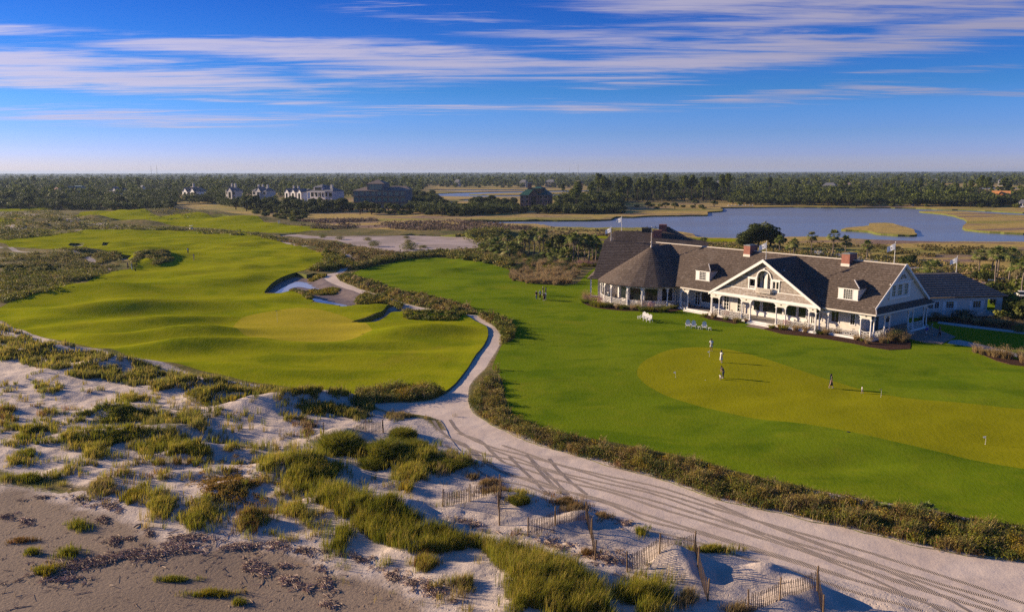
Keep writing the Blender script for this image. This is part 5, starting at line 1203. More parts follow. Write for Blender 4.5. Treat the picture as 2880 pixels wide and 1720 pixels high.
for k in range(NI):
    a, b = 2 * math.pi * k / NI, 2 * math.pi * (k + 1) / NI
    pa = Vector((RC[0] + IR * math.cos(a), RC[1] + IR * math.sin(a), 0)); pb = Vector((RC[0] + IR * math.cos(b), RC[1] + IR * math.sin(b), 0)); d = (pb - pa).normalized(); L = (pb - pa).length; nn = Vector((d.y, -d.x, 0))
    mid = (pa + pb) / 2; iw.obox(mid + Vector((0, 0, 3.6)), d * (L / 2), nn * .1, (0, 0, .4))
    for s in (0, L): iw.obox(pa + d * s + Vector((0, 0, 1.9)), d * .38, nn * .2, (0, 0, 1.45))
    iw.obox(mid + Vector((0, 0, .65)), d * (L / 2), nn * .08, (0, 0, .2)); ig.obox(mid + Vector((0, 0, 1.95)), d * (L / 2), nn * .02, (0, 0, 1.3))
IW = iw.build('pavilion_wall', M['white_paint'], CH); ig.build('pavilion_glass', M['window_glass'], CH)
# weather vane
wv = MB().tube([(0, 0, 0), (0, 0, .5), (0, 0, .7)], [.22, .14, .06], 10).tube([(0, 0, .7), (0, 0, 4.2)], .06, 8).tube([(0, 0, 1.05), (0, 0, 1.3)], .16, 10)
wvo = wv.build('weather_vane_pole', M['cream_paint'], CH, loc=(RC[0], RC[1], AZ_ - .25))
vn = MB().box(-1.9, -.1, -.03, .03, 3.05, 3.9).box(-2.0, 1.9, -.05, .05, 3.95, 4.06).bar((.1, 0, 3.4), (1.0, 0, 3.95), .07).bar((-.9, 0, 4.06), (-.9, 0, 4.3), .1).bar((.7, 0, 4.06), (.7, 0, 4.3), .1)
v2 = vn.build('weather_vane_sign', M['dark_metal'], wvo); v2.rotation_euler = (0, 0, R(52))
# ---------------- left wing (turned away) and right wing
def frame_obj(loc, ang): return Matrix.Translation(loc) @ Matrix.Rotation(ang, 4, 'Z')
def wing(mb, F_, name, mat, parent=CH):
    me = mb.mesh(name); me.transform(CHI @ F_); return link(name, me, M[mat] if isinstance(mat, str) else mat, parent)
CHI = (Matrix.Translation((53.127, 115.732, 0)) @ Matrix.Rotation(R(-52.4), 4, 'Z')).inverted()
LF = frame_obj((16.4, 157.4, 0), R(-12.6))
lw = MB()
roof_face(lw, (-.2, .0, 4.7), (22, .0, 4.7), (22, 9.2, 10.8), (.9, 9.2, 10.8), .5, .06)
roof_face(lw, (2.9, 9.2, 10.8), (22, 9.2, 10.8), (13, 12.2, 12.7), (2.9, 12.2, 12.7), .5, .06)
roof_face(lw, (22, 20, 4.7), (-.2, 20, 4.7), (2.9, 12.2, 12.7), (13, 12.2, 12.7), .5, .06)
lw.poly([(.9, 9.2, 10.8), (-.2, 0, 4.7), (-.2, 20, 4.7), (2.9, 12.2, 12.7), (2.9, 9.2, 10.8)][::-1])
roof_face(lw, (-1.3, -1.0, 4.05), (22, -1.0, 4.05), (22, 0, 4.7), (-.2, 0, 4.7), .5, .06); roof_face(lw, (-1.3, 20, 4.05), (-1.3, -1.0, 4.05), (-.2, 0, 4.7), (-.2, 20, 4.7), .5)
lw.poly([(-1.3, -1, 4.0), (-1.3, 20, 4.0), (22, 20, 4.0), (22, -1, 4.0)])
wing(lw, LF, 'wing_roof', 'roof_shakes')
hp = MB(); roof_face(hp, (9, 8.5, 10.4), (21.5, 8.5, 8.4), (13.8, 15, 13.5), (13.4, 15, 13.5), .5, .06); roof_face(hp, (21.5, 8.5, 8.4), (22, 22, 8.4), (13.8, 15, 13.5), (13.8, 15, 13.5), .5, .06); roof_face(hp, (5.5, 22, 9), (9, 8.5, 10.4), (13.6, 15, 13.5), (13.6, 15, 13.5), .5); wing(hp, LF, 'wing_roof', 'roof_shakes')
wing(MB().box(.6, 21, 1.2, 19, 0.01, 4.0), LF, 'wing_wall', 'siding')
for x_ in (-.6, 3.2, 7.0): wing(MB().box(x_ - .14, x_ + .14, -.5, -.22, .0, 4.0), LF, 'column', 'white_paint')
wing(MB().box(10.9, 12.6, 10.2, 11.6, 9.0, 13.0), LF, 'chimney', 'brick'); wing(MB().box(11.9, 13.5, 13.2, 14.8, 10, 14.0), LF, 'chimney', 'brick')
wing(MB().box(-.7, 1.2, .0, 1.19, 0.0, .45), LF, 'wing_porch', 'deck_boards')
RFm = frame_obj((70.9, 134.6, 0), R(6.6)); EW = 3.6
rw = MB()
roof_face(rw, (-6, 0, EW), (15.3, 0, EW), (9.45, 5.85, 7.1), (-6, 5.85, 7.1), .62, .11)
roof_face(rw, (15.3, 0, EW), (15.3, 11.7, EW), (9.45, 5.85, 7.1), (9.45, 5.85, 7.1), .62, .11)
roof_face(rw, (15.3, 11.7, EW), (-6, 11.7, EW), (-6, 5.85, 7.1), (9.45, 5.85, 7.1), .62, .11)
rw.poly([(-6, 0, EW - .12), (-6, 11.7, EW - .12), (15.3, 11.7, EW - .12), (15.3, 0, EW - .12)])
wing(rw, RFm, 'wing_roof', 'roof_shakes_grey')
wl = MB().box(-6, 11.4, .5, 11, 0, EW - .13).box(11.4, 14.7, 4.2, 11, 0, EW - .13).box(13.5, 14.6, .5, .75, 0, EW - .13).box(11.4, 13.5, .5, .75, 3.05, EW - .13).box(14.3, 14.7, .75, 4.2, 2.7, EW - .13).box(11.4, 14.6, .5, 4.2, 0, .3)
wing(wl, RFm, 'wing_wall', 'siding')
def wwin(x0_, x1_, z0_, z1_, sh=True, cols=3):
    f = MB().box(x0_ - .12, x0_, .42, .497, z0_ - .1, z1_ + .14).box(x1_, x1_ + .12, .42, .497, z0_ - .1, z1_ + .14).box(x0_, x1_, .42, .497, z1_, z1_ + .14).box(x0_, x1_, .40, .497, z0_ - .12, z0_)
    zm = (z0_ + z1_) / 2; f.box(x0_, x1_, .44, .495, zm - .04, zm + .04)
    for k in range(1, cols): xx = x0_ + (x1_ - x0_) * k / cols; f.box(xx - .02, xx + .02, .45, .493, zm, z1_)
    for k in range(1, 3): zz_ = zm + (z1_ - zm) * k / 3; f.box(x0_, x1_, .452, .494, zz_ - .02, zz_ + .02)
    fo = wing(f, RFm, 'window', 'white_paint'); g = MB().box(x0_, x1_, .47, .498, zm, z1_); wing(g, RFm, 'pane', 'window_glass', fo)
    wing(MB().box(x0_, x1_, .475, .4985, z0_, zm), RFm, 'blind', 'siding', fo)
    if sh:
        for a_ in (x0_ - .66, x1_ + .14): wing(MB().box(a_, a_ + .52, .43, .496, z0_ - .05, z1_ + .02), RFm, 'shutter', 'white_paint', fo)
wwin(.55, 1.65, .55, 2.75, False); wwin(1.95, 2.75, .55, 2.75, False, 2); wwin(4.1, 5.45, .55, 2.75); wwin(9.1, 10.5, .55, 2.75)
wing(MB().box(11.5, 13.4, .5, .56, 1.0, 1.08).box(11.5, 11.56, .5, .56, .3, 1.08).box(13.34, 13.4, .5, .56, .3, 1.08), RFm, 'railing', 'white_paint')
# steps and brick landings
MB().box(-36, -28.5, -3.4, -.42, .0, .06).build('brick_landing', M['brick_paving'], CH)
MB().box(-20.6, -13.0, -4.4, -1.38, .0, .06).build('brick_landing', M['brick_paving'], CH)
MB().box(-34.4, -29.5, -.95, -.42, .061, .30).box(-34.4, -29.5, -1.45, -.951, .061, .18).build('porch_step', M['white_paint'], CH)
MB().box(-20.2, -15.6, -1.9, -1.37, .061, .30).box(-20.2, -15.6, -2.4, -1.901, .061, .18).build('porch_step', M['white_paint'], CH)
MB().box(.4, 1.2, 5.6, 11.0, .0, .22).build('porch_step', M['white_paint'], CH)
def CW(x, y, z=0.0):
    """clubhouse frame -> world"""
    a = R(-52.4); return Vector((53.127 + x * math.cos(a) - y * math.sin(a), 115.732 + x * math.sin(a) + y * math.cos(a), z))
CHM = Matrix.Translation((53.127, 115.732, 0)) @ Matrix.Rotation(R(-52.4), 4, 'Z')
# paving and walks right of the house (structure) and mulch beds
def slab(name, pts, z, mat, kind='structure', curve=0, h=.0):
    P = G(*np.array(pts, float).T)
    if curve: P = catmull(P, curve)
    m = MB(); m.prism([(p[0], p[1], z - .1) for p in P], (0, 0, .1 + h)); o = m.build(name, M[mat])
    if kind: o['kind'] = kind
    return o
slab('patio', [(2560,925),(2596,910),(2640,928),(2688,948),(2648,968),(2600,964),(2545,950)], .09, 'brick_paving')
slab('walkway', [(2640,905),(2700,912),(2780,922),(2880,934),(2960,940),(2960,946),(2880,940),(2780,928),(2700,919),(2636,910)], .10, 'concrete')
slab('walkway', [(2674,958),(2700,957),(2760,970),(2820,985),(2880,1000),(3000,1030),(2980,1040),(2880,1010),(2800,990),(2740,977),(2664,966)], .10, 'concrete')
slab('mulch_bed', [(1600+a/3.883,600+b/3.883) for a,b in [(108,930),(150,870),(250,840),(340,860),(345,930),(420,980),(700,1020),(1000,1045),(1300,1040),(1240,1055),(1110,1082),(1060,1095),(900,1092),(600,1070),(350,1042),(220,1012),(140,975)]], .10, 'mulch', curve=3)
slab('mulch_bed', [(1900+a/7.766,780+b/7.766) for a,b in [(470,875),(640,820),(770,780),(1100,830),(1400,880),(1600,930),(1300,1022),(1100,985),(700,920)]], .10, 'mulch')
slab('mulch_bed', [(2100+a/7.766,780+b/7.766) for a,b in [(370,1135),(480,1110),(620,1010),(1000,1080),(1500,1180),(1900,1215),(2485,1300)]] + [(2449,955),(2500,942),(2540,948),(2562,962),(2560,982),(2500,985),(2440,976),(2400,967),(2330,955),(2280,948),(2200,940)], .10, 'mulch')
slab('mulch_bed', [(2585,905),(2625,905),(2700,912),(2780,921),(2880,932),(2960,940),(2960,900),(2700,885),(2620,890)], .08, 'mulch')
slab('mulch_bed', [(2560+a/4.122,680+b/4.122) for a,b in [(705,1265),(760,1240),(900,1290),(1100,1340),(1319,1390)]] + [(2960,1035),(2960,1050),(2890,1032)] + [(2560+a/4.122,680+b/4.122) for a,b in [(1319,1440),(1150,1420),(1000,1380),(850,1320)]], .10, 'mulch')
# ------------------------------------------------------------------ single plants, trees
ORD = ['first','second','third','fourth','fifth','sixth','seventh','eighth','ninth','tenth','eleventh','twelfth','thirteenth','fourteenth','fifteenth','sixteenth','seventeenth','eighteenth','nineteenth','twentieth',
       'twenty first','twenty second','twenty third','twenty fourth','twenty fifth']
def plumes(kind, seed):
    """an ornamental grass clump about 1 m tall"""
    global rng
    old = rng; rng = np.random.default_rng(seed); b = Bag(); z = np.zeros(1)
    if kind == 'pink':
        b.add(blades(z, z, z, .75, 170, .28, .022, GREEN_G + SCRUB[:2], lean=.75, wind=(.05, 0), droop=.5)); b.add(leaf_quads([(0, 0, .82)], [(.55, .55, .42)], 420, .055, PINK, shell=.25))
    elif kind == 'tan':
        b.add(blades(z, z, z, 1.0, 260, .3, .022, TAN, lean=.55, wind=(.05, 0), droop=.45)); b.add(leaf_quads([(0, 0, .75)], [(.48, .48, .4)], 200, .05, TAN + PINK[2:3], shell=.3))
    elif kind == 'green':
        b.add(blades(z, z, z, .8, 260, .28, .022, GREEN_G + SEA_OATS, lean=.7, wind=(.03, 0), droop=.5))
    elif kind == 'shrub':
        b.add(leaf_quads([(0, 0, .5), (.3, .1, .45), (-.3, 0, .4), (0, -.3, .4)], [(.5, .5, .5)] * 4, 260, .08, SCRUB[:4] + OLIVE[:2]))
    elif kind == 'dark':
        b.add(leaf_quads([(0, 0, .5), (.35, .1, .45), (-.35, 0, .4), (0, -.3, .45)], [(.55, .55, .55)] * 4, 300, .08, DARKG))
    me = b.mesh(kind + '_clump'); me.materials.append(M['leaves']); rng = old; return me
CL = {k: [plumes(k, 10 * i + n) for n in range(3)] for i, k in enumerate(('pink', 'tan', 'green', 'shrub', 'dark'))}
def plant(name, me, p, s=1.0, sz=1.0, label=None, cat=None, group=None):
    o = link(name, me); o.location = p; o.rotation_euler = (0, 0, random.uniform(0, 6.28)); o.scale = (s, s, s * sz); return prop(o, label, cat, group)
KN = {'pink': ('pink_muhly_grass', 'pink plumed grass'), 'tan': ('fountain_grass', 'tan feathery grass'), 'green': ('grass_tuft', 'green grass tuft'), 'shrub': ('shrub', 'olive green shrub'), 'dark': ('shrub', 'dark green shrub')}
def row(lst, where, group, z=.08):
    """lst: (px, py, kind, size). Every clump gets a label of its own by kind and order from the left"""
    lst = sorted(lst); cnt = {}; tot = {}
    for q in lst: tot[q[2]] = tot.get(q[2], 0) + 1
    for px, py, k, s in lst:
        i = cnt.get(k, 0); cnt[k] = i + 1; p = at(px, py); p.z = max(p.z, 0) * 0 + z
        lab = ('%s %s' % (KN[k][1], where)) if tot[k] == 1 else '%s %s from the left %s' % (ORD[i], KN[k][1], where)
        plant(KN[k][0], random.choice(CL[k]), p, s * 1.18, random.uniform(.85, 1.15), lab, 'plant', group)
zc_ = zoom(1660, 780, 7.766)
row([(x, y, k, s) for (x, y), k, s in zip(zc_([(-90,480),(-130,560),(-30,560),(60,620),(120,640),(220,655),(330,665),(450,650),(590,690),(700,700),(790,705),(930,720),(1020,680),(1130,750),(1220,755),(1320,730),(1400,745),(1560,755),(1640,745),(1820,690)]),
     ['tan','pink','pink','pink','green','pink','green','green','tan','green','green','tan','green','pink','green','pink','green','green','green','green'], [1.5,1.3,1.3,1.5,1.2,1.6,1.4,1.1,1.0,1.3,1.0,1.0,1.1,1.5,1.1,1.3,1.0,1.5,1.5,1.2])],
    'round the dining pavilion', 'grass clumps round the pavilion')
zi_ = zoom(1900, 780, 7.766)
row([(x, y, k, s) for (x, y), k, s in zip(zi_([(635,860),(835,900),(1100,935),(1310,985),(1360,985)]), ['green','tan','pink','tan','green'], [.9,1.1,1.1,1.0,1.2])], 'left of the middle steps', 'grass clumps before the porch')
za_ = zoom(2100, 780, 7.766)
row([(x, y, k, s) for (x, y), k, s in zip(za_([(545,1120),(760,1150),(860,1130),(1080,1170),(1290,1200),(1545,1240),(1620,1250),(1730,1260),(1990,1280),(2270,1300)]), ['green','green','pink','tan','tan','dark','green','tan','tan','tan'], [1.1,1.0,1.2,1.1,1.1,.7,.8,1.0,1.1,1.0])] + [(2408,957,'tan',.9), (2425,960,'green',.8), (2441,968,'tan',.9)], 'along the right porch', 'grass clumps before the porch')
zb_ = zoom(2380, 780, 7.766)
row([(x, y, k, s) for (x, y), k, s in zip(zb_([(350,1360),(500,1400),(700,1330),(830,1290),(920,1270),(800,1440),(1010,1380),(1100,1390),(1200,1340),(1290,1360),(1240,1420),(960,1330)]), ['tan','tan','dark','dark','green','tan','tan','dark','tan','tan','tan','green'], [.9,.9,.9,1.1,1.2,1.2,1.5,1.3,1.6,1.5,1.3,1.1])],
    'by the right corner of the porch', 'grass clumps at the porch corner')
row([(2745,992,'tan',1.1),(2762,998,'tan',.9),(2788,1002,'tan',1.4),(2800,1006,'tan',1.1),(2825,1009,'tan',1.5),(2838,1011,'tan',1.2),(2872,1010,'tan',1.2),(2880,1023,'tan',1.3)], 'beside the concrete walk at right', 'tan grass clumps beside the walk')
row([(2632,898,'dark',1.0),(2655,904,'dark',.8),(2672,906,'dark',.8),(2698,899,'dark',1.5),(2720,899,'dark',1.5),(2712,905,'tan',1.1),(2745,911,'tan',1.1),(2765,916,'dark',.7),(2785,914,'tan',1.1),(2808,917,'tan',1.2),(2830,918,'tan',1.2),(2862,921,'tan',1.1),(2880,922,'tan',1.1),(2600,913,'dark',1.3),(2585,922,'dark',1.0),(2866,935,'shrub',1.3)],
    'under the shaded right wing', 'shrubs under the right wing')
# garden bed between the lawn and the pavilion
zg_ = zoom(1350, 640, 6.716)
BED = zg_([(400,640),(700,560),(1100,580),(1500,620),(1800,700),(1880,780),(1850,900),(1790,1000),(1700,1075),(1400,1090),(1100,1090),(850,1060),(650,1030),(560,980),(600,860),(560,800),(400,740)])
q = px_poly(BED, 900); keep = []
for a in q:
    if all((a[0] - b[0]) ** 2 + ((a[1] - b[1]) * 1.9) ** 2 > 95 for b in keep): keep.append(a)
keep = sorted(keep[:120], key=lambda a: a[1])
rowi = {}
for a in keep:
    k = 'tan' if a[1] > 762 or random.random() < .35 else random.choice(['shrub', 'green', 'dark', 'tan'])
    p = at(*a); s = random.uniform(1.15, 1.7) * (1.0 if k != 'dark' else .9)
    band = 'front' if a[1] > 785 else 'middle' if a[1] > 757 else 'back'; side = 'left' if a[0] < 1500 else 'right' if a[0] > 1580 else 'centre'
    ob = plant(KN[k][0], random.choice(CL[k]), p, s, random.uniform(.85, 1.2), '%s in the %s %s of the garden bed beyond the pavilion' % (KN[k][1], side, band), 'plant', '%s %s %s of the garden bed' % (k, side, band))
row([(1350 + x / 6.716, 640 + y / 6.716, 'pink', s) for x, y, s in ((1830,745,1.4),(1890,735,1.5),(1960,730,1.6),(2030,735,1.5),(2110,740,1.3),(2170,735,1.4),(2240,735,1.3),(2290,730,1.2))], 'at the back of the lawn by the palms', 'pink grasses by the palms', .05)

def fan_frond(b, o, d, L, rr, palx, droop=.5):
    """one palmetto leaf: stalk and a fan of narrow leaflets"""
    d = Vector(d).normalized(); side = d.cross(Vector((0, 0, 1))); side = side.normalized() if side.length > .1 else Vector((1, 0, 0)); up = side.cross(d)
    hub = Vector(o) + d * L * .45; c = np.array(pal(palx, 1)[0]); V = []; Fc = []; C = []
    for k in range(9):
        t = (k - 4) / 4 * 1.15; dd = (d * math.cos(t) + side * math.sin(t)).normalized(); ll = L * .62 * (1 - .25 * abs(t)) * rr.uniform(.85, 1.1)
        tip = hub + dd * ll - Vector((0, 0, droop * ll * rr.uniform(.5, 1.1))); mid = hub + dd * ll * .55 - Vector((0, 0, droop * ll * .12)); w = side.cross(dd).cross(dd).normalized() * ll * .085
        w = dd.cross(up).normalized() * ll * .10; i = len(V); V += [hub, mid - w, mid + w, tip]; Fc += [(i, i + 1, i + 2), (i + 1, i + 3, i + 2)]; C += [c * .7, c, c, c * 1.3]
    i = len(V); w = side * .03; V += [Vector(o) - w, Vector(o) + w, hub]; Fc.append((i, i + 1, i + 2)); C += [c] * 3
    b.add((np.array([tuple(v) for v in V]), np.array(Fc), np.array(C)))
def palm_mesh(h, seed, crown=1.9, n=46, skirt=True):
    rr = np.random.default_rng(seed); b = Bag()
    for k in range(n):
        a = k * 2.4 + rr.uniform(-.3, .3); e = rr.uniform(-.75, 1.35); d = (math.cos(a) * math.cos(e), math.sin(a) * math.cos(e), math.sin(e)); fan_frond(b, (0, 0, h), d, crown * rr.uniform(.85, 1.1), rr, PALM if e > -.45 else [(.22, .17, .1), (.16, .13, .06)], .45)
    cm = b.mesh('crown'); cm.materials.append(M['leaves'])
    t = MB(); pts = [(.06 * math.sin(k * 1.3 + seed), .06 * math.cos(k + seed), h * k / 5) for k in range(6)]; t.tube(pts, [.2, .15, .14, .14, .17, .22], 8)
    return cm, t.mesh('trunk', True)
PALMS = [palm_mesh(h, s) for h, s in ((4.2, 1), (5.4, 2), (3.4, 3), (6.5, 4))]; PALMETTO = [palm_mesh(.7, 5, 1.7, 30), palm_mesh(1.1, 6, 1.9, 34)]
def two_part(name, crown, trunk, tm, p, s, label, cat, group=None, rot=None, sz=1.0):
    e = empty(name, p, rot if rot is not None else random.uniform(0, 6.28), label, cat, group); e.scale = (s, s, s * sz)
    link('crown', crown, M['leaves'], e); link('trunk', trunk, M[tm], e); return e
def palm(px, py, v, s, label, group):
    p = at(px, py); p.z -= .1; return two_part('palm_tree', *PALMS[v], 'palm_bark', p, s, label, 'palm tree', group)
zp_ = zoom(2240, 600, 3.883)
for i, ((x, y), v, s) in enumerate(zip(zp_([(-190,440),(-70,470),(-30,480),(160,455),(395,480),(530,480),(765,515)]), [0, 2, 0, 1, 1, 0, 0], [1.0, 1.0, 1.0, 1.05, 1.2, 1.15, 1.05])):
    palm(x, y, v, s, '%s palm from the left in the row standing behind the clubhouse roof' % ORD[i], 'palms behind the clubhouse')
for i, ((x, y), v, s) in enumerate(zip(zp_([(1985,700),(2160,815),(2190,720),(2130,705),(2320,760),(2460,870),(2400,800),(2440,690)]), [1, 3, 3, 1, 1, 1, 2, 2], [1.0, 1.15, 1.0, 1.0, 1.2, 1.1, 1.3, 1.1])):
    palm(x, y, v, s, '%s palm counted from the left beyond the right wing' % ORD[i], 'palms beyond the right wing')
zq_ = zoom(1350, 640, 6.716)
for i, ((x, y), v, s) in enumerate(zip(zq_([(250,370),(520,515),(800,500),(845,505),(930,515),(1130,550),(1200,560),(1020,500),(1760,670),(1805,660),(1860,640),(1975,655),(2060,650),(1700,640),(2130,620),(2190,630)]), [2, 1, 1, 0, 1, 1, 3, 1, 3, 1, 1, 1, 0, 1, 0, 0], [1, 1.1, 1.1, 1.2, 1.1, 1.1, 1.1, 1.2, 1.1, 1.2, 1.1, 1.2, 1.3, 1.1, 1.3, 1.2])):
    palm(x, y, v, s, '%s palm from the left in the grove between waste sand and clubhouse' % ORD[i], 'palm grove left of the clubhouse')
for i, (x, y) in enumerate(sorted(zq_([(30,430),(80,440),(140,450),(200,440),(260,460),(320,455),(380,480),(430,470),(560,520),(620,500),(680,510),(740,520),(1300,560),(1400,620),(1500,610),(1580,640),(1650,660),(1540,560),(1950,420),(2050,440),(2200,420),(2240,460),(2260,540),(2230,600)]))):
    p = at(x, y); p.z -= .1; two_part('palmetto', *random.choice(PALMETTO), 'palm_bark', p, random.uniform(1.3, 1.8), '%s low palmetto from the left in the grove by the waste sand' % ORD[i], 'palmetto', 'palmettos of the grove')
for i, (x, y) in enumerate([(1980, 690), (2095, 693), (2607, 765), (2625, 775)] ):
    p = at(x, y); two_part('palmetto', *PALMETTO[i % 2], 'palm_bark', p, 1.5, ['lone palmetto left of the windswept tree', 'palmetto at the foot of the windswept tree', 'bright palmetto behind the right wing roof', 'small palmetto behind the right wing ridge'][i], 'palmetto')
for i, (x, y) in enumerate([(2480, 1445), (2602, 1458)]):
    p = at(x, y); two_part('palmetto', *PALMETTO[i], 'palm_bark', p, .5, ['left of two silvery palmettos in the roadside scrub', 'right of two silvery palmettos in the roadside scrub'][i], 'palmetto')

def tree_mesh(kind, seed, per=240):
    global rng
    old = rng; rng = np.random.default_rng(seed); r_ = rng; C = []; Q = []; t = MB()
    if kind == 'oak':
        H = 9; n = 13
        for k in range(n):
            a = r_.uniform(0, 6.28); d = r_.uniform(0, 3.6); z = 3.2 + (1 - (d / 4.4) ** 2) * 3.6 * r_.uniform(.7, 1.05); C.append((d * math.cos(a), d * math.sin(a), z)); Q.append((r_.uniform(1.2, 2.1), r_.uniform(1.2, 2.1), r_.uniform(.9, 1.5)))
        palx = OAK; sz = .62
        t.tube([(0, 0, 0), (.1, .1, 1.6), (.3, 0, 3.4)], [.38, .3, .2], 7)
        for k in range(5): a = k * 1.26 + seed; t.tube([(.1, .05, 1.5), (1.3 * math.cos(a), 1.3 * math.sin(a), 3.2), (2.4 * math.cos(a), 2.4 * math.sin(a), 4.5)], [.2, .13, .05], 5)
    elif kind == 'bush':
        for k in range(9):
            a = r_.uniform(0, 6.28); d = r_.uniform(0, 2.4); C.append((d * math.cos(a), d * math.sin(a), r_.uniform(.9, 2.2))); Q.append((r_.uniform(1.0, 1.7), r_.uniform(1.0, 1.7), r_.uniform(.9, 1.3)))
        palx = OAK + SCRUB[:2]; sz = .5
        for k in range(4): a = k * 1.6 + seed; t.tube([(0, 0, 0), (.8 * math.cos(a), .8 * math.sin(a), 1.6)], [.14, .06], 5)
    else:
        h = 17
        for k in range(15):
            a = r_.uniform(0, 6.28); z = r_.uniform(9.5, 17); d = r_.uniform(.3, 3.2) * (1 - (z - 9) / 12); C.append((d * math.cos(a), d * math.sin(a), z)); Q.append((r_.uniform(1.1, 2.0), r_.uniform(1.1, 2.0), r_.uniform(.6, 1.0)))
            if k % 2: t.tube([(0, 0, z - 1.2), (d * math.cos(a), d * math.sin(a), z)], [.10, .04], 5)
        palx = PINE; sz = .6
        t.tube([(0, 0, 0), (.15, .1, 6), (.05, .2, 12), (0, 0, 16)], [.32, .26, .17, .07], 7)
    V, Fq, cc = leaf_quads(C, Q, per, sz, palx); V[:, 2] = np.maximum(V[:, 2], .1)
    cm = npmesh('crown', V, Fq, cc); cm.materials.append(M['leaves']); tm = t.mesh('trunk', True); rng = old
    return cm, tm
TV = {k: [tree_mesh(k, 100 + i, 150 if k != 'bush' else 130) for i in range(5)] for k in ('oak', 'pine', 'bush')}
TN = {'oak': ('live_oak', 'dark green live oak', 'tree'), 'pine': ('pine_tree', 'tall pine tree', 'tree'), 'bush': ('coastal_shrub', 'rounded dark shrub', 'shrub')}
def tree(px, py, kind, s, label, group, sz=1.0):
    p = G(px, py); two_part(TN[kind][0], *random.choice(TV[kind]), 'bark', (p[0], p[1], -.2), s, label, TN[kind][2], group, None, sz)
HOUSES = []
# ---- belts of trees that can be told apart (nearest ones); the woods behind follow as one mass
def belt(n, reg, kinds, srange, where, group, avoid=True):
    q = px_poly(reg, n * 6); got = []
    for a in q:
        if len(got) >= n: break
        sp = 6 + 0 * a[0]
        if any(abs(a[0] - b[0]) < 13 and abs(a[1] - b[1]) < 2.2 for b in got): continue
        if avoid and any(x0 - 6 < a[0] < x1 + 6 and a[1] > yb - 1 and a[1] < yb + lim for x0, x1, yb, lim in AVOID): continue
        got.append(a)
    for a in got:
        k = random.choice(kinds); tree(a[0], a[1], k, random.uniform(*srange) * (1 if k != 'bush' else 1.0), '%s %s' % (TN[k][1], where), group + ' ' + TN[k][0].replace('_', ' '), random.uniform(.8, 1.15))
# pixel spans in front of houses that must stay open: x0, x1, house base line, how far in front
AVOID = [(995,1150,584,10),(858,956,574,16),(782,872,568,16),(698,762,560,16),(626,680,560,14),(496,574,554,16),(298,352,551,15),(172,244,546,14),(1455,1548,583,16)]
belt(52, [(-30,572),(490,572),(490,592),(-30,590)], ['bush', 'bush', 'oak'], (.8, 1.25), 'at the front of the left thicket', 'left thicket')
belt(46, [(-30,556),(640,556),(640,571),(-30,571)], ['oak', 'bush'], (.75, 1.15), 'among the houses at the left', 'trees among left houses')
belt(40, [(-30,538),(760,540),(760,555),(-30,555)], ['oak', 'oak', 'pine'], (.8, 1.2), 'standing behind the left row of houses', 'trees behind left houses')
belt(44, [(700,566),(860,574),(990,582),(1000,600),(900,600),(700,598),(650,590)], ['oak', 'bush'], (.75, 1.2), 'before the pale houses left of the glass house', 'front oaks of the centre')
belt(24, [(690,588),(760,590),(880,606),(875,626),(790,622),(700,600)], ['bush'], (.75, 1.1), 'on the scrub point behind the far fairway', 'scrub point')
belt(30, [(1000,592),(1160,592),(1160,604),(1010,604)], ['bush', 'oak'], (.7, .95), 'below the large glass house', 'shrubs below the glass house')
belt(26, [(1140,556),(1230,560),(1240,585),(1150,590)], ['oak'], (.8, 1.15), 'right of the large glass house near the creek', 'oaks right of the glass house')
belt(46, [(1190,588),(1340,590),(1450,594),(1760,592),(1750,602),(1600,604),(1400,602),(1330,609),(1200,608)], ['bush', 'oak', 'bush'], (.65, 1.0), 'in the thicket before the green roofed house', 'thicket of the green roofed house')
belt(22, [(1320,576),(1450,576),(1450,592),(1330,590)], ['oak'], (.7, .95), 'left of the green roofed house', 'oaks left of the green roofed house')
belt(34, [(1560,560),(1740,562),(1760,590),(1570,592)], ['oak', 'oak', 'pine'], (.85, 1.25), 'right of the green roofed house', 'oaks right of the green roofed house')
belt(14, [(1760,580),(2020,580),(2020,588),(1780,588)], ['oak', 'bush'], (.55, .8), 'scattered on the far marsh shore', 'scattered shore trees')
belt(64, [(1680,556),(2040,556),(2050,566),(1680,570)], ['pine'], (.9, 1.25), 'in the pine stand behind the far marsh', 'pine stand')
belt(64, [(2060,568),(2880,574),(2900,585),(2060,579)], ['oak', 'oak', 'bush'], (.55, .95), 'along the far shore of the lake', 'far lake shore trees', False)
belt(46, [(2040,545),(2700,552),(2700,566),(2040,562)], ['oak', 'oak', 'pine'], (.7, 1.05), 'behind the far lake shore', 'woods behind the lake shore', False)
belt(12, [(2700,556),(2900,556),(2900,568),(2700,568)], ['pine'], (.9, 1.2), 'standing apart near the orange roofed house', 'pines near the orange house', False)

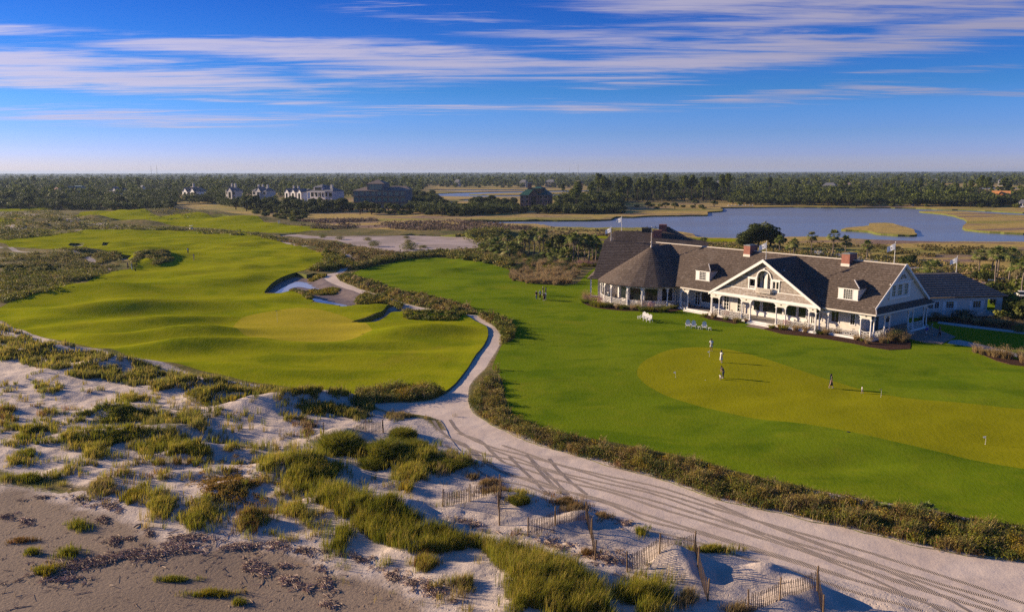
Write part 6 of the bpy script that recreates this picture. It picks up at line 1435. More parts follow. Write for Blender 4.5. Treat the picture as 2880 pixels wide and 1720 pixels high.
def woods():
    global LV
    LV = .10
    """the far woods: crowns too many to count, thinning to a closed canopy at the horizon"""
    b = Bag()
    def patch(n, reg, kind_p, per, leaf, s):
        q = px_poly(reg, n); k = np.ones(n, bool)
        for x0, x1, yb, lim in AVOID: k &= ~((q[:, 0] > x0 - 4) & (q[:, 0] < x1 + 4) & (q[:, 1] > yb) & (q[:, 1] < yb + lim))
        q = q[k]; P = G(q[:, 0], q[:, 1]); n = len(P); sc = s * rng.uniform(.7, 1.25, n); pine = rng.random(n) < kind_p; h = np.where(pine, rng.uniform(9, 15, n), rng.uniform(5, 10.5, n)) * sc
        for j in range(3):
            rad = np.where(pine, 2.6, 4.0) * sc * rng.uniform(.7, 1.1, n); dx = rng.normal(size=n) * rad * .5; dy = rng.normal(size=n) * rad * .5
            zc2 = h * np.where(pine, rng.uniform(.7, .95, n), rng.uniform(.5, .85, n))
            pc = np.where(pine[:, None], pal(PINE, n), pal(OAK, n)) * (1 + .25 * noise(P[:, 0] / 60, P[:, 1] / 60))[:, None]
            b.add(leaf_quads(np.column_stack([P[:, 0] + dx, P[:, 1] + dy, zc2]), np.column_stack([rad, rad, np.where(pine, 1.6, 2.4) * sc]), per, leaf, pc))
    patch(900, [(-200,566),(300,570),(480,574),(490,590),(300,592),(60,587),(-200,584)], .0, 40, .9, .62)
    patch(700, [(-200,552),(640,556),(640,572),(490,576),(-200,570)], .05, 34, 1.1, .8)
    patch(420, [(560,566),(860,576),(990,584),(1000,596),(880,600),(760,596),(640,584)], .05, 34, .95, .6)
    patch(500, [(1140,562),(1240,566),(1240,588),(1450,590),(1450,600),(1330,607),(1180,604),(1150,590)], .0, 34, .95, .55)
    patch(380, [(1450,592),(1700,590),(1760,594),(1740,600),(1600,603),(1450,600)], .0, 34, .95, .5)
    patch(260, [(1560,566),(1740,566),(1750,590),(1570,590)], .1, 34, 1.0, .8)
    patch(1100, [(1670,548),(2040,548),(2880,556),(2980,575),(2880,582),(2060,577),(2040,566),(1670,569)], .0, 34, 1.1, .75)
    patch(1500, [(-250,534),(760,537),(1180,540),(1180,556),(700,560),(-250,582)], .2, 24, 1.5, .95)
    patch(2200, [(-300,518),(1180,519),(1200,533),(1190,540),(-300,545)], .3, 18, 2.4, 1.1)
    patch(3200, [(-300,507),(3150,505),(3150,519),(1200,524),(-300,520)], .3, 14, 3.2, 1.1)
    patch(700, [(1200,521),(2650,520),(2650,531),(1700,531),(1200,528)], .45, 18, 2.4, .95)
    patch(1300, [(1660,533),(2640,534),(2720,545),(2760,548),(2700,560),(1900,556),(1665,566)], .15, 24, 1.7, .85)
    patch(500, [(2040,556),(2780,560),(3000,565),(3000,583),(2500,580),(2060,574)], .2, 26, 1.4, .8)
    patch(260, [(2820,520),(3150,520),(3150,526),(2820,526)], .6, 16, 2.2, 1)
    patch(2000, [(-350,498),(3200,496),(3200,506),(-350,508)], .5, 10, 4.5, 1.1)
    patch(2600, [(-400,490),(3300,488),(3300,497),(-400,499)], .5, 8, 7.0, 1.15)
    b.build('woodland', 'leaves'); prop(bpy.data.objects['woodland'], 'dark woods stretching to the horizon', kind='stuff')
    xs = np.linspace(-12000, 12000, 260); ys = np.concatenate([np.linspace(1650, 4000, 90), np.linspace(4100, 19000, 60)]); XX, YY = np.meshgrid(xs, ys)
    XX = XX * (YY / 12000 + .12); ZZ = 8.5 + 3.5 * noise(XX / 26, YY / 26) + 2.0 * fbm(XX / 140, YY / 140, 3) - 8 * (YY < 1660)
    n0, n1 = XX.shape; i = np.arange(n0 * n1).reshape(n0, n1); Fq = np.stack([i[:-1, :-1], i[:-1, 1:], i[1:, 1:], i[1:, :-1]], -1).reshape(-1, 4)
    V = np.stack([XX, YY, ZZ], -1).reshape(-1, 3); c = pal(OAK + PINE, len(V)) * 1.0
    o = link('woodland_canopy', npmesh('woodland_canopy', V, Fq, c, True), M['leaves']); prop(o, 'closed tree canopy towards the horizon', kind='stuff')
woods(); LV = .25
# windswept tree behind the clubhouse and its low neighbours
def windswept():
    global rng
    old = rng; rng = np.random.default_rng(77); C = []; Q = []; t = MB()
    for k in range(64):
        x_ = rng.uniform(-3.6, 4.2); top = 5.6 * math.exp(-((x_ - .6) / 4.6) ** 2); C.append((x_, rng.uniform(-1.6, 1.6), top * rng.uniform(.28, 1.0) + .4)); Q.append((rng.uniform(.9, 1.5), rng.uniform(.8, 1.3), rng.uniform(.5, .9)))
    V, Fq, cc = leaf_quads(C, Q, 260, .30, OAK + [(.15,.16,.03)])
    for p0 in ((-2.2, 0), (0, .5), (2.0, -.3)): t.tube([(p0[0], p0[1], 0), (p0[0] + .3, p0[1], 2.0), (p0[0] + .2, p0[1] + .4, 3.8)], [.2, .16, .08], 7)
    cm = npmesh('crown', V, Fq, cc); rng = old; return cm, t.mesh('trunk', True)
cm, tm = windswept(); p = at(2133, 697)
two_part('windswept_oak', cm, tm, 'bark', p, 1.75, 'flat topped windswept oak standing behind the middle of the clubhouse roof', 'tree', None, 0.0, .72)
for i, (x, y, s, lab) in enumerate([(2110,690,.5,'small shrub left of the windswept oak'),(2550,745,.75,'dark shrub by the palms behind the right porch end'),(2560,735,.6,'shrub behind the gable flag'),(2770,790,.9,'dark tree mass right of the right wing roof, nearer'),(2800,830,1.0,'dark tree against the end of the right wing'),(2850,870,1.1,'big dark shrub right of the shaded wing'),(2880,900,1.1,'dark shrub at the right picture edge beside the walk'),(2815,868,.8,'dark shrub added behind the right wing end arch to darken its opening'),(2830,905,.7,'low dark shrub beneath the big one right of the wing'),(2780,760,.6,'shrub among the palms beyond the right wing'),(2870,820,1.0,'dark shrub behind the parked cars'),(1545,690,.55,'dark oak at the left of the palm grove'),(1590,720,.9,'darkest oak in the middle of the palm grove'),(1610,705,.5,'round bush right of the dark grove oak')]):  # shrub behind the wing arch is added to block the sunlit lawn beyond
    p = at(x, y); two_part(TN['bush'][0], *TV['bush'][i % 5], 'bark', p, s, lab, 'shrub')
p = at(1575, 722); two_part('live_oak', *TV['oak'][2], 'bark', p, .85, 'dark leaning oak rising over the palm grove', 'tree')
# rounded bushes on the dunes and at the left edge
def bush_mesh(seed, palx, kind='g'):
    global rng
    old = rng; rng = np.random.default_rng(seed); b = Bag(); n = 60; a = rng.random(n) * 6.28; d = np.sqrt(rng.random(n)) * 1.0; x = np.cos(a) * d; y = np.sin(a) * d; z = np.zeros(n)
    b.add(blades(x, y, z, 1.15 * (1.05 - .55 * d ** 2), 70, .3, .028, palx, lean=.4, wind=(.1, 0)))
    b.add(leaf_quads(np.column_stack([x, y, (1.05 - .6 * d ** 2) * .5]), np.tile([.28, .28, .35], (n, 1)), 60, .07, palx)); me = b.mesh('dune_bush'); me.materials.append(M['grass_blades']); rng = old; return me
BM = [bush_mesh(i, GREEN_G + DARKG[2:3] + SCRUB[:1]) for i in range(3)]
for x, y, s, sz, lab in [(958,1262,1.75,1.0,'big rounded green grass bush on the dune beside the half buried fence'),(1005,1268,1.1,.8,'green bush against the right of the big rounded dune bush'),(1132,1228,1.15,.9,'round green bush at the top of the dune bush group'),(1085,1290,1.5,.8,'green bush in the middle of the dune bush group'),(1050,1310,1.2,.7,'low green bush at the lower left of the dune bush group'),(1165,1260,1.1,.7,'green bush at the right of the dune bush group'),(1195,1310,1.0,.6,'low olive bush right below the dune bush group'),(1270,1300,1.25,.5,'flat olive bush beside the sand track'),(1462,1402,.65,.8,'small olive bush on the sand behind the first fence')]:
    p = at(x, y); p.z -= .08; o = plant('dune_bush', BM[int(x) % 3], p, s, sz, lab, 'bush')
for i, (x, y, s) in enumerate([(8,752,.7),(25,762,.7),(48,756,.75),(60,764,.8),(85,753,.7),(100,764,.8),(125,752,.75),(140,762,.8),(150,752,.7),(30,748,.6)]):
    p = at(x, y); p.z -= .4; two_part('coastal_shrub', *TV['bush'][i % 5], 'bark', p, s * .8, '%s dark shrub in the thicket at the left edge beside the fairway' % ORD[i], 'shrub', 'dark thicket at the left edge', None, .7)
for i, (x, y, s, h) in enumerate([(908,668,1.0,.6),(955,672,1.2,.5),(1035,676,1.2,.6),(1053,690,1.5,.6),(1143,669,.9,.6),(1147,682,1.1,.6),(1150,700,2.0,.6),(1190,695,1.2,.4)]):
    p = at(x, y); p.z -= .2; plant('grass_hummock', CL['shrub'][i % 3], p, s * 2.2, h, '%s scrubby hummock from the left standing on the waste sand' % ORD[i], 'hummock', 'hummocks on the waste sand')
# ------------------------------------------------------------------ people
def skin_mesh(chains, sub=1):
    """chains: list of ([points],[radii],parent chain,parent index); grown with a Skin modifier into one continuous surface"""
    V = []; E = []; Rr = []; idx = []
    for pts, rad, par, pi_ in chains:
        ids = []; prev = idx[par][pi_] if par is not None else None
        for p, r_ in zip(pts, rad):
            V.append(tuple(p)); Rr.append(r_); i = len(V) - 1
            if prev is not None: E.append((prev, i))
            ids.append(i); prev = i
        idx.append(ids)
    me = bpy.data.meshes.new('sk'); me.from_pydata(V, E, []); me.update()
    o = bpy.data.objects.new('sk', me); COL.objects.link(o); o.modifiers.new('s', 'SKIN')
    for i, r_ in enumerate(Rr): me.skin_vertices[0].data[i].radius = (r_, r_)
    me.skin_vertices[0].data[0].use_root = True
    if sub: m = o.modifiers.new('u', 'SUBSURF'); m.levels = sub; m.render_levels = sub
    dg_ = bpy.context.evaluated_depsgraph_get(); ev = o.evaluated_get(dg_); out = bpy.data.meshes.new_from_object(ev); bpy.data.objects.remove(o)
    for p in out.polygons: p.use_smooth = True
    return out
def person(px, py, h, face, label, top='cloth_white', bottom='cloth_khaki', hair='hair_dark', pose='stand', skin='skin', cap=None, dress=False, shorts=False, longhair=False, extra=None, group=None, world=None, shoes='shoe_white'):
    """h height, face = heading in degrees (world). Built 1 m tall, then scaled"""
    p = Vector(world) if world is not None else at(px, py)
    if world is None: p.z = drop(p.x, p.y)
    e = empty('person', p, R(face), label, 'person', group); e.scale = (h, h, h)
    sp = {'stand': (.03, -.02, 0, 0), 'walk': (.13, -.13, 0, 0), 'bend': (.04, -.03, .5, 0), 'crouch': (.1, -.02, .35, .26), 'sit': (.25, .25, 0, .26)}[pose]
    lf, rf_, lean, low = sp; hip = .53 - low; v = Vector
    def T(x, y, z):   # torso point with lean forward (x is forward)
        dz = z - .53; return v((x + math.sin(lean) * dz, y, hip + dz * math.cos(lean) + (0 if lean else 0)))
    kneel = v((lf * .9 + (.10 if low else .02), .06, max(.28 - low * .1, .2))); kneer = v((rf_ * .6 + (.16 if low else .02), -.06, max(.28 - low * .1, .2)))
    footl = v((lf if pose != 'sit' else .24, .065, .035)); footr = v((rf_ if pose != 'sit' else .24, -.065, .035 if pose != 'walk' else .06))
    legs = [([v((0, .055, hip - .03)), kneel, footl + v((-.01, 0, .02)), footl + v((.09, .01, -.012))], [.056, .036, .022, .02]), ([v((0, -.055, hip - .03)), kneer, footr + v((-.01, 0, .02)), footr + v((.09, -.01, -.012))], [.056, .036, .022, .02])]
    sh = .70 + .115; arml = [T(0, .105, .815), T(.0, .135, .66), T(.07, .13, .53), T(.085, .125, .49)]; armr = [T(0, -.105, .815), T(-.01, -.135, .66), T(.05, -.13, .53), T(.065, -.125, .49)]
    if extra == 'phone': armr = [T(0, -.105, .815), T(.02, -.13, .68), T(.16, -.06, .72), T(.19, -.05, .74)]
    if extra == 'point': arml = [T(0, .105, .815), T(.10, .16, .80), T(.24, .18, .83), T(.29, .18, .84)]
    if pose == 'bend': arml = [T(0, .1, .815), T(.12, .1, .70), T(.2, .07, .58), T(.22, .06, .54)]; armr = [T(0, -.1, .815), T(.12, -.1, .70), T(.2, -.06, .58), T(.22, -.05, .54)]
    ch = [([T(0, 0, .53), T(.0, 0, .62), T(.0, 0, .73), T(0, 0, .81), T(.005, 0, .86), T(.015, 0, .90), T(.012, 0, .955)], [.078, .07, .082, .07, .032, .05, .052], None, None)]
    for L, r_ in legs: ch.append((L, r_, 0, 0))
    for A in (arml, armr):
        ch.append((A, [.036, .028, .02, .018], 0, 3)); base = A[3]; d = (A[3] - A[2]).normalized(); s_ = d.cross(v((1, 0, .2))).normalized(); ci = len(ch) - 1
        for k in range(4): o_ = s_ * (k - 1.5) * .011; ch.append(([base + d * .025 + o_, base + d * (.045 + .004 * (k in (1, 2))) + o_ * 1.2 + v((.006, 0, 0))], [.0055, .0045], ci, 3))
        ch.append(([base + s_ * .022 + d * .01, base + s_ * .03 + d * .028], [.006, .005], ci, 3))
    body = link('body', skin_mesh(ch), M[skin], e)
    # clothes: their own shells over the same skeleton
    tc = [([T(0, 0, .535), T(0, 0, .62), T(0, 0, .73), T(0, 0, .805), T(.002, 0, .84)], [.092, .085, .095, .085, .045], None, None)]
    for A in (arml, armr): tc.append(([A[0], A[0].lerp(A[1], .85)], [.05, .042], 0, 3))
    link('shirt' if not dress else 'dress_top', skin_mesh(tc), M[top], e)
    if dress:
        m = MB(); m.lathe([(.125, .21), (.115, .3), (.10, .42), (.088, .52), (.078, .60)], (0, 0, 0), 14); me = m.mesh('dress_skirt', True)
        for vv in me.vertices: vv.co = T(vv.co.x + (.03 if pose == 'walk' else 0) * (.6 - vv.co.z), vv.co.y * .85, vv.co.z) if low == 0 else v((vv.co.x, vv.co.y, vv.co.z * .55))
        link('dress_skirt', me, M[bottom], e)
    else:
        k_ = .8 if shorts else 1; bc = [([T(0, 0, .56), T(0, 0, .52)], [.088, .088], None, None)]
        for L, r_ in legs:
            pts = [L[0], L[1]] + ([] if shorts else [L[2] + v((0, 0, .03))]); rd = [.068, .052] + ([] if shorts else [.034])
            if shorts: pts[1] = L[0].lerp(L[1], .85)
            bc.append((pts, rd, 0, 1))
        link('shorts' if shorts else 'trousers', skin_mesh(bc), M[bottom], e)
    for L, r_ in legs:
        s = MB().ball(tuple(L[3].lerp(L[2], .5) + v((.01, 0, -.008))), .034, 8, 5, (1.9, .9, .75)); s.build('shoe', M[shoes], e, True)
    hd = T(.008, 0, .94); hm = MB()
    if cap: hm.ball(tuple(hd + v((0, 0, .018))), .062, 10, 6, (1, .95, .75)); hm.obox(tuple(hd + v((.07, 0, .02))), (.035, 0, 0), (0, .04, 0), (0, 0, .004)); hm.build('cap', M[cap], e, True)
    hr = MB().ball(tuple(hd + v((-.012, 0, .012))), .060, 10, 6, (1, .98, 1.02))
    if longhair: hr.tube([tuple(hd + v((-.035, 0, .0))), tuple(hd + v((-.06, 0, -.09))), tuple(hd + v((-.065, 0, -.18)))], [.05, .045, .02], 8)
    hr.build('hair', M[hair], e, True)
    fc = MB().ball(tuple(hd + v((.05, .017, .004))), .006, 6, 4).ball(tuple(hd + v((.05, -.017, .004))), .006, 6, 4); fc.build('eyes', M['cloth_black'], e)
    MB().ball(tuple(hd + v((.056, 0, -.010))), .009, 6, 4, (1, .7, 1.2)).ball(tuple(hd + v((.0, .052, -.002))), .010, 6, 4, (.7, .4, 1.3)).ball(tuple(hd + v((.0, -.052, -.002))), .010, 6, 4, (.7, .4, 1.3)).build('nose_and_ears', M[skin], e, True)
    return e
person(2000, 988, 1.78, 80, 'person in white shirt and shorts at the back rim of the putting green', 'cloth_white', 'cloth_white', shorts=True, skin='skin_dark')
person(2028, 1020, 1.68, 15, 'person with long dark hair and pale dress looking at a phone', 'cloth_white', 'cloth_white', dress=True, longhair=True, extra='phone')
person(2034, 1064, 1.66, 200, 'person in dark navy clothes bending over a child on the putting green', 'cloth_navy', 'cloth_navy', pose='bend', longhair=True)
person(2027, 1068, 1.0, 215, 'small child in white crouching in front of the dark clad adult', 'cloth_white', 'cloth_white', pose='crouch', shorts=True, hair='hair_brown')
person(2336, 1092, 1.72, -5, 'person in a dark green dress striding right across the putting green', 'cloth_green', 'cloth_green', dress=True, longhair=True, pose='walk')
person(2424, 1107, .88, -10, 'toddler in white and pale blue ahead of the green dress', 'cloth_white', 'cloth_sky', pose='walk', shorts=True)
person(1508.6, 843, 1.75, 60, 'person in black shirt and blue jeans, leftmost of the lawn group', 'cloth_black', 'cloth_jeans', hair='hair_grey')
person(1519, 841.5, 1.72, 110, 'person in pale shirt and black trousers, second from left of the lawn group', 'cloth_sky', 'cloth_black', cap='cap_white')
person(1527, 830.5, 1.75, 180, 'person in dark green vest at the back of the lawn group', 'cloth_green', 'cloth_khaki', hair='hair_grey')
person(1535, 831, 1.68, 200, 'person with dark hair and pale top at the back right of the lawn group', 'cloth_grey', 'cloth_grey', longhair=True)
person(1530, 846, 1.6, 120, 'person in a short black dress in front of the lawn group', 'cloth_black', 'cloth_black', dress=True, hair='hair_brown')
person(1534.5, 844, 1.66, 150, 'person in pale lilac trousers, front right of the lawn group', 'cloth_white', 'cloth_grey', hair='hair_brown')
person(2604.7, 948, 1.72, 200, 'person in bright blue shirt and white shorts walking on the brick patio', 'cloth_blue', 'cloth_white', shorts=True, pose='walk')
person(2618, 942, 1.8, -20, 'person in teal shirt and white cap walking on the brick patio', 'cloth_teal', 'cloth_khaki', cap='cap_white', pose='walk')
person(2641, 948, 1.72, -10, 'person in dark clothes walking at the right of the brick patio', 'cloth_darkgrey', 'cloth_black', pose='walk', shoes='rubber')
person(529, 713, 1.8, 90, 'golfer in pale blue top and dark trousers, upper one of two on the fairway', 'cloth_sky', 'cloth_black')
person(546, 734.5, 1.8, 180, 'golfer in grey shirt pointing, lower one of two on the fairway', 'cloth_grey', 'cloth_khaki', extra='point', shorts=True)
person(359, 749, 1.75, 0, 'golfer in dark purple at the foot of the grassy mound', 'cloth_purple', 'cloth_black')
person(370, 749, 1.75, 20, 'golfer in teal and white cap at the foot of the grassy mound', 'cloth_teal', 'cloth_white', cap='cap_white')
person(783, 630, 1.8, 90, 'left one of two white clad golfers far off on the distant fairway', 'cloth_white', 'cloth_white')
person(787, 630, 1.8, 90, 'right one of two white clad golfers far off on the distant fairway', 'cloth_white', 'cloth_white')
# diners under the round pavilion, tables and dishes
def dining_table(x, y, lab):
    w0 = CW(x, y, FL); e = empty('dining_table', w0, 0, lab, 'table', 'tables in the pavilion')
    MB().lathe([(.55, .70), (.56, .74)], (0, 0, 0), 16).build('tabletop', M['deck_boards'], e); MB().lathe([(.25, 0), (.05, .04), (.04, .70)], (0, 0, 0), 10).build('pedestal', M['black_iron'], e)
    for k in range(4):
        a = k * 1.57 + .5; q = w0 + Vector((.36 * math.cos(a), .36 * math.sin(a), .742)); o = MB().lathe([(.06, 0), (.13, .02), (.12, .03)], (0, 0, 0), 12).build('plate', M['white_paint'], None, loc=q); prop(o, 'white plate on the %s' % lab, 'plate', 'plates on the ' + lab)
    return w0
def chair_mesh(dark=True):
    m = MB().box(-.25, .25, -.25, .25, .40, .46)
    for a in (-.22, .22):
        for b in (-.22, .22): m.bar((a, b, 0), (a, b, .42), .045)
    m.tube([(-.24, .22, .44), (-.26, .28, .72), (-.2, .32, .92), (0, .34, .97), (.2, .32, .92), (.26, .28, .72), (.24, .22, .44)], .035, 6)
    for k in (-.1, 0, .1): m.bar((k, .24, .45), (k, .33, .94), .02)
    m.bar((-.26, .25, .66), (-.26, -.22, .64), .045).bar((.26, .25, .66), (.26, -.22, .64), .045).bar((-.26, -.22, .64), (-.24, -.22, .44), .04).bar((.26, -.22, .64), (.24, -.22, .44), .04)
    return m
def porch_chair(x, y, rz_, lab, grp='dark chairs on the porch'):
    e = empty('porch_chair', CW(x, y, FL), R(-52.4) + rz_, lab, 'chair', grp)
    s = MB().box(-.25, .25, -.25, .25, .40, .46).build('seat', M['dark_metal'], e)
    b = MB().tube([(-.24, .22, .44), (-.26, .28, .72), (-.2, .32, .92), (0, .34, .97), (.2, .32, .92), (.26, .28, .72), (.24, .22, .44)], .035, 6)
    for k in (-.1, 0, .1): b.bar((k, .24, .45), (k, .33, .94), .02)
    b.build('backrest', M['dark_metal'], e)
    for sx_ in (-1, 1):
        MB().bar((sx_ * .26, .25, .66), (sx_ * .26, -.22, .64), .045).bar((sx_ * .26, -.22, .64), (sx_ * .24, -.22, .46), .04).build('armrest', M['dark_metal'], e)
        for sy_ in (-1, 1): MB().bar((sx_ * .22, sy_ * .22, 0), (sx_ * .22, sy_ * .22, .40), .045).build('leg', M['dark_metal'], e)
    return e
for i, (x, y) in enumerate([(-12.9, .9), (-12.0, .8), (-11.0, .8), (-5.4, .9), (-2.9, .9), (-2.2, 2.3), (-25.0, .5), (-23.4, .6)]):
    porch_chair(x, y, math.pi + random.uniform(-.4, .4), ['dark wicker chair right behind the porch post beside the middle steps','dark chair second in the row right of the middle steps','dark chair third in the row right of the middle steps','dark chair behind the railing of the right hand porch bay, left one','dark chair behind the railing of the right hand porch bay, middle one','dark chair by the wall of the right hand porch bay','dark chair on the porch left of the middle steps, nearer the link','dark chair on the porch left of the middle steps, nearer the door'][i])
ti = 0
for a_, r_ in ((-168, 8.2), (-148, 8.2), (-128, 8.1), (-108, 8.1), (-88, 8.1), (-68, 8.1), (-48, 8.1), (-26, 8.1)):
    x = RC[0] + r_ * math.cos(R(a_)); y = RC[1] + r_ * math.sin(R(a_)); dining_table(x, y, '%s round table from the left behind the pavilion railing' % ORD[ti])
    for s in (-1, 1):
        aa = R(a_) + s * .105; porch_chair(RC[0] + r_ * math.cos(aa), RC[1] + r_ * math.sin(aa), R(a_) + (math.pi / 2 if s > 0 else -math.pi / 2) + math.pi * 0, 'dark chair at the %s pavilion table, %s side' % (ORD[ti], 'right' if s > 0 else 'left'), 'chairs in the pavilion')
    if ti < 4:
        aa = R(a_) + .105; w0 = CW(RC[0] + r_ * math.cos(aa), RC[1] + r_ * math.sin(aa), FL); person(0, 0, 1.7, math.degrees(R(a_) - math.pi / 2) - 52.4 , 'seated diner in %s at the %s pavilion table' % (['red', 'white', 'pale blue', 'grey'][ti], ORD[ti]), ['cloth_red', 'cloth_white', 'cloth_sky', 'cloth_grey'][ti], 'cloth_jeans', pose='sit', world=w0)
    ti += 1
# ------------------------------------------------------------------ lawn chairs, tables
def adirondack():
    e = empty('lawn_chair', (0, 0, 0)); m = MB()
    for k in range(5): m.prism([(-.25 + k * .1 - .045, .10, .30), (-.25 + k * .1 + .145 - .055, .10, .30), (-.25 + k * .1 + .145 - .055, .62, .38), (-.25 + k * .1 - .045, .62, .38)], (0, 0, .025)) if False else m.obox((-.22 + k * .11, .36, .36), (.047, 0, 0), (0, -.30, .05 * -1), (0, 0, .012))
    m.build('seat', M['white_paint'], e)
    b = MB(); hts = [.72, .82, .88, .82, .72]
    for k in range(5): x_ = -.22 + k * .11; b.obox((x_ * 1.05, -.1 + .11 + .0 - .0 + .22 + .16 * 0 + hts[k] * .12 + .22, .34 + hts[k] * .42), (.048, 0, 0), (0, .012, -.004), (0, hts[k] * .14, hts[k] * .45))
    b.box(-.28, .28, .60, .64, .5, .56); b.build('backrest', M['white_paint'], e)
    for s in (-1, 1):
        MB().obox((s * .33, .28, .56), (.06, 0, 0), (0, .36, .0), (0, 0, .013)).build('armrest', M['white_paint'], e)
        MB().box(s * .30 - .02, s * .30 + .02, -.04, .02, 0, .55).build('leg', M['white_paint'], e); MB().bar((s * .29, .6, .40), (s * .29, .74, 0), .04, .08).build('leg', M['white_paint'], e)
    return e
def side_table(label, p, rz_):
    e = empty('side_table', p, rz_, label, 'table'); m = MB()
    for k in range(4): m.box(-.24 + k * .125, -.24 + k * .125 + .11, -.24, .24, .40, .425)
    m.build('tabletop', M['white_paint'], e)
    for a in (-.2, .2):
        for b in (-.2, .2): MB().box(a - .02, a + .02, b - .02, b + .02, 0, .40).build('leg', M['white_paint'], e)
    return e
ad0 = adirondack(); first = True
# the chair's front looks along -y of its own frame
for (x, y, fz, lab, grp) in [(1806, 899, -130, 'white slatted lawn chair, back one of the row of three facing left', 0), (1814, 903, -130, 'white slatted lawn chair, middle one of the row of three facing left', 0), (1823, 907, -130, 'white slatted lawn chair, nearest of the row of three facing left', 0),
        (1935, 923, -100, 'white slatted lawn chair, leftmost facing the putting green', 1), (1951, 925, -100, 'white slatted lawn chair between the first one and the small table', 1), (1981, 928, -100, 'white slatted lawn chair between the two small tables', 1)]:
    o = ad0 if first else copy_tree(ad0); first = False; p = at(x, y); p.z = drop(p.x, p.y); o.location = p; o.rotation_euler = (0, 0, R(fz + 90)); o.scale = (1.15, 1.15, 1.15); prop(o, lab, 'chair', 'white lawn chairs')
for x, y, lab in ((1966, 926, 'small white slatted table between the lawn chairs'), (1995, 929, 'small white table right of the last lawn chair'), (1797, 897, 'low white footstool at the back of the row facing left')):
    p = at(x, y); p.z = drop(p.x, p.y); side_table(lab, p, R(10))
# ------------------------------------------------------------------ roof flags, golf flags
def flagpole(p, h, lab, s=1.0, rz_=0):
    e = empty('flagpole', p, rz_, lab, 'flag'); MB().tube([(0, 0, 0), (0, 0, h)], [.06, .035], 8).ball((0, 0, h + .04), .07, 8, 5).build('pole', M['pole_white'], e)
    nx, nz = 10, 6; V = []; Fc = []
    for i in range(nx + 1):
        for j in range(nz + 1): u_ = i / nx; w_ = j / nz; V.append((-.05 - u_ * 1.15 * s, .10 * math.sin(u_ * 7 + w_) * u_, h - .15 - w_ * .95 * s - u_ * .55 * s + .1 * u_ * w_))
    for i in range(nx):
        for j in range(nz): a = i * (nz + 1) + j; Fc.append((a, a + 1, a + nz + 2, a + nz + 1))
    f = link('flag', npmesh('flag', V, Fc, None, True), M['flag_white'], e)
    me = MB(); c = (-.6 * s, -.06, h - .15 - .75 * s); me.prism([(c[0] + .11 * s * math.cos(a), c[1], c[2] + .09 * s * math.sin(a)) for a in np.linspace(0, 2 * math.pi, 11)[:-1]], (0, -.01, 0)); me.build('emblem', M['flag_emblem'], f); return e
flagpole((16.4 + 2.3 * math.cos(R(-12.6)) + 9.2 * math.sin(R(12.6)) , 157.4 + 2.3 * math.sin(R(-12.6)) + 9.2 * math.cos(R(12.6)), 10.7), 3.0, 'white flag on the leftmost pole above the shingled left wing')
flagpole((16.4 + 4.2 * math.cos(R(-12.6)) + 12.2 * math.sin(R(12.6)), 157.4 + 4.2 * math.sin(R(-12.6)) + 12.2 * math.cos(R(12.6)), 12.6), 3.1, 'white flag on the second pole, highest on the left wing')
flagpole(CW(-18.3, -.4, 10.7), 3.0, 'white flag on the pole at the tip of the big front gable'); flagpole(CW(-1.6, 8.6, 10.9), 3.3, 'white flag on the ridge above the shaded gable end')
q_ = RFm @ Vector((9.3, 5.85, 7.05)); flagpole(q_, 2.9, 'white flag at the end of the low right wing')
def pin(px, py, h, mat, lab):
    p = at(px, py); p.z = drop(p.x, p.y); e = empty('golf_flag', p, 0, lab, 'golf flag'); MB().tube([(0, 0, 0), (0, 0, h)], .012, 6).build('pole', M['pole_white'], e)
    MB().prism([(0, 0, h), (-.26, .02, h - .05), (-.24, .02, h - .19), (0, 0, h - .2)], (0, .01, 0)).build('flag', M[mat], e); MB().lathe([(.06, .0), (.06, .012)], (0, 0, 0), 10).build('cup', M['white_paint'], e)
pin(1995, 1003, .75, 'flag_white', 'tiny white flag at the upper left of the putting green'); pin(1900, 1062, .75, 'flag_white', 'tiny white flag at the left end of the putting green'); pin(2478, 1113, .8, 'flag_yellow', 'tiny yellow flag near the toddler'); pin(2771, 1250, .8, 'flag_white', 'tiny pale flag at the lower right of the putting green'); pin(780, 905, 2.0, 'flag_yellow', 'yellow flag in the cup of the left fairway green')
for x, y, lab in ((1984, 1070, 'white golf ball lying left of the child on the putting green'), (2477, 1118, 'white golf ball by the yellow flag')):
    p = at(x, y); p.z = drop(p.x, p.y) + .03; prop(MB().ball((0, 0, 0), .035, 10, 8).build('golf_ball', M['flag_white'], None, True, p), lab, 'ball')
for x, y in ((2386, 1215),): 
    p = at(x, y); p.z = drop(p.x, p.y); prop(MB().lathe([(.16, 0), (.17, .015), (.10, .03)], (0, 0, 0), 14).build('drain_cover', M['black_iron'], None, False, p), 'small black drain cover on the lawn below the putting green rim', 'drain cover')
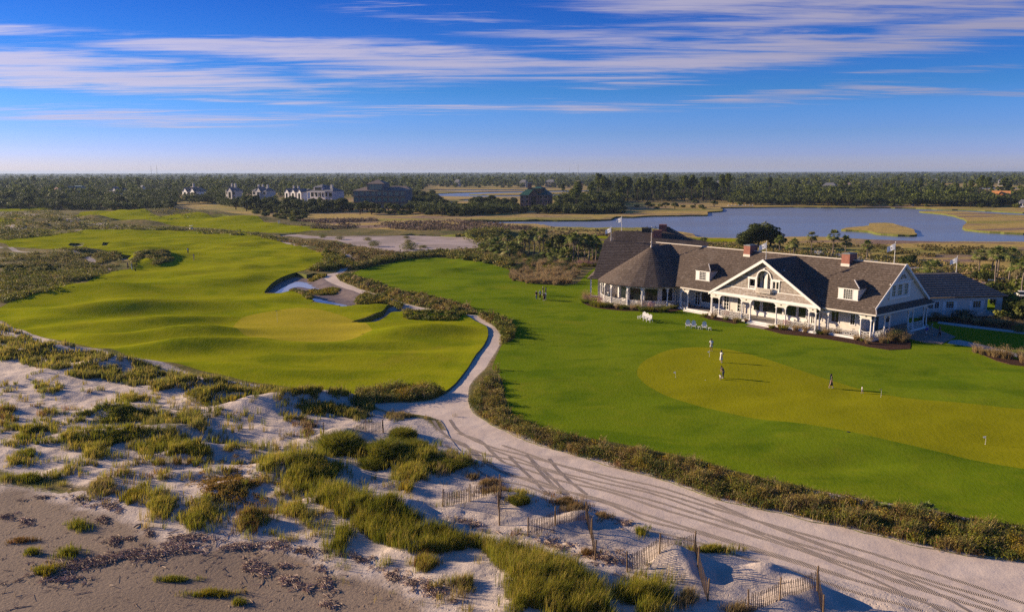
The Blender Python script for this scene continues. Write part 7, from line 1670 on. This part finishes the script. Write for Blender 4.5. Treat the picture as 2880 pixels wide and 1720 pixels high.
# ------------------------------------------------------------------ sand fences
def snow_fence(posts, lab, hs=1.38, lean=0.0):
    P = [at(*p) for p in posts]; base = P[0].copy(); base.z = drop(base.x, base.y); e = empty('sand_fence', base, 0, lab, 'fence', None)
    L = []
    for p in P: z = drop(p.x, p.y); L.append(Vector((p.x, p.y, z)))
    for i, q in enumerate(L):
        t = Vector((random.uniform(-.08, .08), random.uniform(-.04, .04), hs)); MB().tube([tuple(q - base + Vector((0, 0, -.3))), tuple(q - base + t)], [.055, .05], 8).build('post', M['fence_post'], e)
    for i in range(len(L) - 1):
        a, b = L[i], L[i + 1]; d = b - a; n = max(3, int(d.length / .13)); m = MB(); ht = 1.15; prev = None
        for k in range(1, n):
            t = k / n; q = a.lerp(b, t); z = drop(q.x, q.y); sag = -.16 * math.sin(math.pi * t); ln = .05 * math.sin(k * 1.7) + .02; zb = max(z - .1, a.z + (b.z - a.z) * t + .04 - .2); top = a.z + (b.z - a.z) * t + ht + sag + .04 * math.sin(k * 2.3)
            if top < z + .1: continue
            q0 = Vector((q.x, q.y, zb)) - base; q1 = Vector((q.x + ln * .4, q.y + ln * .2, top)) - base; m.bar(q0, q1, .045, .014, up=(d.y, -d.x, 0))
            if prev is not None:
                for f in (.25, .55, .85): m.bar(prev[0].lerp(prev[1], f), q0.lerp(q1, f), .009)
            prev = (q0, q1)
        m.build('slat_panel', M['fence_slat'], e)
    return e
snow_fence([(1245,1423.6),(1321.7,1408.5),(1405.6,1392)], 'slatted sand fence span, leftmost, running right to the first tall post')
snow_fence([(1408,1396),(1402,1432),(1404.5,1476)], 'short slatted fence turning down towards the beach from the leftmost span')
snow_fence([(1484.7,1507),(1563,1481),(1650.7,1453)], 'second slatted fence span, sagging between its first two posts')
snow_fence([(1652,1456),(1662.8,1510),(1672.8,1575)], 'slatted fence turning down towards the beach from the second span')
snow_fence([(1764.3,1607.5),(1854,1571.8),(1952,1549)], 'third slatted fence span standing over the rippled sand hump')
snow_fence([(1953,1552),(1962,1590),(1989.8,1687.8)], 'slatted fence turning down towards the beach from the third span')
snow_fence([(2105.7,1722),(2192.6,1699),(2298.4,1660)], 'fourth slatted fence span at the bottom right of the sand')
snow_fence([(2299,1663),(2316,1735)], 'last slatted fence turning down out of the bottom edge')
snow_fence([(955,1222),(1029,1216),(1079,1219)], 'half buried slatted fence behind the big rounded dune bush', 1.3)
for x, y, lab in ((910, 1237, 'lone weathered stake left of the big dune bush'),):
    p = at(x, y); p.z = drop(p.x, p.y); prop(MB().tube([(0, 0, -.2), (.05, 0, 1.3)], [.05, .045], 8).build('wooden_stake', M['fence_post'], None, False, p), lab, 'stake')
# ------------------------------------------------------------------ hydrant, pots, golf cart, bags, bench, cars
p = at(2496, 966); p.z = .1; e = empty('fire_hydrant', p, 0, 'yellow fire hydrant among the tan grasses at the porch corner', 'hydrant')
MB().lathe([(.16, 0), (.16, .06), (.11, .08), (.11, .52), (.15, .54), (.15, .60), (.10, .68), (.03, .74)], (0, 0, 0), 14).build('barrel', M['hydrant_yellow'], e)
for s in (-1, 1): MB().tube([(s * .08, 0, .42), (s * .22, 0, .42)], .06, 10).build('nozzle', M['hydrant_yellow'], e)
def pot(w0, lab, k='green'):
    e = empty('flower_pot', w0, 0, lab, 'potted plant'); MB().lathe([(.2, 0), (.3, .45), (.34, .46), (.34, .52), (.28, .52), (.26, .45)], (0, 0, 0), 16).build('pot', M['terracotta'], e); o = link('plant', CL[k][0], None, e); o.location = (0, 0, .3); o.scale = (.55, .55, .55)
pot(CW(-20.6, -1.75, .07), 'terracotta pot with a leafy plant at the left of the middle steps'); pot(CW(-14.2, -1.8, .07), 'terracotta pot with a leafy plant at the right of the middle steps')
pot(CW(-35.3, .9, FL), 'potted dark plant on the link porch beside the glass door', 'dark')
for w0, lab in ((CW(-57.6, 1.6, .05), 'tall terracotta planter left of the round pavilion, nearer one'), (CW(-58.2, 4.0, .05), 'tall terracotta planter left of the round pavilion, farther one')):
    e = empty('planter', w0, 0, lab, 'planter'); MB().lathe([(.22, 0), (.38, 1.0), (.42, 1.02), (.36, 1.04), (.33, .95)], (0, 0, 0), 14).build('pot', M['terracotta'], e); o = link('plant', CL['shrub'][1], None, e); o.location = (0, 0, .9); o.scale = (.5, .5, .4)
def cart(p, rz_, lab):
    e = empty('golf_cart', p, rz_, lab, 'golf cart'); MB().box(-1.1, .9, -.55, .55, .3, .55).box(.5, 1.1, -.5, .5, .5, .85).box(-1.15, -.5, -.5, .5, .55, .95).build('body', M['white_paint'], e); MB().box(-.45, .1, -.5, .5, .56, .72).box(-.5, -.38, -.5, .5, .72, 1.15).build('seat', M['cloth_khaki'], e); MB().box(-1.0, .75, -.6, .6, 1.82, 1.9).build('roof', M['white_paint'], e)
    for a in (-.95, .68):
        for b in (-.52, .52): MB().bar((a, b, .8), (a * .95, b, 1.84), .04).build('roof_post', M['dark_metal'], e)
    for a in (-.75, .75):
        for b in (-.55, .55): MB().tube([(a, b - .08, .24), (a, b + .08, .24)], .24, 14).build('wheel', M['rubber'], e)
    return e
p = at(538, 647); cart(p, 2.2, 'white golf cart parked on the sandy path behind the long fairway')
def golf_bag(p, lab):
    e = empty('golf_bag', p, random.uniform(0, 3), lab, 'golf bag'); MB().tube([(0, 0, 0), (.18, 0, .85)], [.13, .15], 12).build('bag', M['cloth_black'], e); MB().bar((.1, 0, .7), (-.3, .18, 0), .02).build('stand_leg', M['grey_metal'], e); MB().bar((.1, 0, .7), (-.3, -.18, 0), .02).build('stand_leg', M['grey_metal'], e)
    c = MB()
    for k in range(5): c.bar((.18 + .03 * k - .06, .03 * (k % 3) - .03, .82), (.24 + .03 * k - .06, .05 * (k % 3) - .05, 1.12), .016)
    c.build('clubs', M['grey_metal'], e); MB().ball((.2, 0, 1.0), .07, 8, 5).build('head_cover', M['cap_white'], e)
golf_bag(at(1438, 763), 'black golf bag with a white cover standing at the lawn edge by the garden bed'); golf_bag(at(380, 749.5), 'black golf bag lying by the two golfers under the mound')
p = at(1572, 737); p.z += .1; e = empty('garden_bench', p, .1, 'grey wooden bench before the palms left of the clubhouse', 'bench'); MB().box(-1.2, 1.2, -.2, .2, .42, .48).build('seat', M['deck_boards'], e)
MB().box(-1.2, 1.2, .2, .25, .6, .95).build('backrest', M['deck_boards'], e)
for s in (-1, 1): MB().box(s * 1.0 - .05, s * 1.0 + .05, -.2, .2, 0, .42).build('leg', M['deck_boards'], e)
def car(p, rz_, lab, mat):
    e = empty('parked_car', p, rz_, lab, 'car'); MB().prism([(-2.2, -.85, .35), (2.2, -.85, .35), (2.2, -.85, .8), (1.3, -.85, .92), (-2.1, -.85, .95), (-2.25, -.85, .7)], (0, 1.7, 0)).build('body', M[mat], e); MB().prism([(-1.9, -.75, .94), (1.2, -.75, .93), (.5, -.68, 1.42), (-1.5, -.68, 1.45)], (0, 1.5, 0)).build('cabin_glass', M['window_glass'], e)
    MB().box(-1.45, .45, -.66, .70, 1.42, 1.47).build('roof', M[mat], e)
    for a in (-1.4, 1.4):
        for b in (-.82, .82): MB().tube([(a, b - .1, .33), (a, b + .1, .33)], .33, 14).build('wheel', M['rubber'], e)
car(at(2873, 838), 1.2, 'white car parked behind the shrubs at the right edge', 'white_paint'); car(at(2790, 805), 1.0, 'grey car half hidden behind the shrubs beyond the right wing', 'grey_metal')
# ------------------------------------------------------------------ far houses
simple('roof_slate', (.17, .17, .19), (.12, .12, .135), 2, .8); simple('roof_green', (.03, .12, .09), (.025, .09, .07), 2, .7); simple('roof_brown', (.22, .17, .15), (.17, .13, .11), 2, .85); simple('roof_teal', (.06, .14, .16), None, 2, .7); simple('wall_grey', (.48, .45, .44), None, 2, .8); simple('wall_brown', (.16, .10, .08), None, 2, .85); simple('wall_dark', (.17, .155, .15), None, 2, .8); simple('wall_lilac', (.55, .50, .52), None, 2, .8); simple('orange_timber', (.62, .27, .09), (.5, .22, .08), 2, .8); simple('pink_roof', (.5, .2, .2), None, 2, .8)
glass('teal_glass', (.05, .14, .13), .12)
def house(px, yb, wpx, z_eave, z_roof, label, wall='white_paint', roof='roof_slate', rows=2, cols=5, chim=(), hip=True, rz_=-.6, porch=False, depth=.55, glassm='window_glass', gables=0, tower=None, z0=0.0):
    p = G(px, yb); D = math.hypot(*p); W_ = wpx / F_PX * (p[1] * math.cos(TH) + HC * math.sin(TH)); w = W_ / 2; dp = W_ * depth; e = empty('house', (p[0], p[1], z0 - .2), rz_, label, 'house')
    MB().box(-w, w, 0, dp, 0, z_eave).build('wall', M[wall], e); r_ = MB(); o = .6; ins = dp / 2 if hip else 0
    a, b, c, d = (-w - o, -o, z_eave), (w + o, -o, z_eave), (w + o, dp + o, z_eave), (-w - o, dp + o, z_eave); t1, t2 = (-w - o + ins * .9, dp / 2, z_roof), (w + o - ins * .9, dp / 2, z_roof)
    r_.poly([a, b, t2, t1]).poly([c, d, t1, t2]).poly([b, c, t2]).poly([d, a, t1]).poly([d, c, b, a]); RO = r_.build('roof', M[roof], e)
    zf = (z_eave - .5) / rows
    for k in range(rows):
        for j in range(cols):
            cx_ = -w + (j + .5) * 2 * w / cols; ww = w / cols * .62; z1_ = .5 + zf * k + zf * .22; z2_ = .5 + zf * k + zf * .82; f = MB().box(cx_ - ww - .12, cx_ + ww + .12, -.12, -.004, z1_ - .12, z2_ + .12).build('window', M['white_paint'] if wall != 'wall_dark' else M['wall_dark'], e); MB().box(cx_ - ww, cx_ + ww, -.16, -.121, z1_, z2_).build('pane', M[glassm], f)
    for g in range(gables):
        gx = -w + (g + .5) * 2 * w / gables; gw_ = min(w / gables * .62, 3.4); zt2 = z_roof + .2; m = MB(); m.prism([(gx - gw_, -1.2, 1), (gx + gw_, -1.2, 1), (gx + gw_, -1.2, z_eave), (gx, -1.2, z_eave + gw_ * 1.1), (gx - gw_, -1.2, z_eave)], (0, 1.15, 0)); G_ = m.build('gable', M[wall], e)
        MB().box(gx - gw_ * .45, gx + gw_ * .45, -1.26, -1.204, 2.2, z_eave * .88).build('pane', M[glassm], G_); n = MB(); n.poly([(gx - gw_ - .4, -1.6, z_eave - .3), (gx, -1.6, z_eave + gw_ * 1.1 + .2), (gx, dp / 2, z_eave + gw_ * 1.1 + .2), (gx - gw_ - .4, dp / 2, z_eave - .3)]).poly([(gx, -1.6, z_eave + gw_ * 1.1 + .2), (gx + gw_ + .4, -1.6, z_eave - .3), (gx + gw_ + .4, dp / 2, z_eave - .3), (gx, dp / 2, z_eave + gw_ * 1.1 + .2)]); n.build('gable_roof', M[roof], G_)
    if porch:
        MB().box(-w - .3, w * .55, -3.2, -.2, z_eave * .46, z_eave * .5).box(-w - .3, w * .55, -3.2, -.2, z_eave * .92, z_eave * .98).build('veranda', M[wall], e)
        for j in range(6): cx_ = -w + j * (1.55 * w) / 5; MB().box(cx_ - .16, cx_ + .16, -3.1, -2.8, 0, z_eave * .93).build('column', M['white_paint'], e)
    for cxf, ww, zt2 in chim: MB().box(cxf * w - ww, cxf * w + ww, dp * .35, dp * .35 + 1.6, z_eave * .8, zt2).build('chimney', M['brick' if roof == 'roof_green' else 'wall_grey'], e); MB().box(cxf * w - ww - .1, cxf * w + ww + .1, dp * .35 - .1, dp * .35 + 1.7, zt2, zt2 + .3).build('chimney_cap', M['wall_grey'], e)
    if wall == 'wall_dark' and rows == 3:
        for f_ in (.36, .68): MB().box(-w - 1.1, w + 1.1, -1.4, -.17, z_eave * f_, z_eave * f_ + .3).build('roof_skirt', M[roof], e)
    if tower:
        cxf, tw, zt2 = tower; cx_ = cxf * w; T_ = MB().box(cx_ - tw, cx_ + tw, 1.0, dp - 1, z_eave, zt2).build('upper_storey', M[wall], e); m = MB(); q = [(cx_ - tw - .5, .5, zt2), (cx_ + tw + .5, .5, zt2), (cx_ + tw + .5, dp - .5, zt2), (cx_ - tw - .5, dp - .5, zt2)]; ap = (cx_, dp / 2, zt2 + tw * .5)
        for k in range(4): m.poly([q[k], q[(k + 1) % 4], ap])
        m.poly(q[::-1]); m.build('roof', M[roof], T_); MB().box(cx_ - tw * .8, cx_ + tw * .8, .9, .996, z_eave + .8, zt2 - .5).build('pane', M[glassm], T_)
    return e
house(1068, 587, 152, 12.5, 15.0, 'large dark house with green glass walls and stacked brown roofs', 'wall_dark', 'roof_brown', 3, 9, hip=True, glassm='teal_glass', tower=(-.15, 6, 17.2), depth=.4, rz_=-.15)
house(1120, 583, 66, 13.0, 15.4, 'brown roofed glass annex at the right of the large glass house', 'wall_dark', 'roof_brown', 3, 4, glassm='teal_glass', depth=.5, rz_=-.15)
house(905, 578, 84, 11.0, 14.0, 'grey house with white columned veranda and roof terrace', 'wall_lilac', 'roof_slate', 2, 5, chim=((.55, .9, 15.5),), porch=True, tower=(-.35, 4.2, 14.0), rz_=-.5)
house(828, 572, 78, 9.5, 12.0, 'house with three white gabled bays and a dark roof', 'white_paint', 'roof_slate', 2, 3, chim=((-.5, .4, 14), (.0, .4, 14)), hip=False, gables=3, rz_=-.6)
house(730, 563, 60, 8.5, 12.0, 'white and grey gabled house with three chimneys', 'wall_grey', 'roof_slate', 2, 4, chim=((-.6, .5, 14), (0, .5, 14), (.7, .5, 14)), gables=1)
house(650, 563, 44, 8.5, 12.0, 'grey house with two thin chimneys among the oaks', 'wall_grey', 'roof_slate', 2, 3, chim=((-.3, .5, 15), (.4, .5, 15)), gables=1)
house(534, 558, 68, 7.0, 11.5, 'white house with brown pointed roofs and one tall chimney', 'white_paint', 'roof_brown', 2, 5, chim=((-.05, .5, 14.5),), gables=2)
house(325, 555, 48, 7.0, 11.0, 'pale gabled house with a row of white columns', 'wall_grey', 'roof_slate', 2, 4, gables=1, porch=True)
house(398, 548, 15, 8.5, 11.0, 'narrow white house top showing above the trees', 'white_paint', 'roof_slate', 2, 2)
house(206, 550, 66, 6.5, 11.0, 'blue green roofed house sunk in the left trees', 'wall_grey', 'roof_teal', 2, 4, gables=2)
house(159, 551, 20, 7.0, 9.5, 'small house with a pink roof at the left', 'wall_brown', 'pink_roof', 2, 2)
house(78, 545, 18, 6.0, 9.0, 'small pale gable among the trees at far left', 'white_paint', 'roof_slate', 1, 2, gables=1)
house(1502, 587, 82, 9.5, 14.5, 'brown brick house with green roof and tall brick chimney by the marsh', 'wall_brown', 'roof_green', 3, 6, chim=((-.45, 1.1, 17.5),), gables=1, depth=.6, rz_=-.3, tower=(.2, 3.2, 14.0))
house(2812, 573, 42, 5.5, 10.0, 'small orange timber house with pointed roof at far right', 'orange_timber', 'orange_timber', 1, 3, hip=False, gables=1)
house(2880, 583, 26, 3.5, 5.5, 'low white boathouse at the far right shore', 'white_paint', 'roof_slate', 1, 3)
house(2566, 579, 9, 3.0, 4.6, 'tiny grey boathouse on the far lake shore', 'wall_grey', 'roof_slate', 1, 1)
for px, yb, wp, lab, wl_, rf2 in ((2330, 545, 34, 'dark roofed house deep in the woods beyond the lake', 'wall_dark', 'roof_slate'), (2380, 541, 20, 'small brown roofed house in the woods beyond the lake', 'wall_brown', 'roof_brown'), (2822, 523, 28, 'large pale house on the wooded horizon at right', 'wall_grey', 'roof_slate'), (2630, 525, 30, 'grey house on the wooded horizon right of centre', 'wall_grey', 'roof_slate'), (1545, 527, 28, 'dark house among the woods beyond the creek', 'wall_dark', 'roof_slate'), (1470, 527, 20, 'pale low house on the shore beyond the creek', 'wall_grey', 'roof_slate'), (1285, 525, 16, 'tiny house in the woods beyond the creek at left', 'wall_grey', 'roof_slate'), (1625, 532, 20, 'tan low house by the creek before the pines', 'orange_timber', 'roof_brown'), (2020, 533, 12, 'small white house in the pine woods', 'white_paint', 'roof_slate'), (2255, 536, 9, 'tiny white house between the pines', 'white_paint', 'roof_slate')):
    house(px, yb, wp, 9, 12.5, lab, wl_, rf2, 2, 3)
def dock(px, py, wpx, lab):
    p = G(px, py); w = wpx / F_PX * p[1] / 2; e = empty('dock', (p[0], p[1], 0), 0, lab, 'dock'); MB().box(-w, w, 0, 2.2, .3, .5).build('deck', M['concrete'], e)
    for k in range(8): x_ = -w + .3 + k * (2 * w - .6) / 7; MB().box(x_ - .12, x_ + .12, .05, .3, -.9, 1.3).build('pile', M['white_paint'], e)
dock(2083, 580, 70, 'long pale dock on the far shore of the lake'); dock(1530, 531, 46, 'pale dock on the creek behind the green roofed house'); dock(2665, 526, 30, 'pale dock on the far creek at right')
def mast(px, h, D, lab):
    x = (px - 1440) / F_PX * D; e = empty('radio_mast', (x, D, 0), 0, lab, 'mast'); MB().tube([(0, 0, 0), (0, 0, h)], [1.2, .65], 4).build('mast', M['grey_metal'], e)
mast(1624, 55.7, 3500, 'tallest thin mast on the horizon right of centre'); mast(1600, 43.8, 3500, 'shorter thin mast on the horizon right of centre'); mast(440, 52, 3500, 'thin mast on the left horizon, first of two'); mast(456, 57, 3500, 'thin mast on the left horizon, second of two')
prop(slab('driveway', [(2290,702),(2420,722),(2560,748),(2680,760),(2880,790),(3000,800),(3000,812),(2880,800),(2680,770),(2560,756),(2400,735),(2290,712)], .06, 'concrete'), kind='structure')
prop(slab('driveway', [(2600,768),(2760,790),(2880,830),(3000,850),(3000,880),(2840,870),(2760,830),(2600,780)], .07, 'concrete'), kind='structure')
for o_ in bpy.data.objects:
    if o_.parent is None and o_.get('category') and not o_.get('kind'): o_['kind'] = 'thing'
# ------------------------------------------------------------------ sky, sun, air, camera
W = bpy.data.worlds.new('World'); S.world = W; W.use_nodes = True
wt_ = W.node_tree; wt_.nodes.clear()
SUN_AZ, SUN_EL = 162.0, 15.5       # degrees: azimuth counter-clockwise from +x, elevation
class WN(NT):
    def __init__(s): s.t = wt_
w = WN()
sky = w.n('ShaderNodeTexSky', sky_type='NISHITA'); sky.sun_disc = False; sky.sun_elevation = R(SUN_EL); sky.sun_rotation = R(90 - SUN_AZ)
sky.altitude = 30; sky.air_density = 1.15; sky.dust_density = .25; sky.ozone_density = 4.0
vec = w.n('ShaderNodeTexCoord').outputs['Generated']
sx = w.n('ShaderNodeSeparateXYZ'); w.l(vec, sx.inputs[0])
X_, Y_, Z_ = sx.outputs
hs = w.n('ShaderNodeHueSaturation'); w.l(sky.outputs[0], hs.inputs['Color']); hs.inputs['Saturation'].default_value = 1.25; hs.inputs['Hue'].default_value = .512
skyc = hs.outputs[0]
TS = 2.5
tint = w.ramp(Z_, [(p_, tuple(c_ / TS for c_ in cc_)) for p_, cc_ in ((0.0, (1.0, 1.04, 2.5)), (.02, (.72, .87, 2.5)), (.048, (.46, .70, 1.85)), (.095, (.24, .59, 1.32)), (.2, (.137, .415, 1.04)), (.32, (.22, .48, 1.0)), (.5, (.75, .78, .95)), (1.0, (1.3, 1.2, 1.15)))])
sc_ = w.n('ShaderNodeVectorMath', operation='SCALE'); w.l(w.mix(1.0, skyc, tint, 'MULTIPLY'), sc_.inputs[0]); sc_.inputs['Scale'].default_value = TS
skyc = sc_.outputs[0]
# azimuth (0 = along +y, the way the photograph looks) and elevation in degrees
az = w.math('MULTIPLY', w.math('ARCTAN2', X_, Y_), 57.2958); el = w.math('MULTIPLY', w.math('ARCSINE', Z_), 57.2958)
# cloud-layer coordinates: the sheet lies at constant height, so it closes up towards the horizon
zc = w.math('ADD', w.math('MAXIMUM', Z_, 0.0), .035)
cx = w.math('DIVIDE', X_, zc); cy = w.math('DIVIDE', Y_, zc)
cv = w.n('ShaderNodeCombineXYZ'); w.l(cx, cv.inputs[0]); w.l(cy, cv.inputs[1])
mp = w.n('ShaderNodeMapping'); w.l(cv.outputs[0], mp.inputs['Vector']); mp.inputs['Rotation'].default_value = (0, 0, R(-6)); mp.inputs['Scale'].default_value = (.30, 1.25, 1)
n_big = w.noise(.55, 5, .55, mp.outputs[0], .35)
mp2 = w.n('ShaderNodeMapping'); w.l(cv.outputs[0], mp2.inputs['Vector']); mp2.inputs['Rotation'].default_value = (0, 0, R(-4)); mp2.inputs['Scale'].default_value = (.5, 2.6, 1)
n_fine = w.noise(1.5, 8, .68, mp2.outputs[0], .5)
wa_ = w.noise(.9, 4, .6, mp2.outputs[0], .2); wb_ = w.noise(.8, 5, .65, mp.outputs[0], .3); wc_ = w.noise(3.2, 5, .7, mp2.outputs[0], .4)
az0, el0 = az, el
az = w.math('ADD', az, w.math('MULTIPLY', w.math('SUBTRACT', wa_, .5), 22.0))
el = w.math('ADD', el, w.math('ADD', w.math('MULTIPLY', w.math('SUBTRACT', wb_, .5), w.math('ADD', .8, w.math('MULTIPLY', el0, .28))), w.math('MULTIPLY', w.math('SUBTRACT', wc_, .5), w.math('MULTIPLY', el0, .13))))
def blob(a0, e0, ra, re, amp, tilt=0.0, pw=1.0):
    """one bank of cirrus: where in the sky it hangs"""
    da = w.math('SUBTRACT', az, a0); de = w.math('SUBTRACT', w.math('SUBTRACT', el, e0), w.math('MULTIPLY', da, tilt))
    q = w.math('ADD', w.math('POWER', w.math('ABSOLUTE', w.math('DIVIDE', da, ra)), 2.0), w.math('POWER', w.math('ABSOLUTE', w.math('DIVIDE', de, re)), 2.0))
    return w.math('MULTIPLY', w.math('EXPONENT', w.math('MULTIPLY', q, -1.0)), amp)
acc = None
BLOBS = [(-27,5.9,16,.85,.95,-.004),(-15,7.9,13,.8,.92,-.004),(-4,7.4,10,1.1,.95,0),(12,7.5,18,.95,1.0,.025),(30,8.4,12,.9,.9,.03),(5,9.0,7,.55,.75,0),(13,11.2,9,1.0,1.0,0),(28,10.9,13,2.0,.85,0),(20,9.6,11,1.1,.8,0),(-23,12.1,7.5,.55,1.0,0),(-34,11.8,3,.5,.7,0),
         (-28,10.9,4.5,.22,.62,0),(-32,10.5,2,.2,.55,0),(-32,8.0,8,.8,.55,0),(-17,4.8,8,.34,.62,-.03),(-25,3.5,11,.55,.68,0),(-6,4.3,6,.34,.58,0),(5,4.4,6,.38,.66,0),(7,5.9,5,.28,.55,0),(20,4.9,6,.5,.6,.05),(28,5.9,5,.24,.5,0),(26,4.6,4,.28,.52,0),(32,4.4,4,.25,.48,0),(-6,10.3,6,.3,.5,-.05),(-12,3.9,5,.2,.5,0)]
for b_ in BLOBS:
    v_ = blob(*b_); acc = v_ if acc is None else w.math('MAXIMUM', acc, v_)
dens = w.math('ADD', w.math('MULTIPLY', acc, 1.05), w.math('ADD', w.math('MULTIPLY', w.math('SUBTRACT', n_big, .5), 1.0), w.math('MULTIPLY', w.math('SUBTRACT', n_fine, .5), 2.5)))
cl = w.step(dens, .05, 1.08)
cl = w.math('MULTIPLY', cl, w.step(acc, .03, .3))
edge = w.step(az, 60, -40)
ccol = w.ramp(Z_, [(0, (.50, .42, .52)), (.08, (.60, .53, .66)), (.25, (.60, .57, .74))])
cfac = w.n('ShaderNodeMapRange'); w.l(az, cfac.inputs['Value']); cfac.inputs['From Min'].default_value = -35; cfac.inputs['From Max'].default_value = 40; cfac.inputs['To Min'].default_value = 1.12; cfac.inputs['To Max'].default_value = .55
cfm = w.math('MULTIPLY', cfac.outputs[0], 9.0)
cmul = w.n('ShaderNodeVectorMath', operation='SCALE'); w.l(ccol, cmul.inputs[0]); w.l(cfm, cmul.inputs['Scale'])
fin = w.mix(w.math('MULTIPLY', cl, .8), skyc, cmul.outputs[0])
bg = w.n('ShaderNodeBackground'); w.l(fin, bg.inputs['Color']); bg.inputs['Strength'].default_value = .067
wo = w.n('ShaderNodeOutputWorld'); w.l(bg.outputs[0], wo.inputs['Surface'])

sl = bpy.data.lights.new('sun', 'SUN'); sl.energy = 5.0; sl.angle = R(.5); sl.color = (1.0, .80, .55)
so = bpy.data.objects.new('sun', sl); COL.objects.link(so)
sd_ = Vector((math.cos(R(SUN_AZ)) * math.cos(R(SUN_EL)), math.sin(R(SUN_AZ)) * math.cos(R(SUN_EL)), math.sin(R(SUN_EL))))
so.rotation_euler = sd_.to_track_quat('Z', 'Y').to_euler(); so.location = (0, 0, 80)

def build_haze():
    o = MB().box(-31000, 31000, -31000, 31000, -4, 60).build('haze', None)
    t = NT('haze'); v = t.n('ShaderNodeVolumePrincipled'); v.inputs['Color'].default_value = (.55, .68, .92, 1); v.inputs['Density'].default_value = HAZE; v.inputs['Anisotropy'].default_value = .2
    t.l(v.outputs[0], t.out.inputs['Volume']); o.data.materials.clear(); o.data.materials.append(t.m); prop(o, kind='stuff')
HAZE = .00007
DENOISE = False
if HAZE: build_haze()

cd = bpy.data.cameras.new('camera'); cd.sensor_width = 36; cd.lens = F_PX / 2880 * 36; cd.clip_end = 60000; cd.clip_start = .5
co_ = bpy.data.objects.new('camera', cd); COL.objects.link(co_); S.camera = co_
R0 = Vector((1, 0, 0)); D0 = Vector((0, -math.sin(TH), -math.cos(TH))); F0 = Vector((0, math.cos(TH), -math.sin(TH)))
rt = R0 * math.cos(ROLL) + D0 * math.sin(ROLL); dn = R0 * -math.sin(ROLL) + D0 * math.cos(ROLL)
m_ = Matrix((rt, -dn, -F0)).transposed().to_4x4(); m_.translation = (0, 0, HC); co_.matrix_world = m_
S.render.resolution_x = 1024; S.render.resolution_y = 611
vs = S.view_settings; vs.view_transform = 'Standard'; vs.look = 'None'; vs.exposure = .85; vs.gamma = 1
S.cycles.use_adaptive_sampling = False; S.cycles.sample_clamp_indirect = 2.5; S.cycles.max_bounces = 6; S.cycles.diffuse_bounces = 3; S.cycles.volume_bounces = 0; S.cycles.transparent_max_bounces = 6
S.cycles.use_denoising = DENOISE
try: S.cycles.denoiser = 'OPENIMAGEDENOISE'; S.cycles.denoising_input_passes = 'RGB_ALBEDO_NORMAL'; S.cycles.denoising_prefilter = 'ACCURATE'
except Exception: pass
S.cycles.caustics_reflective = False; S.cycles.caustics_refractive = False
